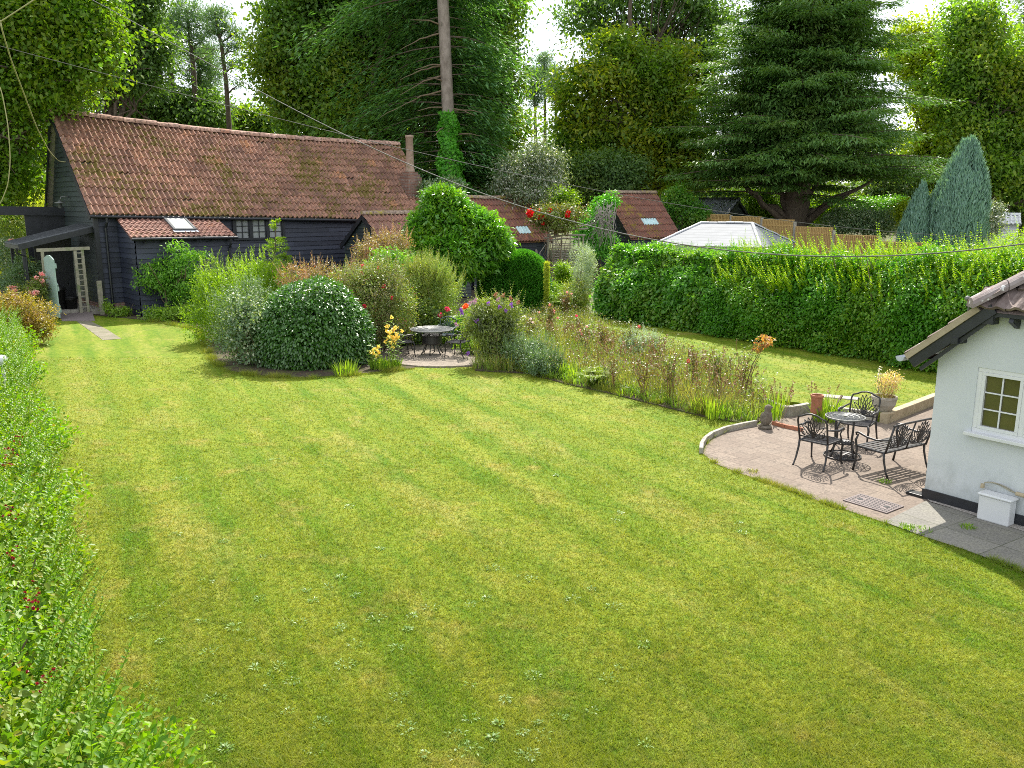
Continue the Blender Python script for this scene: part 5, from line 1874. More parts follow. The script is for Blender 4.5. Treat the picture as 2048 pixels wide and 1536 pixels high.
def shrub(name, label, base, blobs, m, n, per, spread, L, Wd, cat='shrub', group=None, stems=14, flowers=(), zmin=0.02, shoots=0, shoot_len=0.4, shoot_m=None, stem_r=0.012, **kw):
    """blobs are relative to the base; flowers = [(material key, count, radius)] scattered over the outside"""
    t = thing(name, label, cat, base, 0, group)
    rx = max(abs(b[0]) + b[3] for b in blobs); h = max(b[2] + b[5] * 0.6 for b in blobs)
    stems_mesh(t, stems, rx * 0.6, h * 0.85, stem_r)
    sb = kw.pop('sub', 6); kw.setdefault('stray', 0.22)
    if sb:
        crown('foliage', list(blobs) + sub_lumps(blobs, sb, 0.22, 0.38, 0.5, 0.74), n, per, spread, L, Wd, m, t, zmin=zmin, **kw)
    else:
        crown('foliage', blobs, n, per, spread, L, Wd, m, t, zmin=zmin, **kw)
    if shoots:
        P, O = blob_shell(blobs, shoots * 3, 0.95)
        k = (O[:, 2] > 0.15); P, O = P[k][:shoots], O[k][:shoots]
        parts = shoot_leaves(P, O, shoot_len, L, Wd)
        np_mesh('shoots', *parts, shoot_m or m, t)
    for key, cnt, r in flowers:
        P, O = blob_shell(blobs, cnt * 4, 0.97)
        k = (O[:, 2] > -0.2) & (O[:, 1] < 0.35) & (P[:, 2] > 0.1); P = P[k][:cnt]
        for p in P:
            bloom(t, p, r * RNG.uniform(0.7, 1.2), PM[key])
    return t


def shoot_leaves(P, O, length, L, Wd, up=1.2, step=None, rnd=False):
    """upright leafy shoots starting at P: pairs of leaves up a bending stem"""
    parts = []
    leaf_geo = leaf_round if rnd else globals()['leaf_geo']
    k = max(5, int(length / (step or L * 0.42)))
    for p, o in zip(P, O):
        ln = length * RNG.uniform(0.5, 1.25)
        d = nrm((np.array([0, 0, up]) + o * 0.5 + RNG.normal(size=3) * 0.22)[None])[0]
        t = np.linspace(0, 1, k)
        bend = RNG.normal(size=3) * 0.12 * ln
        pts = p + d * t[:, None] * ln + bend * (t ** 2)[:, None]
        a = np.arange(k) * 2.4 + RNG.uniform(0, 6)
        side = np.stack([np.cos(a), np.sin(a), np.full(k, 0.75)], -1)
        sc = (1.15 - 0.75 * t) * RNG.uniform(0.8, 1.1)
        parts.append(leaf_geo(pts, side, np.array([0, 0, 1.0]) + rdir(k) * 0.3, L * sc, Wd * sc))
        parts.append(leaf_geo(pts, side * np.array([-1, -1, 1]), np.array([0, 0, 1.0]) + rdir(k) * 0.3, L * sc, Wd * sc))
        parts.append(np_tubes([(pts, np.full(k, 0.0028))], 3))
    return merge(parts)


def blades(n, base_r, h, w, arch=0.5, up=1.0):
    """arching strap leaves from a tuft, three segments each"""
    a = RNG.uniform(0, 6.28, n); q = np.sqrt(RNG.random(n))
    P = np.stack([np.cos(a) * q * base_r, np.sin(a) * q * base_r, np.zeros(n)], -1)
    a2 = a + RNG.normal(size=n) * 0.7
    ln = h * RNG.uniform(0.55, 1.1, n)
    out = np.stack([np.cos(a2), np.sin(a2), np.zeros(n)], -1)
    lean = RNG.uniform(0.05, 1.0, n) * arch
    S = np.stack([-np.sin(a2), np.cos(a2), np.zeros(n)], -1)
    V = []
    for t, ww in ((0, 0.8), (0.4, 1.0), (0.75, 0.7), (1.0, 0.05)):
        c = P + out * (ln * lean * t ** 1.6)[:, None] + np.array([0, 0, 1.0]) * (ln * up * (t - 0.35 * lean * t ** 2.2))[:, None]
        V.append(c + S * (w * ww / 2)); V.append(c - S * (w * ww / 2))
    V = np.stack(V, 1).reshape(-1, 3)
    b = (np.arange(n) * 8)[:, None]
    F = np.concatenate([b + np.array([[2 * i, 2 * i + 1, 2 * i + 3, 2 * i + 2]]) for i in range(3)])
    return V, F


def tuft(name, label, base, n, r, h, w, m, cat='plant', group=None, arch=0.5, heads=0, head_m=None, up=1.0):
    t = thing(name, label, cat, base, 0, group)
    np_mesh('leaves', *blades(n, r, h, w, arch, up), m, t)
    if heads:
        pth, pts = [], []
        for k in range(heads):
            a, q = RNG.uniform(0, 6.28), RNG.uniform(0, 1)
            e = np.array([math.cos(a) * r * (0.6 + 1.4 * q), math.sin(a) * r * (0.6 + 1.4 * q), h * RNG.uniform(1.0, 1.45)])
            pth.append(limb((math.cos(a) * r * q, math.sin(a) * r * q, 0), e, 0.005, 0.003, 5, 0.08))
            tt = np.linspace(0.65, 1, 9)[:, None]
            pts.append(pth[-1][0][-3] + (e - pth[-1][0][-3]) * tt)
        np_mesh('stems', *np_tubes(pth, 3), LM['dry_stem'], t)
        P = np.concatenate(pts)
        np_mesh('seed_heads', *leaf_geo(P, rdir(len(P)) + np.array([0, 0, 0.5]), rdir(len(P)), 0.05, 0.03), head_m or LM['dry_stem'], t)
    return t


def box_foliage(a, b, thick, z0, h0, h1, n, L, Wd, out, bulge=0.18, rough=1.0, shoulder=0.9):
    """leaves over the front, top and ends of a hedge whose front foot runs a -> b"""
    a, b, out = np.array(a, float)[:2], np.array(b, float)[:2], np.array(out, float)[:2]
    Ln = np.linalg.norm(b - a)
    u = RNG.random(n)
    h = h0 + (h1 - h0) * u
    tot = h + thick
    w = RNG.random(n) * (1 + 0.0)
    isF = RNG.random(n) < h / (h + thick * 0.8)
    lump = 0.17 * rough * (np.sin(u * Ln * 1.1) + np.sin(u * Ln * 2.7 + 1.3 + w * 3) + np.sin(u * Ln * 0.53 + w * 4) + np.sin(w * 9 + u * Ln * 1.9) + 0.7 * np.sin(u * Ln * 5.1 - w * 11)) * 0.6
    depth = RNG.random(n) ** 1.8 * 0.5
    fz = w
    # front: foot slightly tucked in, belly out, shoulder rounded
    prof = bulge * np.sin(np.pi * np.clip(fz, 0, 1) * 0.9) - shoulder * np.clip(fz - 0.55, 0, 1) ** 1.4 * 3
    offF = prof + lump - depth
    x = a[0] + (b[0] - a[0]) * u; y = a[1] + (b[1] - a[1]) * u
    P = np.zeros((n, 3)); O = np.zeros((n, 3))
    oF = np.where(isF, offF, -0.5 * shoulder - (thick - 0.5 * shoulder) * w)
    P[:, 0] = x + out[0] * oF; P[:, 1] = y + out[1] * oF
    P[:, 2] = z0 + np.where(isF, h * fz, h * (1 + lump * 0.35) - depth * 0.6)
    O[isF] = np.array([out[0], out[1], 0.25]); O[~isF] = np.array([0, 0, 1])
    return P, nrm(O), u, h


def hedge(name, label, a, b, thick, z0, h0, h1, n, L, Wd, m, out, shoots=0, shoot_len=0.45, shoot_m=None, shoot_L=None, cat='hedge', droop=0.35):
    t = thing(name, label, cat, ((a[0] + b[0]) / 2, (a[1] + b[1]) / 2, z0))
    org = np.array(t.location)
    P, O, u, h = box_foliage(a, b, thick, z0, h0, h1, n, L, Wd, out)
    Q, OO = clumps(P[: n // 4], O[: n // 4], 4, 0.10, 0.8)
    k = Q[:, 2] > z0 + 0.03
    Q, OO = Q[k], OO[k]
    D, N = leaf_dirs(OO, 0.6, 0.8, 0.0, droop, 0.6, 0.6)
    s = RNG.uniform(0.6, 1.3, len(Q))
    # back and end faces plus a fill of bigger inner leaves
    Pb = Q - OO * 0.5
    V, F = merge([leaf_round(Q - org, D, N, L * s, Wd * s), leaf_geo((Pb - org)[::3], D[::3], N[::3], L * 2.6, Wd * 3.0)])
    np_mesh('foliage', V, F, m, t)
    o2 = np.array([out[0], out[1]])
    pth = []
    for k in range(60):
        q = RNG.random(); c = np.array(a[:2]) + (np.array(b[:2]) - np.array(a[:2])) * q - o2 * thick * RNG.uniform(0.3, 0.8)
        pth.append(limb((c[0] - org[0], c[1] - org[1], 0), (c[0] - org[0] + RNG.normal() * 0.4, c[1] - org[1] + RNG.normal() * 0.3, (h0 + h1) / 2 * 0.95), 0.03, 0.01, 5, 0.1))
    np_mesh('stems', *np_tubes(pth, 4), M['twig'], t)
    if shoots:
        q = RNG.random(shoots); hh = h0 + (h1 - h0) * q
        off = -thick * RNG.random(shoots) + 0.05
        c = np.array(a[:2]) + (np.array(b[:2]) - np.array(a[:2])) * q[:, None] + o2 * off[:, None]
        rise = np.clip(0.62 + (0.05 - off) / thick * 0.7, 0.62, 1.0)
        Ps = np.concatenate([c, (z0 + hh * rise * RNG.uniform(0.92, 1.0, shoots))[:, None]], 1)
        g = shoot_leaves(Ps - org, np.tile(np.array([out[0], out[1], 0.3]), (shoots, 1)), shoot_len, shoot_L or L, (shoot_L or L) * 0.5)
        np_mesh('shoots', *g, shoot_m or m, t)
    return t


def rel(base, lst):
    base = Vector(base)
    return [(b[0] - base.x, b[1] - base.y, b[2] - base.z, b[3], b[4], b[5]) for b in blobs_px(lst, base.y)]


# ---------------------------------------------------------------- the right-hand hedge, two kinds of bush in one line
HA, HB = Vector((3.35, 31.6, UP_Z)), Vector((11.6, 19.1, UP_Z))
hd = (HB - HA).normalized(); hout = Vector((hd.y, -hd.x, 0))
hout = -hout if hout.y > 0 else hout
HM = HA.lerp(HB, 0.36)
HE = HA + hd * 24
hedge('hedge', 'broad leaved pale topped hedge at the far end of the raised lawn', HA, HM, 1.7, UP_Z, 2.3, 2.45, 62000, 0.125, 0.075, LM['hedge1'], hout, shoots=420, shoot_len=0.45, shoot_L=0.13)
hedge('hedge', 'dense privet hedge with bright upright shoots along the raised lawn', HM, HE, 1.7, UP_Z, 2.45, 3.15, 120000, 0.085, 0.046, LM['hedge2'], hout, shoots=1000, shoot_len=0.75, shoot_m=LM['shoot'], shoot_L=0.10)
shrub('shrub', 'bright yellow green bush beyond the hedge beside the blue conifer', (20.5, 33.0, 0), [(0, 0, 1.6, 3.0, 2.0, 1.9), (3.4, 0, 2.0, 3.0, 2.0, 2.0)], LM['acid'], 2600, 12, 0.16, 0.11, 0.05, shoots=220, shoot_len=0.6, shoot_m=LM['shoot'])

# ---------------------------------------------------------------- left-hand hedge in front
LA, LB = Vector((-2.95, 5.2, 0)), Vector((-15.2, 25.6, 0))
ld = (LB - LA).normalized(); lout = Vector((ld.y, -ld.x, 0))
lout = lout if lout.x > 0 else -lout
LM1 = LA.lerp(LB, 0.30)


def front_hedge():
    t = thing('hedge', 'privet and bramble hedge running along the left of the mown lawn', 'hedge', LA)
    org = np.array(LA)
    P, O, u, h = box_foliage(LA - ld * 2, LB, 2.3, 0, 1.15, 1.0, 30000, 0.06, 0.03, lout, rough=1.5)
    Q, OO = clumps(P, O, 3, 0.09, 0.9)
    dist = (Q - np.array(LA)) @ np.array(ld)
    # density falls off with distance: fewer, slightly larger leaves far away
    keep = RNG.random(len(Q)) < np.clip(1.25 - dist / 26, 0.45, 1)
    keep &= Q[:, 2] > 0.03
    Q, OO, dist = Q[keep], OO[keep], dist[keep]
    D, N = leaf_dirs(OO, 0.45, 0.8, 0.35, 0.0, 0.5, 0.7)
    s = RNG.uniform(0.6, 1.25, len(Q)) * (1 + np.clip(dist, 0, 25) * 0.02)
    np_mesh('foliage', *merge([leaf_round(Q - org, D, N, 0.066 * s, 0.034 * s), leaf_geo((Q - OO * 0.3 - org)[::4], D[::4], N[::4], 0.13, 0.09)]), LM['privet'], t)
    # upright privet shoots all along
    n = 1500
    q = RNG.random(n) ** 1.1
    c = np.array(LA) + (np.array(LB) - np.array(LA)) * (q[:, None] * 1.08 - 0.08)
    off = -2.2 * RNG.random(n) ** 1.6 + 0.12
    c = c + np.array(lout) * off[:, None]
    c[:, 2] = np.where(off > -0.15, RNG.uniform(0.25, 1.05, n), RNG.uniform(0.8, 1.1, n))
    np_mesh('shoots', *shoot_leaves(c - org, np.tile(np.array(lout), (n, 1)) * (off > -0.3)[:, None], 0.45, 0.072, 0.036, step=0.032, rnd=True), LM['privet'], t)
    # bramble growing through the near part
    n = 15000
    P, O, u, h = box_foliage(LA - ld * 2, LA + ld * 7.5, 2.3, 0, 1.35, 1.25, n, 0.1, 0.07, lout)
    gate = np.sin(u * 14) + np.sin(u * 5.3 + 2) + RNG.normal(size=n) * 0.7 > -0.15
    inn = (P - np.array(LA)) @ np.array(lout) < 0.02
    P, O = P[gate & inn], O[gate & inn]
    P += O * 0.04
    D, N = leaf_dirs(O, 0.4, 1.0, 0.1, 0.1, 0.4, 1.0)
    s = RNG.uniform(0.6, 1.3, len(P))
    np_mesh('bramble_leaves', *leaf_round(P - org, D, N, 0.075 * s, 0.055 * s), LM['bramble'], t)
    pth = []
    for k in range(18):
        q = RNG.uniform(-0.04, 0.25)
        c = np.array(LA) + (np.array(LB) - np.array(LA)) * q - np.array(lout) * RNG.uniform(0.9, 1.9)
        a = RNG.uniform(0, 6.28)
        e = c + np.array([math.cos(a), math.sin(a), 0]) * RNG.uniform(0.4, 0.8)
        pth.append(limb((c[0], c[1], 1.0) - org, (e[0], e[1], 1.12) - org, 0.006, 0.003, 12, 0.03, 0.16))
    np_mesh('bramble_canes', *np_tubes(pth, 5), surf_mat('bramble_cane', (0.22, 0.07, 0.05), (0.33, 0.14, 0.09), 5, 0.6, 0.0), t)
    pb = []
    for k in range(26):
        q = RNG.uniform(-0.05, 0.30)
        c = np.array(LA) + (np.array(LB) - np.array(LA)) * q + np.array(lout) * RNG.uniform(-1.5, -0.1)
        for j in range(9):
            pb.append(c + np.array([RNG.normal() * 0.04, RNG.normal() * 0.04, 1.22 + RNG.normal() * 0.05]) - org)
    pb = np.array(pb)
    P = np.repeat(pb, 10, 0); d = rdir(len(P))
    np_mesh('berries', *leaf_geo(P, d, rdir(len(P)), 0.016, 0.016), PM['berry'], t)
    pth = []
    for k in range(70):
        q = RNG.random()
        c = np.array(LA) + (np.array(LB) - np.array(LA)) * q - np.array(lout) * RNG.uniform(0.3, 1.6) - org
        pth.append(limb((c[0], c[1], 0), (c[0] + RNG.normal() * 0.3, c[1] + RNG.normal() * 0.3, 1.0), 0.016, 0.008, 5, 0.1))
    np_mesh('stems', *np_tubes(pth, 4), M['twig'], t)


front_hedge()
t = thing('garden_lamp', 'white ball on a slim post poking out of the left hedge', 'post', AT(4, 722, 17.5) * 1.0)
bz = t.location.z; t.location.z = 0
mb = MB(); mb.tube([(0, 0, 0), (0, 0, bz)], 0.035, 10); mb.build('post', M['white_paint'], t, True)
mb = MB(); mb.ball((0, 0, bz), 0.13, 20, 14); mb.build('ball', M['white_paint'], t, True)

# ---------------------------------------------------------------- the island border, left to right
b0 = G(625, 745)
shrub('dome_shrub', 'large clipped glossy dome shaped bush at the lawn edge', (b0.x - 0.22, b0.y + 1.35, 0), [(0, 0, 0.85, 1.46, 1.4, 1.43), (0.5, 0.1, 0.7, 1.0, 1.1, 1.25), (-0.6, 0, 0.6, 0.9, 1.1, 1.15)], LM['laurel'], 15000, 3, 0.05, 0.08, 0.05, rnd_leaf=True, sub=0, shoots=60, shoot_len=0.14,
      shell=0.93, lump=0.06, out=0.7, rnd=0.55, droop=0.45, facing=1.0, nup=0.5, inner=0.5, stems=20)
g = G(500, 742); shrub('variegated_shrub', 'cream edged loose shrub to the left of the clipped dome', (g.x, g.y + 0.8, 0), [(0, 0, 0.8, 0.75, 0.7, 0.95), (-0.35, 0.1, 1.2, 0.5, 0.5, 0.75), (0.45, 0.1, 0.6, 0.7, 0.6, 0.7)], LM['variegated'], 900, 9, 0.10, 0.085, 0.055, shoots=50, shoot_len=0.45, out=0.6)
g = G(455, 735); shrub('grey_shrub', 'soft grey green bush at the left end of the border', (g.x, g.y + 1.1, 0), [(0, 0, 1.0, 0.7, 0.7, 1.1), (0.4, 0.3, 1.3, 0.6, 0.6, 0.9)], LM['grey_green'], 800, 10, 0.12, 0.07, 0.028, shoots=70, shoot_len=0.4)
g = G(480, 690); shrub('acid_shrub', 'large feathery yellow green shrub behind the dome', (g.x, g.y + 0.8, 0), rel((g.x, g.y + 0.8, 0), [(480, 610, 0, 85, 75), (430, 640, -0.2, 60, 55), (525, 575, 0.5, 55, 55), (555, 600, 0.3, 45, 50), (420, 570, 0.2, 30, 40)]), LM['acid'], 2200, 10, 0.14, 0.085, 0.032, shoots=260, shoot_len=0.5, droop=0.1)
g = G(360, 632); base = (g.x, g.y - 0.1, 0)
t = shrub('wall_climber', 'arching green climber trained against the lean-to boards', base, rel(base, [(360, 560, 0, 50, 45), (320, 545, 0, 45, 28), (352, 510, 0.1, 22, 28), (395, 585, 0, 40, 35), (290, 570, -0.1, 22, 16), (385, 508, 0.1, 28, 9), (425, 590, -0.2, 38, 36)]), LM['wisteria'], 720, 11, 0.13, 0.13, 0.055, droop=0.5, stems=8, stem_r=0.03)
for lab, pxs in (('low green plants at the foot of the lean-to boards', [(310, 634), (345, 640), (385, 640)]),):
    g = G(345, 645); base = (g.x, g.y + 0.5, 0)
    shrub('low_plants', lab, base, rel(base, [(312, 630, 0, 26, 14), (345, 630, 0, 30, 17), (385, 628, 0, 32, 20)]), LM['bright'], 420, 10, 0.12, 0.10, 0.05, cat='plants', stems=5)
g = G(248, 634); base = (g.x, g.y, 0)
shrub('small_weed', 'small leafy plant growing by the barn brick plinth', base, rel(base, [(238, 622, 0, 20, 10), (215, 612, 0, 5, 16)]), LM['bright'], 120, 8, 0.08, 0.09, 0.05, cat='plant', stems=4)

# young conifer-like sapling against the barn window
base = Vector((-8.2, 28.6, 0))
t = thing('sapling', 'tall feathery pale green sapling in front of the barn window', 'sapling', base)
tp = AT(553, 436, base.y)
pth = [limb((0, 0, 0), (tp.x - base.x, 0, tp.z), 0.035, 0.008, 9, 0.02)]
Ps, Ds = [], []
for k in range(46):
    f = RNG.uniform(0.25, 0.98); z = tp.z * f
    a = RNG.uniform(0, 6.28); ln = 0.95 * (1 - f) + 0.14
    p0 = np.array([(tp.x - base.x) * f, 0, z]); e = p0 + np.array([math.cos(a) * ln, math.sin(a) * ln, ln * 0.30])
    pth.append(limb(p0, e, 0.010, 0.003, 6, 0.05, 0.05))
    for s in np.linspace(0.1, 1, 16):
        Ps.append(p0 + (e - p0) * s); Ds.append((e - p0))
lp = Vector((1.0, 0.0, 0))
pth.append(limb((0.2, 0, 0), (0.72, 0, 2.85), 0.02, 0.006, 7, 0.03))
for k in range(22):
    f = RNG.uniform(0.35, 1); p0 = np.array([0.2 + 0.52 * f, 0, 2.85 * f]); a = RNG.uniform(0, 6.28); ln = 0.5 * (1 - f) + 0.12
    e = p0 + np.array([math.cos(a) * ln, math.sin(a) * ln, ln * 0.4]); pth.append(limb(p0, e, 0.008, 0.003, 5, 0.05))
    for s in np.linspace(0.1, 1, 12):
        Ps.append(p0 + (e - p0) * s); Ds.append((e - p0))
np_mesh('stem', *np_tubes(pth, 5), M['twig'], t)
Ps = np.repeat(np.array(Ps), 4, 0); Ds = np.repeat(nrm(np.array(Ds)), 4, 0)
np_mesh('foliage', *leaf_geo(Ps + RNG.normal(size=Ps.shape) * 0.012, Ds * 0.6 + rdir(len(Ps)) * 0.9 + [0, 0, 0.1], rdir(len(Ps)) + [0, 0, 1], 0.085, 0.022), LM['acid'], t)

g = G(625, 690); base = (g.x - 0.1, 26.6, 0)
shrub('purple_shrub', 'low purple brown shrub behind the dome against the barn', base, rel(base, [(600, 555, 0, 45, 26), (650, 560, 0, 42, 28), (625, 590, -0.3, 60, 40)]), LM['purple'], 900, 10, 0.10, 0.065, 0.03, shoots=110, shoot_len=0.4)
g = G(740, 700); base = (-3.9, 24.9, 0)
shrub('berberis', 'large bronze green bush to the right of the dome', base, rel(base, [(745, 600, 0, 62, 70), (710, 570, 0.3, 50, 40), (790, 620, 0.0, 45, 65), (760, 550, 0.5, 50, 32), (735, 660, -0.3, 45, 40)]), LM['berberis'], 2900, 10, 0.12, 0.06, 0.032, shoots=160, shoot_len=0.35, flowers=[('crimson', 8, 0.05)], droop=0.15)
base = (-4.0, 29.5, 0)
shrub('red_shrub', 'reddish arching shrub in front of the gabled outhouse', base, rel(base, [(760, 500, 0, 55, 26), (790, 485, 0.2, 35, 20), (720, 545, -0.6, 25, 20), (760, 545, 0, 60, 40)]), LM['purple'], 900, 10, 0.11, 0.075, 0.035, shoots=100, shoot_len=0.45, droop=0.1)
base = (-3.0, 28.0, 0)
shrub('white_green_shrub', 'pale green broad leaved shrub between the bronze bush and outhouse', base, rel(base, [(790, 525, 0, 36, 22), (770, 545, 0, 40, 40)]), LM['hedge1'], 420, 9, 0.12, 0.12, 0.06, shoots=30, shoot_len=0.3)
base = (-2.55, 27.3, 0)
shrub('feathery_shrub', 'olive feathery bush with arching pale plumes beside the yew', base, rel(base, [(845, 585, 0, 52, 52), (880, 590, 0.2, 40, 48), (835, 630, -0.3, 45, 40), (850, 555, 0.2, 40, 32)]), LM['olive'], 2300, 10, 0.12, 0.085, 0.022, shoots=420, shoot_len=0.55, shoot_m=LM['olive'], up=0.4)
base = (-2.7, 26.3, 0)
shrub('green_shrub', 'dark green bush behind the large metal table', base, rel(base, [(815, 660, 0, 50, 40), (860, 635, 0.2, 45, 32)]), LM['under'], 800, 10, 0.11, 0.085, 0.05)
base = (-3.3, 33.4, 0)
shrub('rhododendron', 'big bright green rhododendron hiding the barn end', base, rel(base, [(895, 440, 0, 60, 48), (885, 400, 0, 40, 26), (945, 455, -0.2, 50, 36), (850, 465, 0, 40, 42), (985, 480, -0.5, 36, 36), (900, 510, -0.4, 90, 60)]), LM['rhodo'], 5200, 7, 0.12, 0.20, 0.075, sub=7, stray=0.15, out=0.75, rnd=0.65, droop=0.05, nup=0.7, facing=0.3, stem_r=0.03)
# clipped yew block
base = Vector((0.12, 33.8, 0))
t = thing('yew_block', 'clipped dark green yew block with pale fringed right edge', 'yew', base, -0.25)
n = 42000
a = RNG.uniform(-1, 1, n); bq = RNG.uniform(-1, 1, n); c = RNG.random(n)
f = RNG.random(n)
hx, hy, hh = 1.42, 1.0, 2.5
# superellipsoid shell
d = rdir(n); d[:, 2] = np.abs(d[:, 2])
k = (np.abs(d) ** 3.6).sum(1) ** (-1 / 3.6)
P = d * k[:, None] * np.array([hx, hy, hh * 0.98]) * (1 - 0.16 * RNG.random((n, 1)) ** 2)
P[:, 0] += 0.05 * np.sin(P[:, 2] * 3); P[:, 2] += 0.06 * np.sin(P[:, 0] * 4 + P[:, 1] * 3)
O = nrm(d * np.array([1, 1, 0.5]))
D, N = leaf_dirs(O, 0.8, 0.6, 0.35, 0.0, 0.4, 0.6)
np_mesh('foliage', *merge([leaf_geo(P, D, N, 0.11, 0.035), leaf_geo(P[::3] - O[::3] * 0.25, D[::3], N[::3], 0.3, 0.2)]), LM['yew'], t)
k = RNG.random(1500)
P2 = np.stack([np.full(1500, hx * 0.98) + RNG.normal(size=1500) * 0.03, -hy * 0.75 + RNG.normal(size=1500) * 0.14, 0.15 + k * hh * 0.78], -1)
D2 = np.array([0.9, -0.2, 0.7]) + rdir(1500) * 0.5
np_mesh('fringe', *leaf_geo(P2, D2, rdir(1500), 0.15, 0.035), LM['yew_tip'], t)
stems_mesh(t, 10, 0.8, 2.0, 0.04)

# ---------------------------------------------------------------- around the round patio
for i, (px, py, h, nf, lab) in enumerate(((790, 738, 1.35, 26, 'tall yellow evening primrose beside the left metal chair'), (748, 742, 0.75, 10, 'shorter yellow evening primrose at the foot of the dome'))):
    g = G(px, py)
    t = thing('evening_primrose', lab, 'flower', (g.x, g.y + 0.15, 0.03), 0, 'yellow evening primroses')
    ns = 7 if i == 0 else 5
    pth, Pl, Dl = [], [], []
    for k in range(ns):
        a = RNG.uniform(0, 6.28); e = np.array([math.cos(a) * 0.2, math.sin(a) * 0.2, h * RNG.uniform(0.65, 1.05)])
        pt, rd = limb((RNG.normal() * 0.1, RNG.normal() * 0.1, 0), e, 0.009, 0.004, 8, 0.05)
        pth.append((pt, rd))
        for s in np.linspace(0.05, 0.9, 34):
            q = s * 7; j = int(min(q, 6)); Pl.append(pt[j] + (pt[j + 1] - pt[j]) * (q - j)); Dl.append([math.cos(s * 40), math.sin(s * 40), 0.35])
    np_mesh('stems', *np_tubes(pth, 4), M['twig'], t)
    Pl, Dl = np.array(Pl), np.array(Dl)
    np_mesh('foliage', *merge([leaf_geo(Pl, Dl, rdir(len(Pl)) * 0.4 + [0, 0, 1], 0.15 * np.ones(len(Pl)), 0.035, droop=0.2), blades(60, 0.15, 0.3, 0.03)]), LM['bright'], t)
    for k in range(nf):
        pt = pth[RNG.integers(ns)][0]; q = RNG.uniform(0.6, 1.0) * 7; j = int(min(q, 6))
        p = pt[j] + (pt[j + 1] - pt[j]) * (q - j) + RNG.normal(size=3) * 0.05
        bloom(t, p, 0.055, PM['yellow'], n=14)
for i, (px, py, lab) in enumerate(((770, 742, 'green strap leaves at the edge of the lawn beside the primrose'), (960, 650, 'tall green iris blades behind the patio'), (690, 752, 'long grass blades along the foot of the dome'))):
    g = G(px, py) if i != 1 else Vector((-1.0, 27.0, 0))
    tuft('iris_tuft', lab, (g.x, g.y + 0.1, 0.03), 70 if i != 1 else 90, 0.22 if i == 0 else 0.3, 0.4 if i != 1 else 0.95, 0.03, LM['blade'], 'plant', None, 0.6 if i != 1 else 0.25)
# pink and orange flowers behind the back chair
for key, pts, lab in (('pink', [(880, 630), (895, 618)], 'pink peony like flowers behind the back metal chair'), ('orange', [(932, 612), (928, 616)], 'orange red flowers left of the purple buddleia')):
    g = AT(pts[0][0], pts[0][1], 26.2)
    t = thing('flower', lab, 'flower', (g.x, 26.2, 0.03))
    stems_mesh(t, 5, 0.25, g.z, 0.006)
    crown('foliage', [(0, 0, g.z * 0.5, 0.3, 0.3, g.z * 0.42)], 60, 8, 0.07, 0.10, 0.045, LM['bright'], t)
    for p in pts:
        q = AT(p[0], p[1], 26.1)
        bloom(t, (q.x - g.x, -0.1, q.z - 0.03), 0.085, PM[key], n=30)
q = AT(911, 633, 26.3)
t = thing('bird_bath', 'small pale stone bird bath beside the back metal chair', 'bird bath', (q.x, 26.3, 0))
mb = MB(); mb.lathe([(0.14, 0), (0.14, 0.08), (0.07, 0.14), (0.06, q.z - 0.14), (0.09, q.z - 0.1)], (0, 0, 0), 14); mb.build('pedestal', M['stone'], t)
mb = MB(); mb.lathe([(0.09, q.z - 0.10), (0.24, q.z - 0.03), (0.25, q.z + 0.02), (0.21, q.z + 0.02), (0.10, q.z - 0.05)], (0, 0, 0), 18); mb.build('bowl', M['stone'], t)

# low leafy plants edging the round patio
for i, (px, py, D, key, lab, rx, rz) in enumerate((
        (955, 690, 24.6, 'bright', 'low pale green plants between the patio and the buddleia', 40, 26),
        (925, 655, 26.0, 'hedge1', 'leafy green plants behind the right metal chair', 38, 26),
        (860, 690, 26.4, 'bright', 'light green leafy plants behind the large table', 40, 20))):
    base = (AT(px, py, D).x, D, 0.03)
    shrub('border_plants', lab, base, rel(base, [(px, py, 0, rx, rz), (px + 15, py + 10, -0.2, rx * 0.8, rz * 0.7)]), LM[key], 420, 9, 0.09, 0.075, 0.035, cat='plants', stems=6)

g = G(990, 732); base = Vector((g.x, g.y + 0.2, 0.05))
t = shrub('buddleia', 'yellow green buddleia with purple flower spikes beside the round patio', base, rel(base, [(990, 655, 0, 42, 42), (975, 625, 0, 34, 28), (1010, 630, 0, 36, 30), (955, 650, 0, 26, 34), (1020, 670, 0, 30, 34), (985, 690, -0.1, 36, 28)]), LM['buddleia'], 950, 9, 0.11, 0.115, 0.03, stems=34, stem_r=0.016, droop=0.25, shoots=80, shoot_len=0.5, shell=0.4, sub=5)
for px, py, key, ln in ((937, 608, 'mauve', 0.14), (950, 605, 'mauve', 0.14), (975, 609, 'purple', 0.13), (1000, 616, 'purple', 0.12), (1022, 612, 'purple', 0.12), (1012, 622, 'purple', 0.10), (922, 622, 'purple', 0.17), (925, 628, 'purple', 0.12), (951, 642, 'purple', 0.1), (914, 651, 'mauve', 0.16), (935, 708, 'purple', 0.12), (990, 592, 'rust', 0.2), (1005, 594, 'rust', 0.17), (1022, 600, 'rust', 0.18), (1035, 606, 'rust', 0.15), (994, 602, 'mauve', 0.14)):
    q = AT(px, py, base.y - 0.25 - RNG.uniform(0, 0.25)) - base
    e = q + Vector((RNG.uniform(-0.05, 0.09), 0, ln * RNG.uniform(0.3, 0.8)))
    spike(t, q, e, 0.05, PM[key])

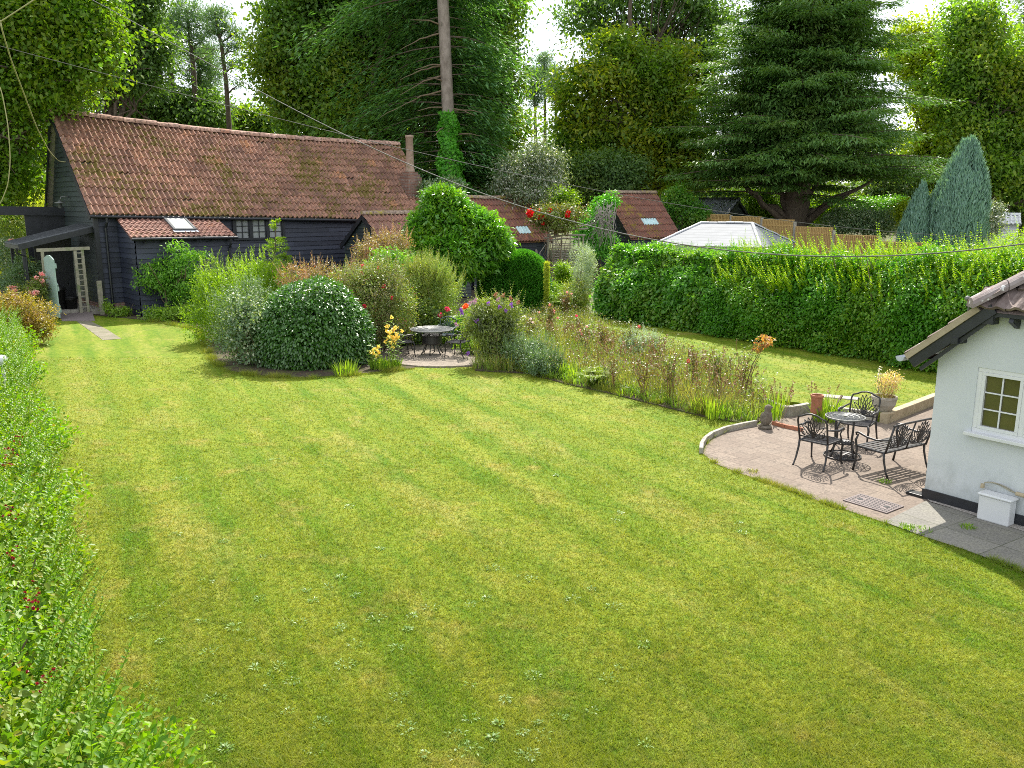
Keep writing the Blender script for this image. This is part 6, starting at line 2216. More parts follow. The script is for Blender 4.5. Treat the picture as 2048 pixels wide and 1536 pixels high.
# ---------------------------------------------------------------- the rose bed
def rose(base, h, n, key, nf, label, spread=0.35, r=0.042, leafm='rose', group='rose bushes in the long bed', bare=0.5, nst=7):
    t = thing('rose_bush', label, 'rose', base, 0, group)
    pth, tips = [], []
    for k in range(nst):
        a = RNG.uniform(0, 6.28); q = RNG.uniform(0.2, 1)
        e = np.array([math.cos(a) * spread * q, math.sin(a) * spread * q, h * RNG.uniform(0.7, 1.05)])
        pt, rd = limb((RNG.normal() * 0.04, RNG.normal() * 0.04, 0), e, 0.011, 0.005, 8, 0.08)
        pth.append((pt, rd)); tips.append(e)
        for j in range(3):
            f = RNG.integers(3, 7); e2 = pt[f] + np.array([RNG.normal() * 0.16, RNG.normal() * 0.16, RNG.uniform(0.05, 0.22)])
            pth.append(limb(pt[f], e2, 0.006, 0.003, 5, 0.06)); tips.append(e2)
    np_mesh('stems', *np_tubes(pth, 4), LM['dry_stem'], t)
    allp = np.concatenate([p[0][max(1, int(len(p[0]) * bare)):] for p in pth])
    P = allp[RNG.integers(len(allp), size=n)] + RNG.normal(size=(n, 3)) * 0.055
    D, N = leaf_dirs(rdir(n), 0.3, 1.0, 0.0, 0.2, 0.2, 0.9)
    np_mesh('foliage', *leaf_geo(P, D, N, RNG.uniform(0.04, 0.085, n), RNG.uniform(0.028, 0.05, n)), LM[leafm], t)
    for k in range(nf):
        e = tips[RNG.integers(len(tips))]
        bloom(t, e + np.array([RNG.normal() * 0.03, -0.03, 0.03]), r * RNG.uniform(0.8, 1.15), PM[key])
    return t


RB = [  # px, py(foot), height, leaves, colour, blooms, label
    (1490, 800, 1.35, 260, 'orange', 0, 'tallest rose at the patio end, bare stems and orange young leaves'),
    (1445, 800, 1.15, 420, 'blush', 0, 'leafy pale rose second from the patio end of the bed'),
    (1340, 800, 1.05, 300, 'crimson', 0, 'rose with knobbly bare stems at the front middle of the bed'),
    (1285, 792, 0.85, 260, 'crimson', 0, 'small rusty leaved rose at the front of the bed'),
    (1210, 712, 0.95, 520, 'white', 3, 'pink and white flowered rose in the middle of the bed'),
    (1170, 705, 0.85, 420, 'blush', 3, 'blush flowered rose left of the white rose'),
    (1255, 715, 0.95, 380, 'crimson', 1, 'crimson budded rose beside the silver bush'),
    (1150, 690, 1.0, 260, 'pink', 2, 'rose with two bright pink blooms against the raised lawn'),
    (1095, 670, 1.0, 620, 'blush', 5, 'pale flowered rose nearest the yew block'),
    (1060, 690, 0.95, 520, 'white', 4, 'white and red flowered rose beside the buddleia'),
    (1130, 640, 1.0, 620, 'blush', 3, 'rose by the path, full of orange tinted leaves'),
    (1390, 780, 1.0, 240, 'crimson', 1, 'thin rose with dark red buds behind the dry grass'),
    (1225, 775, 0.7, 200, 'blush', 0, 'small sparse rose at the front edge of the bed'),
    (1310, 745, 0.9, 220, 'crimson', 0, 'thin leafless looking rose in the dry grass'),
]
for px, py, h, n, key, nf, lab in RB:
    g = G(px, py, 0.07); rose((g.x, g.y, 0.07), h, n, key, nf, lab, leafm='rose')
# red tinted young growth on the end rose
g = G(1490, 800, 0.07); q = AT(1530, 682, g.y)
t = [o for o in bpy.data.objects if o.get('label') == RB[0][6]][0]
crown('young_leaves', [(q.x - g.x, 0, q.z - 0.07, 0.14, 0.14, 0.10), (q.x - g.x - 0.12, 0, q.z - 0.2, 0.12, 0.12, 0.08)], 40, 5, 0.04, 0.07, 0.045, leaf_mat('young_rose_leaf', (0.30, 0.10, 0.055), (0.36, 0.24, 0.10), None, 0.4), t)
mb = MB(); mb.tube([(0, 0, 0.3), (0.12, 0, 0.8), (q.x - g.x, 0, q.z - 0.1)], [0.014, 0.011, 0.006], 5); mb.build('cane', M['twig'], t)

TU = [  # px, py, n, r, h, w, mat, arch, heads, label
    (1420, 822, 150, 0.42, 0.62, 0.010, 'dry', 0.7, 22, 'dry straw coloured grass at the patio end of the bed'),
    (1370, 800, 150, 0.45, 0.65, 0.010, 'dry', 0.7, 18, 'dry grass tuft beside the bare stemmed rose'),
    (1310, 785, 130, 0.4, 0.55, 0.010, 'dry', 0.7, 14, 'dry grass tuft behind the small rusty rose'),
    (1455, 795, 120, 0.4, 0.6, 0.010, 'dry', 0.6, 22, 'dry grass tuft behind the yellow blades'),
    (1265, 760, 110, 0.4, 0.5, 0.010, 'dry', 0.7, 16, 'dry grass tuft in the middle of the bed'),
    (1350, 760, 110, 0.45, 0.6, 0.009, 'dry', 0.6, 26, 'dry seeded grass at the back of the bed'),
    (1190, 722, 110, 0.35, 0.6, 0.009, 'dry', 0.5, 30, 'dry brown seed heads before the blush rose'),
    (1135, 700, 110, 0.35, 0.65, 0.009, 'dry', 0.5, 34, 'thicket of thin dry stems near the pink rose'),
    (1290, 735, 100, 0.4, 0.6, 0.009, 'dry', 0.5, 26, 'dry stems beside the silver bush'),
    (1230, 740, 100, 0.35, 0.5, 0.009, 'dry', 0.5, 20, 'dry seed heads at the centre front of the bed'),
    (1420, 770, 90, 0.4, 0.65, 0.009, 'dry', 0.5, 30, 'dry stems at the back near the raised lawn'),
    (1480, 815, 90, 0.35, 0.45, 0.010, 'dry', 0.8, 12, 'short dry grass tuft at the corner of the bed'),
    (1175, 745, 90, 0.3, 0.42, 0.010, 'dry', 0.6, 14, 'short brown grass at the front edge of the bed'),
    (1432, 835, 60, 0.22, 0.46, 0.026, 'blade', 0.45, 0, 'yellow green strap leaves among the dry grass'),
    (1402, 822, 45, 0.2, 0.42, 0.024, 'blade', 0.45, 0, 'second clump of yellow green straps in the dry grass'),
    (1130, 752, 60, 0.22, 0.42, 0.028, 'blade', 0.6, 0, 'green strap leaves at the front left of the bed'),
    (1152, 758, 50, 0.2, 0.36, 0.026, 'blade', 0.6, 0, 'low green straps beside the fern in the bed'),
    (1025, 728, 50, 0.18, 0.4, 0.026, 'blade', 0.5, 0, 'green straps at the foot of the buddleia'),
    (1545, 838, 60, 0.2, 0.5, 0.022, 'blade', 0.35, 8, 'green straps with brown stems beside the stone bird'),
    (1562, 822, 50, 0.2, 0.48, 0.020, 'blade', 0.35, 8, 'green straps behind the stone bird at the lawn edge'),
]
for px, py, n, r, h, w, mk, arch, heads, lab in TU:
    g = G(px, py, 0.06); tuft('grass_tuft' if mk == 'dry' else 'strap_plant', lab, (g.x, g.y, 0.06), n, r, h, w, LM[mk], 'grass' if mk == 'dry' else 'plant', 'tufts in the rose bed' if mk == 'dry' else 'strap leaved clumps by the bed', arch, heads)
g = G(1648, 838, 0.05)
tuft('strap_plant', 'large bright clump of strap leaves before the terracotta pot', (g.x, g.y, 0.02), 150, 0.24, 0.55, 0.026, LM['blade'], 'plant', None, 0.75, 5)
g = G(1690, 842, 0.05)
tuft('strap_plant', 'small yellow straps by the leaning stake', (g.x, g.y, 0.02), 30, 0.12, 0.28, 0.022, LM['blade'], 'plant', None, 1.0, 0)
# uncounted dry and green growth that fills the bed between the named plants
def in_poly(x, y, poly):
    c = np.zeros(len(x), bool)
    for i in range(len(poly)):
        a, b = poly[i], poly[i - 1]
        k = ((a.y > y) != (b.y > y)) & (x < (b.x - a.x) * (y - a.y) / ((b.y - a.y) or 1e-9) + a.x)
        c ^= k
    return c


t = thing('undergrowth', 'mixed dry grass and small leaves filling the rose bed', 'undergrowth', (0, 0, 0.03))
t['kind'] = 'stuff'
xs = [p.x for p in BED]; ys = [p.y for p in BED]
x = RNG.uniform(min(xs), max(xs), 9000); y = RNG.uniform(min(ys), max(ys), 9000)
k = in_poly(x, y, BED); x, y = x[k], y[k]
wv = np.sin(x * 2.1 + y * 1.3) + np.sin(x * 0.9 - y * 2.3 + 1) + RNG.normal(size=len(x)) * 0.8
for mk, kk, h_, w_, ar in (('dry', wv > 0.45, 0.55, 0.010, 0.9), ('bright', wv <= 0.45, 0.27, 0.016, 1.3), ('olive', np.abs(wv) < 0.7, 0.45, 0.012, 0.6)):
    px_, py_ = x[kk], y[kk]
    n = len(px_)
    V, F = blades(n * 5, 0.10, h_, w_, ar)
    off = np.repeat(np.stack([px_, py_, np.zeros(n)], -1), 5, 0)
    o = np_mesh('grass_' + ('straw' if mk == 'dry' else 'green' if mk == 'bright' else 'mixed'), V + np.repeat(off, 8, 0), F, LM[mk], t)
    o['kind'] = 'stuff'
k = RNG.random(len(x)) < 0.95
P = np.stack([x[k], y[k], RNG.uniform(0.05, 0.6, k.sum())], -1)
Q, OO = clumps(P, rdir(len(P)), 7, 0.07)
D, N = leaf_dirs(OO, 0.2, 1.0, 0.2, 0.0, 0.2, 1.0)
Q[:, 2] = np.maximum(Q[:, 2], 0.02)
o = np_mesh('small_leaves', *leaf_geo(Q, D, N, RNG.uniform(0.03, 0.07, len(Q)), RNG.uniform(0.015, 0.035, len(Q))), LM['rose'], t)
o['kind'] = 'stuff'
# ferns, silver bush, lavender mounds
for px, py, lab in ((1185, 772, 'bright fern at the front of the rose bed'), (1160, 622, 'tall bronze fern beneath the hedge end'), (1140, 632, 'bracken fern beside the path steps'), (1205, 765, 'second fern at the bed front beside the straps')):
    g = G(px, py, 0.06)
    t = thing('fern', lab, 'fern', (g.x, g.y, 0.06), 0, 'ferns around the rose bed')
    pts = []
    h = 0.6 if py > 700 else 1.2
    for k in range(20):
        a = RNG.uniform(0, 6.28)
        for s in np.linspace(0.08, 1, 26):
            c = np.array([math.cos(a), math.sin(a), 0]) * h * 0.75 * s ** 1.3 + np.array([0, 0, 1]) * h * (s - 0.5 * s ** 2.5)
            w = 0.15 * h * (1 - s) ** 0.7 + 0.01
            for sg in (-1, 1):
                pts.append((c, (-math.sin(a) * sg, math.cos(a) * sg, 0.1), w))
    P = np.array([p[0] for p in pts]); D = np.array([p[1] for p in pts]); L = np.array([p[2] for p in pts])
    np_mesh('fronds', *leaf_geo(P, D, np.tile([0, 0, 1.0], (len(P), 1)) + rdir(len(P)) * 0.2, L * 1.3, 0.032, droop=0.15), LM['fern'], t)
for px, py, key, rx, rz, lab, D in ((1280, 690, 'silver', 42, 26, 'silver leaved bush at the back of the rose bed', None), (1050, 705, 'grey_green', 52, 30, 'grey green mound beside the buddleia', None), (1090, 725, 'grey_green', 40, 22, 'small white flecked mound at the front of the bed', None), (1165, 530, 'silver', 26, 45, 'grey rosemary bush at the left end of the hedge', 33.5)):
    if D is None:
        g = G(px, py + rz, 0.07); D = g.y
    base = (AT(px, py, D).x, D, 0.05)
    shrub('mound_shrub', lab, base, rel(base, [(px, py, 0, rx, rz), (px + rx * 0.4, py + 6, 0.1, rx * 0.6, rz * 0.8), (px, py + rz * 0.8, 0, rx * 0.8, rz)]), LM[key], 620, 9, 0.08, 0.07, 0.022, shoots=90, shoot_len=0.3, up=0.2)

# plants along the path beyond the bed
for px, py, D, key, rx, rz, lab in (
        (1110, 590, 34.0, 'bright', 22, 26, 'leafy green plants on the right of the path steps'),
        (1150, 585, 33.0, 'olive', 30, 30, 'olive green bushy plants under the hedge end'),
        (1075, 575, 37.5, 'grey_green', 18, 20, 'grey green plant at the foot of the tiled shed'),
        (1105, 605, 33.0, 'bright', 26, 20, 'pale leafed low plants beside the path'),
        (1125, 545, 36.0, 'acid', 14, 22, 'yellow green shrub before the woven hurdle')):
    base = (AT(px, py, D).x, D, 0.03)
    shrub('path_plants', lab, base, rel(base, [(px, py, 0, rx, rz), (px + 6, py + rz * 0.8, -0.1, rx, rz * 0.8)]), LM[key], 360, 9, 0.11, 0.10, 0.045, cat='plants', stems=6)
for i, (px, py) in enumerate(((1080, 622), (1083, 609), (1086, 597), (1088, 588))):
    g = G(px, py); mb = MB(); mb.box((g.x, g.y, 0.06 + 0.025 * i), (0.75, 0.26, 0.13 + 0.03 * i), rz=0.2)
    tag(mb.build('garden_step', M['sleeper'], bevel=0.015), ('lowest', 'second', 'third', 'topmost')[i] + ' timber step of the path beside the yew block', 'step', 'timber steps of the path')
# woven hurdle
t = thing('woven_hurdle', 'woven hurdle panel closing the gap right of the tiled shed', 'hurdle', (2.05, 45.2, 0))
mb = MB()
for k in range(26):
    z = 0.15 + k * 0.085
    mb.tube([(x, 0.035 * math.sin(x * 9 + k * math.pi), z + RND.uniform(-0.015, 0.015)) for x in np.linspace(0.05, 1.5, 14)], 0.022, 5)
mb.build('weave', M['dead_wood'], t)
for x in (0.1, 0.55, 1.0, 1.45):
    mb = MB(); mb.tube([(x, 0, 0), (x, 0, 2.5 + 0.2 * (x > 0.8))], 0.03, 6); mb.build('upright', M['old_timber'], t)
mb = MB(); mb.tube([AT(1085, 575, 44), AT(1077, 540, 44), AT(1080, 505, 44), AT(1092, 488, 44)], [0.03, 0.028, 0.024, 0.02], 6)
tag(mb.build('rose_cane', M['dead_wood'], smooth=True), 'pale bowed cane leaning against the tiled shed', 'cane')
# solar light
g = G(1104, 642, 0.07)
t = thing('path_light', 'small white post light among the roses', 'light', (g.x, g.y, 0.07))
mb = MB(); mb.tube([(0, 0, 0), (0, 0, 0.32)], 0.025, 8); mb.build('post', M['white_paint'], t)
mb = MB(); mb.lathe([(0.05, 0.3), (0.055, 0.42), (0.03, 0.45), (0, 0.45)], (0, 0, 0), 10); mb.build('head', M['white_paint'], t)
# weathered stone bird
g = G(1530, 858)
t = thing('stone_bird', 'weathered stone bird figure standing at the patio edge', 'statue', (g.x, g.y, 0.01), 0.4)
mb = MB(); mb.lathe([(0.13, 0), (0.14, 0.04), (0.11, 0.07)], (0, 0, 0), 12); mb.build('base', M['statue'], t)
mb = MB(); mb.lathe([(0.06, 0.06), (0.10, 0.12), (0.115, 0.2), (0.10, 0.29), (0.07, 0.34), (0.065, 0.37), (0.075, 0.41), (0.06, 0.455), (0.02, 0.475)], (0, 0, 0), 14)
mb.v = [(x * 1.0 + 0.10 * z, y * 0.8 + 0.05 * max(0, 0.25 - z) * (1 if y > 0 else 0), z) for x, y, z in mb.v]
mb.ball((0.12, 0, 0.41), 0.03, 8, 6, (1.6, 0.6, 0.7)); mb.ball((-0.03, 0.06, 0.2), 0.07, 8, 7, (0.7, 0.4, 1.7)); mb.ball((-0.03, -0.06, 0.2), 0.07, 8, 7, (0.7, 0.4, 1.7)); mb.ball((-0.1, 0, 0.08), 0.05, 8, 6, (1.4, 0.7, 0.6))
mb.build('bird', M['statue'], t, True)
# planter on the raised lawn
g = G(1766, 822, 0.2)
t = thing('stone_planter', 'carved stone bowl planter with dried pale plant on the raised lawn', 'planter', (g.x, g.y, 0.2))
mb = MB(); mb.lathe([(0.14, 0), (0.17, 0.04), (0.235, 0.15), (0.255, 0.26), (0.265, 0.27), (0.265, 0.31), (0.225, 0.31), (0.21, 0.26), (0.0, 0.25)], (0, 0, 0), 8); mb.build('bowl', M['stone'], t)
t = thing('dried_plant', 'dried straw coloured bushy plant growing in the stone bowl planter', 'plant', (g.x, g.y, 0.45))
stems_mesh(t, 40, 0.26, 0.55, 0.004, LM['dry_stem'], base=0.16)
crown('foliage', [(0.06, 0, 0.33, 0.24, 0.2, 0.2), (0.12, 0, 0.42, 0.17, 0.15, 0.14)], 160, 6, 0.05, 0.035, 0.022, leaf_mat('dried_leaf', (0.42, 0.30, 0.17), (0.58, 0.44, 0.28), None, 0.35), t)
mb = MB(); mb.tube([(-0.1, 0, 0), (-0.16, 0, 0.35), (-0.14, 0, 0.66)], 0.005, 4); mb.build('stem', M['dead_wood'], t)
np_mesh('pale_tips', *leaf_geo(np.array([(-0.14 + RNG.normal() * 0.03, RNG.normal() * 0.03, 0.4 + 0.28 * RNG.random()) for k in range(40)]), rdir(40), rdir(40), 0.035, 0.025), leaf_mat('pale_tip', (0.5, 0.46, 0.5), (0.62, 0.56, 0.6), None, 0.3), t)
np_mesh('lower_grass', *blades(110, 0.16, 0.22, 0.008, 1.3), LM['dry'], t)

# ---------------------------------------------------------------- plants round the porch and far left
base = (-14.6, 26.0, 0)
base = Vector((AT(50, 640, 26.5).x, 26.5, 0))
shrub('azalea', 'bronze and yellow azalea at the far end of the left hedge', base, rel(base, [(60, 635, 0, 46, 36), (25, 615, 0, 40, 32), (80, 655, -0.3, 28, 26)]), LM['orange'], 1100, 9, 0.11, 0.075, 0.036, droop=0.0, shoots=60, shoot_len=0.25)
base = Vector((AT(40, 560, 33).x, 33, 0))
shrub('porch_shrub', 'blue green lavender like bush left of the porch', base, rel(base, [(50, 540, 0, 32, 24), (25, 575, 0, 36, 30), (75, 545, 0.2, 20, 16)]), LM['grey_green'], 600, 9, 0.13, 0.11, 0.03)
base = Vector((AT(10, 520, 36).x, 36, 0))
shrub('porch_shrub', 'pale flowered shrub at the left edge below the oak', base, rel(base, [(10, 520, 0, 30, 50), (45, 575, -1.0, 40, 26)]), LM['variegated'], 500, 9, 0.14, 0.12, 0.05, flowers=[('blush', 12, 0.12)])
base = Vector((AT(36, 590, 32).x, 32, 0))
shrub('porch_shrub', 'pinkish flowering plant before the dark board fence', base, rel(base, [(36, 590, 0, 34, 18), (80, 580, 0, 12, 30)]), LM['rose'], 320, 9, 0.12, 0.1, 0.045, flowers=[('blush', 16, 0.10)])
# grass bank behind the barn's gable
t = thing('meadow_bank', 'sunlit yellow green bank of tall meadow grass behind the barn gable', 'bank', (-28, 52, 0))
t['kind'] = 'stuff'
n = 2600
x = RNG.uniform(-36, -22, n); y = RNG.uniform(46, 62, n)
z = np.array([terrain(a, b) for a, b in zip(x, y)])
V, F = blades(n * 6, 0.5, 1.0, 0.05, 0.7)
off = np.repeat(np.stack([x + 28, y - 52, z], -1), 6, 0)
V = V + np.repeat(off, 8, 0)
np_mesh('grass', V, F, LM['tallgrass'], t)['kind'] = 'stuff'

# ================================================================== TREES
def foot(px, D, dz=0.0):
    x = (px - 1024) / FPX * (D * 0.98)
    return (x, D, terrain(x, D) + dz)


broad_tree('oak_tree', 'large oak at the left edge leaning over the barn gable', foot(-70, 38), blobs_px([(60, 90, 0, 120, 110), (150, 80, -1, 70, 75), (185, 130, -1.5, 45, 50), (20, 270, 0, 80, 70), (85, 190, -1, 70, 55), (-70, 100, 0, 140, 190), (60, -30, 0, 140, 90), (-30, 330, 0.5, 90, 70), (150, -10, -0.5, 70, 70)], 38),
           LM['oak'], 2300, 34, 0.42, 0.21, 0.13, 0.55, limbs=30, shell=0.55, flat=0.55)
broad_tree('oak_tree', 'dark leaved tree between the left oak and the pines', foot(245, 54), blobs_px([(235, 60, 0, 55, 80), (270, 120, 0, 45, 60), (215, 150, 0, 40, 60), (250, -50, 0, 70, 80), (290, 60, 0.5, 35, 60), (90, 190, 1, 70, 80)], 54),
           LM['dark_oak'], 1300, 30, 0.5, 0.26, 0.16, 0.4, shell=0.5)
broad_tree('beech_tree', 'dark spreading tree low behind the barn ridge left of the pines', foot(300, 62), blobs_px([(290, 200, 0, 70, 42), (240, 215, 0, 35, 28), (350, 225, 0, 60, 40), (410, 235, 0, 45, 34)], 62),
           LM['dark_oak'], 800, 30, 0.55, 0.30, 0.16, 0.3, shell=0.4)
broad_tree('big_tree', 'huge broad crowned tree behind the middle of the barn', foot(760, 57), blobs_px([(640, 100, 0, 110, 95), (575, 70, 0, 58, 75), (556, 130, 0, 38, 45), (745, 60, 0, 110, 100), (690, 200, -1.5, 110, 60), (575, 190, 0, 50, 50), (850, 110, 0, 100, 120), (955, 90, 0, 80, 90), (1000, 160, -1, 42, 70), (940, 230, -1, 80, 70), (800, -60, 0, 200, 90), (610, -30, 0, 90, 70), (780, 280, 0.5, 120, 60), (620, 250, 0, 80, 32), (1010, 270, 0.5, 45, 60), (990, 40, 0.5, 45, 60)], 57),
           LM['big'], 4200, 34, 0.55, 0.28, 0.17, 0.7, limbs=44, shell=0.55, lump=0.22)
broad_tree('hedgerow_tree', 'small distant bushy tree just above the barn ridge', foot(490, 66), blobs_px([(490, 238, 0, 34, 20), (530, 246, 0, 30, 14)], 66), LM['big'], 300, 24, 0.5, 0.3, 0.18, 0.2)


def pine(label, base, trunk_px, plumes, D, r=0.22, name='pine_tree', group='pines behind the barn'):
    t = thing(name, label, 'tree', base, 0, group)
    pts = [np.array(AT(px, py, D)) - np.array(base) for px, py in trunk_px]
    pts = [np.array([pts[0][0] + 0.1, 0, -0.3])] + pts
    pth = [(np.array(pts), np.linspace(r, r * 0.35, len(pts)))]
    bl = rel(base, plumes)
    for b in bl:
        c = np.array(b[:3])
        zs = np.array([p[2] for p in pts])
        k = int(np.clip(np.searchsorted(zs, c[2] - 0.6) - 1, 0, len(pts) - 2))
        f = np.clip((c[2] - 0.6 - zs[k]) / max(zs[k + 1] - zs[k], 0.1), 0, 1)
        a = pts[k] + (pts[k + 1] - pts[k]) * f
        pth.append(limb(a, c, 0.07, 0.02, 6, 0.08))
        for s in range(4):
            e = c + RNG.normal(size=3) * np.array(b[3:6]) * 0.5
            pth.append(limb(a + (c - a) * 0.5, e, 0.035, 0.01, 5, 0.1))
    for k in range(7):
        f = RNG.uniform(0.25, 0.85); i = int(f * (len(pts) - 1)); a = pts[i] + (pts[min(i + 1, len(pts) - 1)] - pts[i]) * RNG.random()
        pth.append(limb(a, a + np.array([RNG.normal() * 1.0, RNG.normal(), RNG.uniform(0.0, 0.4)]), 0.03, 0.008, 5, 0.1))
    np_mesh('trunk', *np_tubes(pth, 6), M['bark'], t)
    ar = sum(b[3] * b[5] for b in bl)
    crown('crown', bl, int(90 + ar * 38), 26, 0.30, 0.30, 0.05, LM['pine'], t, shell=0.3, flat=0.6, up=0.5, out=0.6, nup=0.3)
    return t


pine('slender lone pine standing right of the pine clump, sky behind it', foot(462, 60), [(458, 250), (452, 160), (443, 90), (432, 40), (428, 22)], [(432, 28, 0, 26, 12), (450, 55, 0, 22, 9), (472, 66, 0, 18, 8), (428, 62, 0, 14, 7), (462, 95, 0, 18, 7), (470, 128, 0, 16, 8), (446, 122, 0, 10, 5), (476, 170, 0, 10, 6)], 60, 0.2)
pine('tallest pine of the clump behind the barn', foot(392, 61), [(392, 240), (388, 150), (380, 70), (372, 20)], [(372, 18, 0, 36, 16), (345, 42, 0, 36, 15), (398, 45, 0, 34, 15), (372, 75, 0, 30, 14), (405, 80, 0, 26, 12), (350, 95, 0, 26, 12), (398, 110, 0, 20, 10)], 61, 0.25)
pine('leaning pine on the left of the clump', foot(355, 63), [(350, 230), (342, 150), (330, 90), (318, 40)], [(315, 45, 0, 38, 22), (300, 75, 0, 34, 20), (340, 60, 0, 30, 16), (325, 115, 0, 34, 20), (305, 150, 0, 30, 18)], 63, 0.28)
pine('middle pine with dense low foliage', foot(405, 64), [(404, 240), (400, 160), (396, 110)], [(396, 120, 0, 26, 20), (415, 130, 0, 22, 22), (380, 150, 0, 20, 16), (415, 175, 0, 20, 18), (398, 200, 0, 30, 14)], 64, 0.2)
pine('thin dark pine on the right of the clump', foot(420, 66), [(421, 240), (419, 150), (414, 100)], [(415, 105, 0, 18, 16), (428, 150, 0, 14, 14), (410, 165, 0, 14, 14), (425, 195, 0, 16, 12)], 66, 0.18)
pine('leftmost dark stemmed tree of the pine clump', foot(285, 60), [(290, 220), (276, 165), (262, 120)], [(262, 110, 0, 26, 22), (285, 140, 0, 24, 18)], 60, 0.22)
G2 = 'pines beyond the fir tree'
pine('left pine of the distant group right of the fir', foot(1072, 80), [(1072, 300), (1070, 220), (1066, 150)], [(1066, 150, 0, 16, 14), (1080, 175, 0, 16, 12), (1060, 185, 0, 14, 12), (1075, 205, 0, 14, 9)], 80, 0.24, group=G2)
pine('tallest pine of the distant group right of the fir', foot(1090, 82), [(1090, 300), (1090, 200), (1088, 125)], [(1088, 120, 0, 14, 12), (1096, 150, 0, 16, 14), (1082, 145, 0, 12, 10), (1098, 185, 0, 14, 10)], 82, 0.24, group=G2)
pine('right pine of the distant group right of the fir', foot(1112, 78), [(1112, 300), (1112, 200), (1114, 150)], [(1114, 150, 0, 16, 16), (1104, 180, 0, 12, 10), (1122, 190, 0, 14, 14)], 78, 0.24, group=G2)


def conifer_branches(t, base, tr, levels, m, L, Wd, droop=0.35, per_pad=26, pads=6, padw=0.45, bark='bark', start=0.35, thick=0.05, gap=0.0, extra=(), hang=0.10, zjit=0.0, lo=0.78):
    """whorled branches off the trunk line tr(z)->(x,y); levels = [(z, reach left/right fn of angle, count)]"""
    pth, P, D, O = [], [], [], []
    for z, reach, cnt in levels:
        a0 = RNG.uniform(0, 6.28)
        for k in range(cnt):
            if RNG.random() < gap: continue
            a = a0 + 2 * math.pi * k / cnt + RNG.normal() * 0.12
            ln = reach(a) * RNG.uniform(lo, 1.1)
            if ln < 0.2: continue
            zb = z + RNG.normal() * zjit
            c0 = np.array([*tr(zb), zb])
            d = np.array([math.cos(a), math.sin(a), 0])
            s = np.linspace(0, 1, 8)
            lift = RNG.uniform(-0.02, 0.18)
            zz = lift * ln * s - droop * ln * s ** 2.2
            pts = c0 + d * (ln * s)[:, None]; pts[:, 2] += zz
            pth.append((pts, np.linspace(thick, thick * 0.2, 8) * (0.5 + ln / 8)))
            side = np.array([-d[1], d[0], 0])
            for j in range(pads):
                f = start + (1 - start) * (j + RNG.random()) / pads
                i = min(int(f * 7), 6); c = pts[i] + (pts[i + 1] - pts[i]) * (f * 7 - i)
                wd = padw * (0.45 + 0.9 * (1 - abs(f - 0.6))) * (0.4 + ln / 7)
                n = int(per_pad * (0.6 + 0.8 * wd))
                q = RNG.normal(size=(n, 1)) * wd
                al = RNG.normal(size=(n, 1)) * wd * 0.7
                p = c + side * q + d * al + np.array([0, 0, 1.0]) * (RNG.normal(size=(n, 1)) * 0.06 - 0.12 * np.abs(q) - np.abs(RNG.normal(size=(n, 1))) * hang)
                P.append(p); O.append(np.tile(d, (n, 1)) + side * np.sign(q) * 0.7)
    for p in extra: pth.append(p)
    P, O = np.concatenate(P), np.concatenate(O)
    n = len(P)
    D = O * 0.8 + rdir(n) * 0.55 + np.array([0, 0, -0.18])
    N = np.array([0, 0, 1.0]) + rdir(n) * 0.45
    s = RNG.uniform(0.6, 1.3, n)
    np_mesh('crown', *leaf_geo(P, D, N, L * s, Wd * s, 0.1, 0.15), m, t)
    return pth


# the great dark cypress
CB = Vector((17.6, 54.0, 1.5))
t = thing('cypress_tree', 'massive dark green cypress with layered boughs and a thick bare trunk', 'tree', CB)
lv = []
for z in np.arange(4.1, 23.6, 0.46):
    f = (z - 4.1) / 21
    rr = 8.5 * (1 - f) ** 0.74 * (0.84 + 0.16 * min(1, (z - 4.0) / 2.2))
    ph = RNG.uniform(0, 6.28)
    lv.append((z, (lambda a, rr=rr, ph=ph: rr * (1 + 0.10 * math.sin(3 * a + ph) + 0.06 * math.sin(7 * a + ph * 2))), 6 + int(rr * 0.9)))
ex = []
for k, (ex_, ez) in enumerate(((-3.2, 3.6), (3.0, 3.4), (4.6, 4.3), (-4.4, 4.6), (1.6, 4.6), (-1.6, 4.8), (2.4, 2.6))):
    pt, rd = limb((0.05 * ex_, 0, 1.0 + 0.15 * k), (ex_, -1.2 + 0.4 * k, ez), 0.28, 0.07, 9, 0.05, 0.05); ex.append((pt, rd))
pth = conifer_branches(t, CB, lambda z: (0, 0), lv, LM['cedar'], 0.25, 0.075, droop=0.08, per_pad=95, pads=8, padw=0.40, start=0.25, thick=0.05, extra=ex, hang=0.09, zjit=0.42, lo=0.55)
crown('inner_crown', [(0, 0, z, 6.2 * (1 - (z - 3) / 23), 6.2 * (1 - (z - 3) / 23), 1.0) for z in np.arange(5.4, 22, 1.2)], 4200, 16, 0.35, 0.26, 0.10, LM['cedar'], t, shell=0.5, inner=0)
pth.append((np.array([(0.0, 0, -0.6), (0.0, 0, 0.6), (0.05, 0, 1.6), (0.1, 0, 3), (0.0, 0, 9), (0, 0, 16), (0, 0, 23.5)]), np.array([1.15, 0.85, 0.75, 0.8, 0.5, 0.25, 0.04])))
np_mesh('trunk', *np_tubes(pth, 7), M['bark'], t)

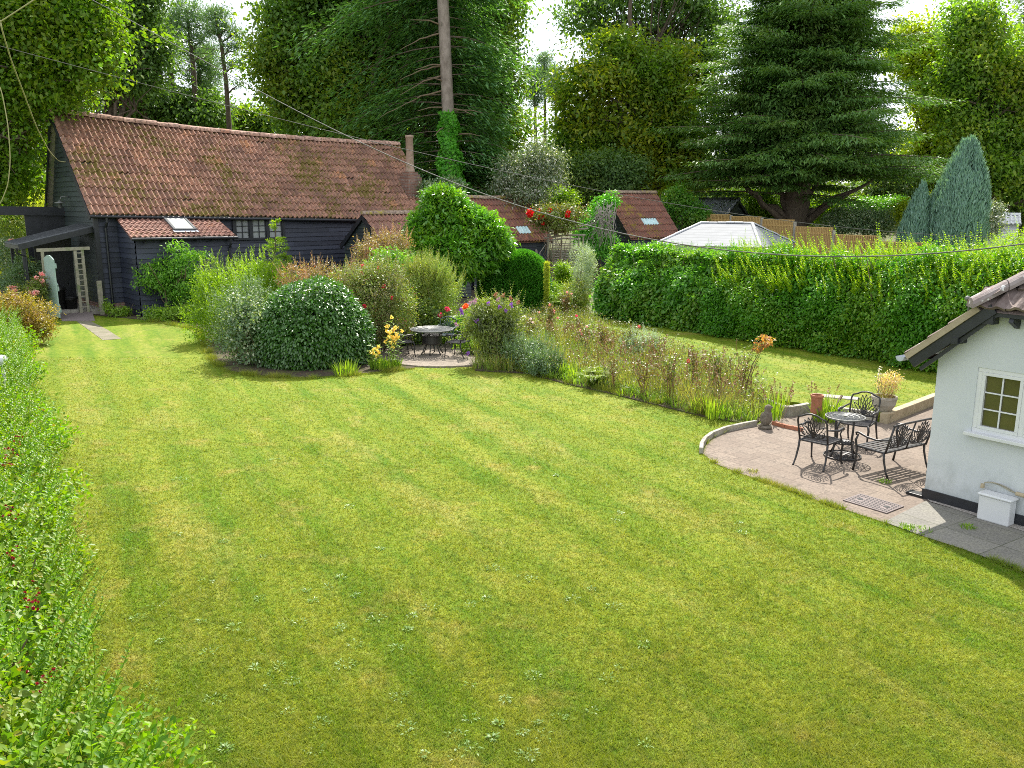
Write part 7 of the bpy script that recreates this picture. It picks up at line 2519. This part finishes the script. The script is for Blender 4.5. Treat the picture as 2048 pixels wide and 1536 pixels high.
# the tall fir with the bare pale trunk
FB = Vector(foot(905, 49))
t = thing('fir_tree', 'tall fir with straight pale bare trunk and drooping boughs, ivy at its foot', 'tree', FB)
ft = AT(886, 0, 49) - FB; fm = AT(897, 245, 49) - FB
trx = lambda z: (fm.x + (ft.x - fm.x) * (z - fm.z) / (ft.z - fm.z), 0.0)
lv = []
for z in np.arange(4.2, 24, 0.5):
    lf = 5.6 if z < 13 else 5.2
    lv.append((z, (lambda a, z=z: (2.2 + (4.4 if math.cos(a) < 0 else 1.6) * abs(math.cos(a)) + 0.8) * (0.62 if z < 7 else 0.85 + 0.25 * math.sin(z * 1.9 + 3 * a)) * (1.0 if math.sin(a) > -0.2 else 0.0)), 9))
dead = []
for px0, py0, px1, py1 in ((884, 50, 820, 40), (884, 66, 800, 100), (888, 130, 830, 140), (890, 150, 800, 190), (890, 165, 855, 155), (892, 215, 835, 222), (905, 222, 965, 226), (906, 218, 950, 232), (893, 252, 868, 272), (910, 270, 960, 272), (888, 130, 800, 160), (892, 180, 760, 235)):
    a = AT(px0, py0, 49) - FB; e = AT(px1, py1, 48.0) - FB
    dead.append(limb(a, e, 0.06, 0.012, 9, 0.02, 0.05))
pth = conifer_branches(t, FB, trx, lv, LM['fir'], 0.36, 0.10, droop=0.34, per_pad=40, pads=7, padw=0.5, start=0.30, thick=0.032, gap=0.22, hang=0.42)
np_mesh('live_branches', *np_tubes(pth, 5), M['bark'], t)
np_mesh('dead_branches', *np_tubes(dead, 5), M['twig'], t)
np_mesh('trunk', *np_tubes([(np.array([(trx(z)[0], 0, z) for z in np.linspace(-0.3, 30, 16)]), np.linspace(0.37, 0.25, 16))], 14), M['fir_bark'], t)
n = 7500
zz = RNG.random(n) ** 0.9 * 9.3; a = RNG.uniform(0, 6.28, n)
rad = 0.42 + 0.75 * np.exp(-((zz - 3.6) / 2.6) ** 2) * RNG.random(n) + 0.15 * np.sin(zz * 4 + a * 2)
P = np.stack([np.array([trx(z)[0] for z in zz]) + np.cos(a) * rad, np.sin(a) * rad, zz], -1)
O = np.stack([np.cos(a), np.sin(a), np.full(n, 0.1)], -1)
D, N = leaf_dirs(O, 0.4, 0.8, 0, 0.5, 0.9, 0.3)
np_mesh('ivy', *leaf_geo(P, D, N, 0.19, 0.16), LM['ivy'], t)

# chestnuts, thin topped
broad_tree('chestnut_tree', 'thin topped tree with yellowing leaves left of the dark cypress', foot(1265, 60), blobs_px([(1180, 190, 0, 55, 60), (1235, 130, 0, 45, 60), (1215, 250, -0.5, 66, 60), (1290, 250, 0, 60, 66), (1225, 335, -0.5, 80, 46), (1310, 330, 0, 66, 50), (1290, 160, 0, 46, 50), (1140, 250, 0, 26, 34), (1330, 220, 0, 50, 60), (1120, 320, 0.5, 36, 40), (1370, 270, 0.5, 46, 46), (1385, 340, 0.5, 50, 40), (1345, 120, 0, 34, 40), (1130, 190, 0.4, 22, 24)], 60),
           LM['chestnut'], 2500, 22, 0.5, 0.34, 0.16, 0.5, limbs=60, shell=0.4, lump=0.3, trunk_top=(-0.5, 0, 17), stray=1.5, inner=0.05)
broad_tree('chestnut_tree', 'sparse high crowned tree showing sky through its branches', foot(1310, 64), blobs_px([(1160, 30, 0, 42, 45), (1225, 40, 0, 50, 50), (1310, 40, 0, 60, 60), (1390, 70, 0, 60, 70), (1270, 110, 0.5, 50, 46), (1360, 150, 0, 60, 60), (1310, -40, 0, 130, 50), (1420, 0, 0, 60, 60), (1400, 200, 0.5, 60, 60)], 64),
           LM['dark_oak'], 1150, 22, 0.55, 0.34, 0.16, 0.45, limbs=80, shell=0.35, lump=0.3, inner=0.0, stray=1.6)
broad_tree('maple_tree', 'yellow green tree showing right of the dark cypress', foot(1850, 66), blobs_px([(1845, 150, 0, 50, 66), (1870, 220, 0, 36, 60), (1830, 80, 0.5, 40, 40), (1860, 300, 0, 50, 60)], 66), LM['yellow'], 900, 26, 0.5, 0.3, 0.17, 0.35)
broad_tree('lime_tree', 'tall loose leaved tree at the right edge of the garden', foot(1975, 62), blobs_px([(1940, 110, 0, 70, 70), (1990, 170, 0, 80, 80), (1900, 190, 0.5, 45, 70), (2060, 180, 0, 80, 100), (1930, 270, 0, 60, 60), (2020, 290, 0, 80, 70), (1960, 350, 0, 80, 50), (2080, 330, 0, 60, 80), (1935, 50, 0, 52, 40)], 62),
           LM['lime'], 2600, 28, 0.5, 0.30, 0.17, 0.5, limbs=44, shell=0.4, lump=0.3, stray=1.4, inner=0.06)
SB = Vector(foot(2035, 72))
t = thing('spruce_tree', 'drooping grey green spruce at the top right corner', 'tree', SB)
lv = [(z, (lambda a, z=z: 4.2 * max(0.12, 1 - (z - 4) / 30)), 8) for z in np.arange(10, 30, 0.8)]
pth = conifer_branches(t, SB, lambda z: (0, 0), lv, LM['pine'], 0.42, 0.09, droop=0.6, per_pad=16, pads=5, padw=0.45, start=0.3)
pth.append((np.array([(0, 0, -0.5), (0, 0, 15), (0, 0, 31)]), np.array([0.45, 0.3, 0.05])))
np_mesh('trunk', *np_tubes(pth, 6), M['bark'], t)

# ------------------------------------------------------------ blue columnar conifers
def blue_conifer(label, base, top, rmax, lean, n, wob=1.0):
    t = thing('blue_conifer', label, 'conifer', base, 0, 'blue grey conifers beyond the hedge')
    # upright feathery plumes packed round the stem, each a slim spindle
    K = int(20 + rmax * 34)
    pf = lambda f: np.minimum(1, np.maximum(1 - f, 0) * 2.2) ** 0.75 * (0.74 + 0.26 * np.clip(f / 0.4, 0, 1)) 
    fa = RNG.uniform(0, 6.28, K); f0 = RNG.uniform(0.0, 0.62, K); f1 = np.minimum(f0 + RNG.uniform(0.28, 0.5, K), RNG.uniform(0.93, 1.0, K))
    f0[:6], f1[:6] = 0.55, RNG.uniform(0.92, 1.02, 6)
    k = RNG.integers(0, K, n); q = RNG.random(n) ** 0.85
    f = f0[k] + (f1[k] - f0[k]) * q
    R1 = rmax * pf(f) * 0.86
    R1 = np.where(k < 6, R1 * 0.35, R1)
    pr_ = (0.10 + 0.17 * rmax) * np.sin(np.pi * np.clip(q * 0.8 + 0.16, 0, 1)) * RNG.uniform(0.7, 1.0, n)
    b2 = RNG.uniform(0, 6.28, n)
    P = np.stack([np.cos(fa[k]) * R1 + np.cos(b2) * pr_ + lean * f ** 1.4, np.sin(fa[k]) * R1 + np.sin(b2) * pr_, f * top], -1)
    O = nrm(np.stack([np.cos(fa[k]) * 0.6 + np.cos(b2), np.sin(fa[k]) * 0.6 + np.sin(b2), np.zeros(n)], -1))
    D = O * 0.38 + np.array([0, 0, 1.0]) + rdir(n) * 0.28
    N = O + rdir(n) * 0.5
    s = RNG.uniform(0.6, 1.3, n)
    np_mesh('foliage', *leaf_geo(P, D, N, 0.24 * s, 0.05 * s), LM['blue'], t)
    mb = MB(); mb.tube([(0, 0, -0.3), (lean * 0.3, 0, top * 0.5), (lean * 0.9, 0, top * 0.92)], [0.15, 0.1, 0.03], 7); mb.build('trunk', M['bark'], t)


q = AT(1940, 268, 40)
blue_conifer('tall blue grey columnar conifer beyond the privet hedge', (AT(1912, 480, 40).x, 40, 0.0), q.z, 1.12, q.x - AT(1912, 480, 40).x, 42000)
q = AT(1846, 372, 41)
blue_conifer('small pointed blue green conifer left of the tall one', (AT(1832, 480, 41).x, 41, 0.0), q.z, 0.75, q.x - AT(1832, 480, 41).x, 16000)
q = AT(1879, 368, 40.6)
blue_conifer('slim conifer spire tucked between the two blue conifers', (AT(1870, 480, 40.6).x, 40.6, 0.0), q.z, 0.42, q.x - AT(1870, 480, 40.6).x, 8000)

# ------------------------------------------------------------ shrubs and climbers of the middle distance
def far_shrub(label, D, lst, key, n, per, spread, L, Wd, name='shrub', cat='shrub', group=None, **kw):
    px = sum(b[0] for b in lst) / len(lst)
    base = Vector(foot(px, D))
    return shrub(name, label, base, rel(base, lst), LM[key], n, per, spread, L, Wd, cat=cat, group=group, zmin=0.0, **kw)


far_shrub('silvery speckled holly bush right of the fir trunk', 47, [(1075, 310, 0, 34, 28), (1035, 345, 0, 40, 34), (1090, 360, 0, 40, 40), (1105, 325, 0, 24, 30), (1050, 385, 0, 50, 30), (1010, 365, 0.5, 26, 26)], 'holly', 1100, 11, 0.24, 0.16, 0.06, sub=9, shell=0.35, shoots=50, shoot_len=0.8, name='holly', cat='holly')
far_shrub('dark evergreen shrubs behind the tiled shed roof', 52, [(960, 350, 0, 70, 60), (1010, 380, 0, 50, 50), (880, 380, 0, 60, 60)], 'under', 1500, 14, 0.28, 0.2, 0.11)
far_shrub('white flowered bush over the chimney side of the barn', 45, [(870, 385, 0, 34, 22), (900, 372, 0, 24, 16)], 'variegated', 420, 10, 0.16, 0.14, 0.07)
far_shrub('yellow green bush behind the climbing red rose', 50, [(1110, 395, 0, 26, 22), (1135, 405, 0, 24, 24), (1090, 410, 0, 30, 24)], 'acid', 500, 12, 0.2, 0.16, 0.08)
far_shrub('dark laurel thicket left of the small ivy clad shed', 56, [(1170, 360, 0, 60, 50), (1130, 380, 0, 50, 50), (1230, 350, 0, 60, 50)], 'under', 1300, 14, 0.3, 0.22, 0.12)
far_shrub('pale leafy climber beside the small shed roof', 52, [(1355, 400, 0, 22, 24), (1375, 425, 0, 30, 30), (1340, 420, 0.4, 14, 30), (1400, 440, 0, 26, 26)], 'hedge1', 620, 12, 0.2, 0.17, 0.08, shoots=24, shoot_len=0.8)
far_shrub('bright bush to the left of the cypress trunk', 60, [(1520, 410, 0, 40, 30), (1550, 425, 0, 30, 22)], 'bright', 600, 12, 0.25, 0.2, 0.1)
far_shrub('sunlit bush to the right of the cypress trunk', 60, [(1650, 415, 0, 40, 26), (1690, 425, 0, 40, 24)], 'acid', 600, 12, 0.25, 0.2, 0.1)
far_shrub('dark white speckled camellia behind the fence', 52, [(1700, 440, 0, 50, 26), (1760, 445, 0, 50, 26)], 'variegated', 900, 12, 0.2, 0.14, 0.07)
far_shrub('clipped mid green laurel hedge under the cypress', 58, [(1740, 415, 0, 40, 16), (1790, 412, 0, 34, 16)], 'rhodo', 700, 12, 0.22, 0.18, 0.08)
far_shrub('golden leaved shrub behind the small blue conifer', 50, [(1818, 425, 0, 22, 24), (1860, 415, 0, 22, 28)], 'yellow', 460, 12, 0.2, 0.16, 0.09)
far_shrub('pale open bush beside the tiny white shed', 46, [(1985, 430, 0, 20, 26), (1975, 455, 0, 26, 26)], 'holly', 320, 10, 0.2, 0.14, 0.06)
far_shrub('dark thicket below the right hand tree', 66, [(2000, 390, 0, 80, 50), (2080, 400, 0, 80, 60), (1900, 400, 1, 60, 50)], 'under', 1500, 14, 0.35, 0.26, 0.14)
far_shrub('dark laurels under the cypress on the right', 64, [(1800, 370, 0, 70, 60), (1760, 400, 0, 60, 40), (1620, 400, 1, 90, 40), (1500, 400, 1, 90, 40)], 'under', 2000, 14, 0.35, 0.26, 0.14)
far_shrub('dark undergrowth beneath the left oak', 43, [(30, 340, 0, 70, 50), (70, 300, 1, 50, 50), (10, 430, 0, 60, 40), (-40, 400, 0, 60, 80)], 'under', 1300, 14, 0.26, 0.18, 0.1)
far_shrub('feathery grey green bush left of the black beam', 40, [(40, 455, 0, 45, 36), (15, 490, 0, 40, 40), (60, 490, 0, 30, 26)], 'olive', 700, 12, 0.2, 0.15, 0.035)

# climbing rose on its rough trellis
base = Vector((AT(1110, 440, 43.5).x, 43.5, 0.02))
t = shrub('climbing_rose', 'climbing rose with scarlet blooms on a rough trellis beside the tiled shed', base, rel(base, [(1100, 428, 0, 44, 20), (1145, 425, 0.2, 34, 20), (1080, 440, 0, 24, 18), (1120, 450, 0, 40, 14)]), LM['rose'], 560, 9, 0.14, 0.13, 0.07, cat='rose', stems=12, stem_r=0.02)
for px, py, r in ((1060, 427, 0.19), (1059, 421, 0.13), (1077, 434, 0.12), (1086, 435, 0.12), (1100, 421, 0.13), (1099, 428, 0.10), (1137, 424, 0.12), (1135, 431, 0.13), (1079, 420, 0.08), (1086, 447, 0.09), (1118, 442, 0.08)):
    q = AT(px, py, 43.0) - base
    bloom(t, q, r, PM['red'], n=26)
t = thing('trellis', 'rough pale pole trellis roof carrying the climbing rose', 'trellis', (AT(1120, 460, 44.2).x, 44.2, 0))
for k, (x0, z0, x1, z1) in enumerate(((-0.7, 2.75, 1.4, 3.1), (-0.8, 2.6, 1.3, 2.75), (-0.7, 2.45, 1.1, 2.55), (-0.6, 2.9, 1.5, 3.25))):
    mb = MB(); mb.tube([(x0, -0.3 + 0.25 * k, z0), ((x0 + x1) / 2, -0.3 + 0.25 * k, (z0 + z1) / 2 + 0.08), (x1, -0.3 + 0.25 * k, z1)], 0.05, 6); mb.build('pole', M['dead_wood'], t)
for x in (-0.6, 1.2):
    mb = MB(); mb.tube([(x, 0, 0), (x, 0, 2.8)], 0.05, 6); mb.build('upright', M['old_timber'], t)

# ivy over the small shed's gable
base = Vector((AT(1195, 470, 46.8).x, 46.8, 0.02))
t = shrub('ivy', 'ivy and bare vine stems swallowing the small shed gable', base, rel(base, [(1185, 455, 0, 30, 36), (1205, 415, 0.3, 22, 26), (1222, 398, 0.5, 14, 14), (1170, 475, 0, 28, 30), (1195, 490, 0, 40, 30)]), LM['ivy'], 900, 10, 0.14, 0.11, 0.09, cat='ivy', droop=0.4, stems=10)
pth = []
for k in range(60):
    a = AT(RNG.uniform(1190, 1232), RNG.uniform(400, 440), 46.2) - base; e = AT(RNG.uniform(1170, 1232), RNG.uniform(450, 500), 46.0) - base
    pth.append(limb(a, e, 0.02, 0.010, 8, 0.10))
np_mesh('vines', *np_tubes(pth, 4), M['dead_wood'], t)

# ------------------------------------------------------------ far wood, one mass
t = thing('woodland', 'dark distant wood closing the view behind the garden trees', 'woodland', (0, 92, 3))
t['kind'] = 'stuff'
bl = []
for k in range(60):
    x = -75 + 150 * k / 59 + RNG.normal() * 1.5
    h = RNG.uniform(5.0, 8.5)
    if x > 6: h = RNG.uniform(6.5, 10.0)
    bl.append((x, RNG.uniform(-6, 6), h * 0.45, RNG.uniform(2.2, 3.8), 3.0, h * 0.6))
o = crown('foliage', bl, 5200, 16, 0.7, 0.55, 0.32, LM['under'], t, shell=0.5, lump=0.25)
o['kind'] = 'stuff'

# ------------------------------------------------------------ overhead cables
def cable(name, label, pts, A2, B2, r, m, cat='cable'):
    """a cable hanging in the vertical plane through plan points A2, B2, read off along its length"""
    A2, B2 = np.array(A2, float), np.array(B2, float)
    d = B2 - A2
    out = []
    for px, py in pts:
        rr = ray(px, py)
        det = rr[0] * (-d[1]) + d[0] * rr[1]
        tt = (A2[0] * (-d[1]) + d[0] * A2[1]) / det
        out.append((rr[0] * tt, rr[1] * tt, CAM_H + rr[2] * tt))
    out = np.array(out)
    # smooth resample along the plan direction
    k = np.linspace(0, 1, 60)
    s = ((out[:, :2] - A2) @ d) / (d @ d)
    o = np.argsort(s); s, out = s[o], out[o]
    z = np.polyval(np.polyfit(s, out[:, 2], min(4, len(s) - 1)), s[0] + (s[-1] - s[0]) * k)
    ss = s[0] + (s[-1] - s[0]) * k
    P = np.stack([A2[0] + d[0] * ss, A2[1] + d[1] * ss, z], -1)
    tag(np_mesh(name, *np_tubes([(P, np.full(len(P), r))], 6), m), label, cat)


cable('overhead_cable', 'thick overhead cable sagging across the garden to the cottage', [(60, -62), (185, 0), (440, 140), (700, 272), (940, 383), (1050, 415), (1240, 462), (1400, 492), (1560, 511), (1750, 515), (1900, 505), (2048, 488), (2140, 472)], (-11.5, 26), (6.6, 10.8), 0.0095, M['cable'])
cable('overhead_cable', 'thin overhead line passing over the barn ridge and chimney', [(-60, 78), (0, 92), (225, 148), (450, 207), (690, 275), (812, 302), (940, 328), (1140, 368), (1240, 386), (1400, 415), (1550, 440), (1700, 458), (1850, 468), (1990, 474)], (-15, 25), (17, 31), 0.010, M['cable'])


def rope(name, label, pts, D, r, m):
    P = np.array([AT(px, py, D + dd) for px, py, dd in pts])
    t = np.arange(len(P)); tt = np.linspace(0, len(P) - 1, 40)
    P = np.stack([np.interp(tt, t, P[:, i]) for i in range(3)], -1)
    for _ in range(3):
        P[1:-1] = (P[:-2] + 2 * P[1:-1] + P[2:]) / 4
    tag(np_mesh(name, *np_tubes([(P, np.full(len(P), r))], 6), m), label, 'cable')


rope('service_cable', 'mossy cable looping down to the barn gable', [(0, 40, 0), (4, 60, 0), (22, 120, 1), (45, 180, 3), (75, 260, 7), (100, 305, 10), (118, 323, 12), (131, 324, 13.2)], 21, 0.016, M['mossy_rope'])
rope('service_cable', 'short green tinged cable at the top left corner', [(80, -8, 0), (40, 18, 0), (0, 44, 0), (-30, 60, 0)], 18, 0.013, M['mossy_rope'])
rope('service_cable', 'thin cable hanging down the left edge beneath the oak', [(-10, 150, 0), (4, 185, 0), (16, 250, 0), (21, 320, 0), (16, 370, 0), (2, 405, 0), (-12, 425, 0)], 20, 0.010, M['mossy_rope'])

# ------------------------------------------------------------ weeds in the lawn
WG = [(860, 1218), (682, 1250), (815, 1262), (1184, 1180), (1227, 1215), (1290, 1292), (1215, 1360), (1238, 1336), (1185, 1425), (1010, 1402), (940, 1440), (815, 1470), (940, 1502), (985, 1478), (1050, 1516), (1290, 1490), (850, 1512), (560, 1335), (585, 1365), (640, 1450), (500, 1280), (430, 1400), (700, 1015), (760, 1100), (520, 1120), (300, 1010), (690, 1330)]
WR = random.Random(4)
WG += [(WR.uniform(260, 1150), WR.uniform(1120, 1530)) for k in range(46)] + [(WR.uniform(300, 1500), WR.uniform(900, 1250)) for k in range(14)]
for i, (px, py) in enumerate(WG):
    g = G(px, py)
    n = int(RNG.integers(10, 40)); R0 = RNG.uniform(0.03, 0.09)
    a = RNG.uniform(0, 6.28, n); q = RNG.random(n) ** 0.5 * R0
    P = np.stack([np.cos(a) * q, np.sin(a) * q, RNG.uniform(0.0, 0.02, n)], -1)
    D = np.stack([np.cos(a), np.sin(a), RNG.uniform(0.1, 0.6, n)], -1) + rdir(n) * 0.4
    o = np_mesh('lawn_weed', *leaf_geo(P, D, rdir(n) * 0.3 + [0, 0, 1], RNG.uniform(0.02, 0.055, n) * RNG.uniform(0.7, 1.2), 0.014, droop=0.2), LM['weed'])
    o.location = (g.x, g.y, LAWN_Z)
    tag(o, 'pale rosette of coarse weed in the mown lawn', 'weed', 'pale weed rosettes in the lawn')

# ------------------------------------------------------------ grass blades over the lawn
def inside(px, py, poly):
    c = np.zeros(len(px), bool); n = len(poly)
    for i in range(n):
        x0, y0, x1, y1 = poly[i][0], poly[i][1], poly[i - 1][0], poly[i - 1][1]
        k = ((y0 > py) != (y1 > py)) & (px < (x1 - x0) * (py - y0) / ((y1 - y0) or 1e-9) + x0)
        c ^= k
    return c


def grass_field(n, ymin, ymax, z, keep, drop, hmin=0.022, hmax=0.05):
    y = 1 / (1 / ymin - RNG.random(n) * (1 / ymin - 1 / ymax))          # denser near the terrace
    x = RNG.uniform(-1, 1, n) * (y * 0.68 + 1.0)
    k = np.ones(n, bool)
    if keep is not None: k &= inside(x, y, keep)
    for d in drop: k &= ~inside(x, y, d)
    return x[k], y[k], z


def blades3(x, y, z, h, w):
    n = len(x)
    a = RNG.uniform(0, 6.28, n)
    ln = RNG.normal(size=(n, 2)) * h[:, None] * 0.75
    P = np.stack([x, y, np.full(n, z)], -1)
    S = np.stack([np.cos(a), np.sin(a), np.zeros(n)], -1) * w[:, None] / 2
    T = P + np.stack([ln[:, 0], ln[:, 1], h], -1)
    V = np.stack([P - S, P + S, T], 1).reshape(-1, 3)
    return V, np.arange(3 * n).reshape(-1, 3)


pl = lambda P: [(p.x, p.y) for p in P]
circ = [(ctr.x + 1.98 * math.cos(k / 30 * 6.283), ctr.y + 1.98 * math.sin(k / 30 * 6.283)) for k in range(30)]
hp = [LA - ld * 4 + lout * 0.0, LB + lout * 0.0, LB - lout * 3, LA - ld * 4 - lout * 3]
DROP = [pl(PATIO), pl(BED), pl(BED2), pl(SLABS), circ, pl(hp), pl(UPPER)]
x, y, z = grass_field(700000, 5.0, 24, LAWN_Z, LAWN, DROP)
h = RNG.uniform(0.016, 0.042, len(x)) * (0.7 + 0.5 * (np.sin(x * 3.1) * np.sin(y * 2.3) + 1) / 2)
w = 0.0035 + 0.0007 * y
V1 = blades3(x, y, z, h, w)
x, y, z = grass_field(60000, 14, 32, UP_Z, pl(UPPER), [])
V2 = blades3(x, y, z, RNG.uniform(0.015, 0.04, len(x)), 0.003 + 0.0009 * y)
# shaggier uncut grass along every edge
ex, ey, eh = [], [], []
def edge(pts, dens, h0, sp):
    pts = [Vector((p[0], p[1], 0)) for p in pts]
    for a, b in zip(pts[:-1], pts[1:]):
        n = int((b - a).length * dens)
        t = RNG.random(n); nn = Vector((-(b - a).y, (b - a).x, 0)).normalized()
        o = RNG.normal(size=n) * sp
        bunch = 0.4 + 0.9 * (np.sin(t * (b - a).length * 5 + a.x * 3) > 0.1)
        ex.append(a.x + (b.x - a.x) * t + nn.x * o); ey.append(a.y + (b.y - a.y) * t + nn.y * o); eh.append(h0 * RNG.uniform(0.4, 1.2, n) * bunch)
edge([G(*p) for p in [(1403, 906), (1430, 928), (1480, 948), (1560, 974), (1640, 1004), (1770, 1047), (1850, 1076), (1925, 1100), (2048, 1146), (2200, 1215)]], 1100, 0.06, 0.035)
edge([G(*p) for p in [(1402, 906), (1409, 886), (1425, 874), (1450, 863), (1508, 848)]], 900, 0.09, 0.03)
edge([G(*p) for p in [(1508, 846), (1420, 834), (1300, 805), (1220, 785), (1130, 766), (1060, 746), (980, 740)]], 900, 0.12, 0.06)
edge([G(*p) for p in [(830, 738), (720, 750), (620, 758), (520, 754), (455, 744), (425, 722), (395, 660), (300, 642)]], 900, 0.12, 0.07)
edge([LA - ld * 2 + lout * 0.05, LB + lout * 0.05], 900, 0.13, 0.10)
edge([(HA + hout * 0.1), (HB + hout * 0.1)], 500, 0.12, 0.1)
ex, ey, eh = np.concatenate(ex), np.concatenate(ey), np.concatenate(eh)
V3 = blades3(ex, ey, 0.0, eh, np.full(len(ex), 0.009))
up = ex > 100
V, F = merge([V1, V2, V3])
o = np_mesh('grass', V, F, M['blade'])
tag(o, 'short green and straw blades of the mown lawn', 'grass', kind='stuff')

# small tufts between the paving slabs
for i, (px, py, lab) in enumerate(((1505, 946, 'matted grass tuft on the patio near the lawn edge'), (1768, 966, 'small weed tuft by the bench leg'), (1812, 1058, 'grass tuft between the pale slabs'), (1838, 1063, 'moss and grass in the slab joint'), (1935, 1058, 'weed between the grey slabs below the cabinet'))):
    g = G(px, py)
    tuft('paving_weed', lab, (g.x, g.y, 0.015), 60, 0.10 if i != 3 else 0.16, 0.06, 0.012, LM['bright'] if i else LM['dry'], 'weed', None, 1.4)
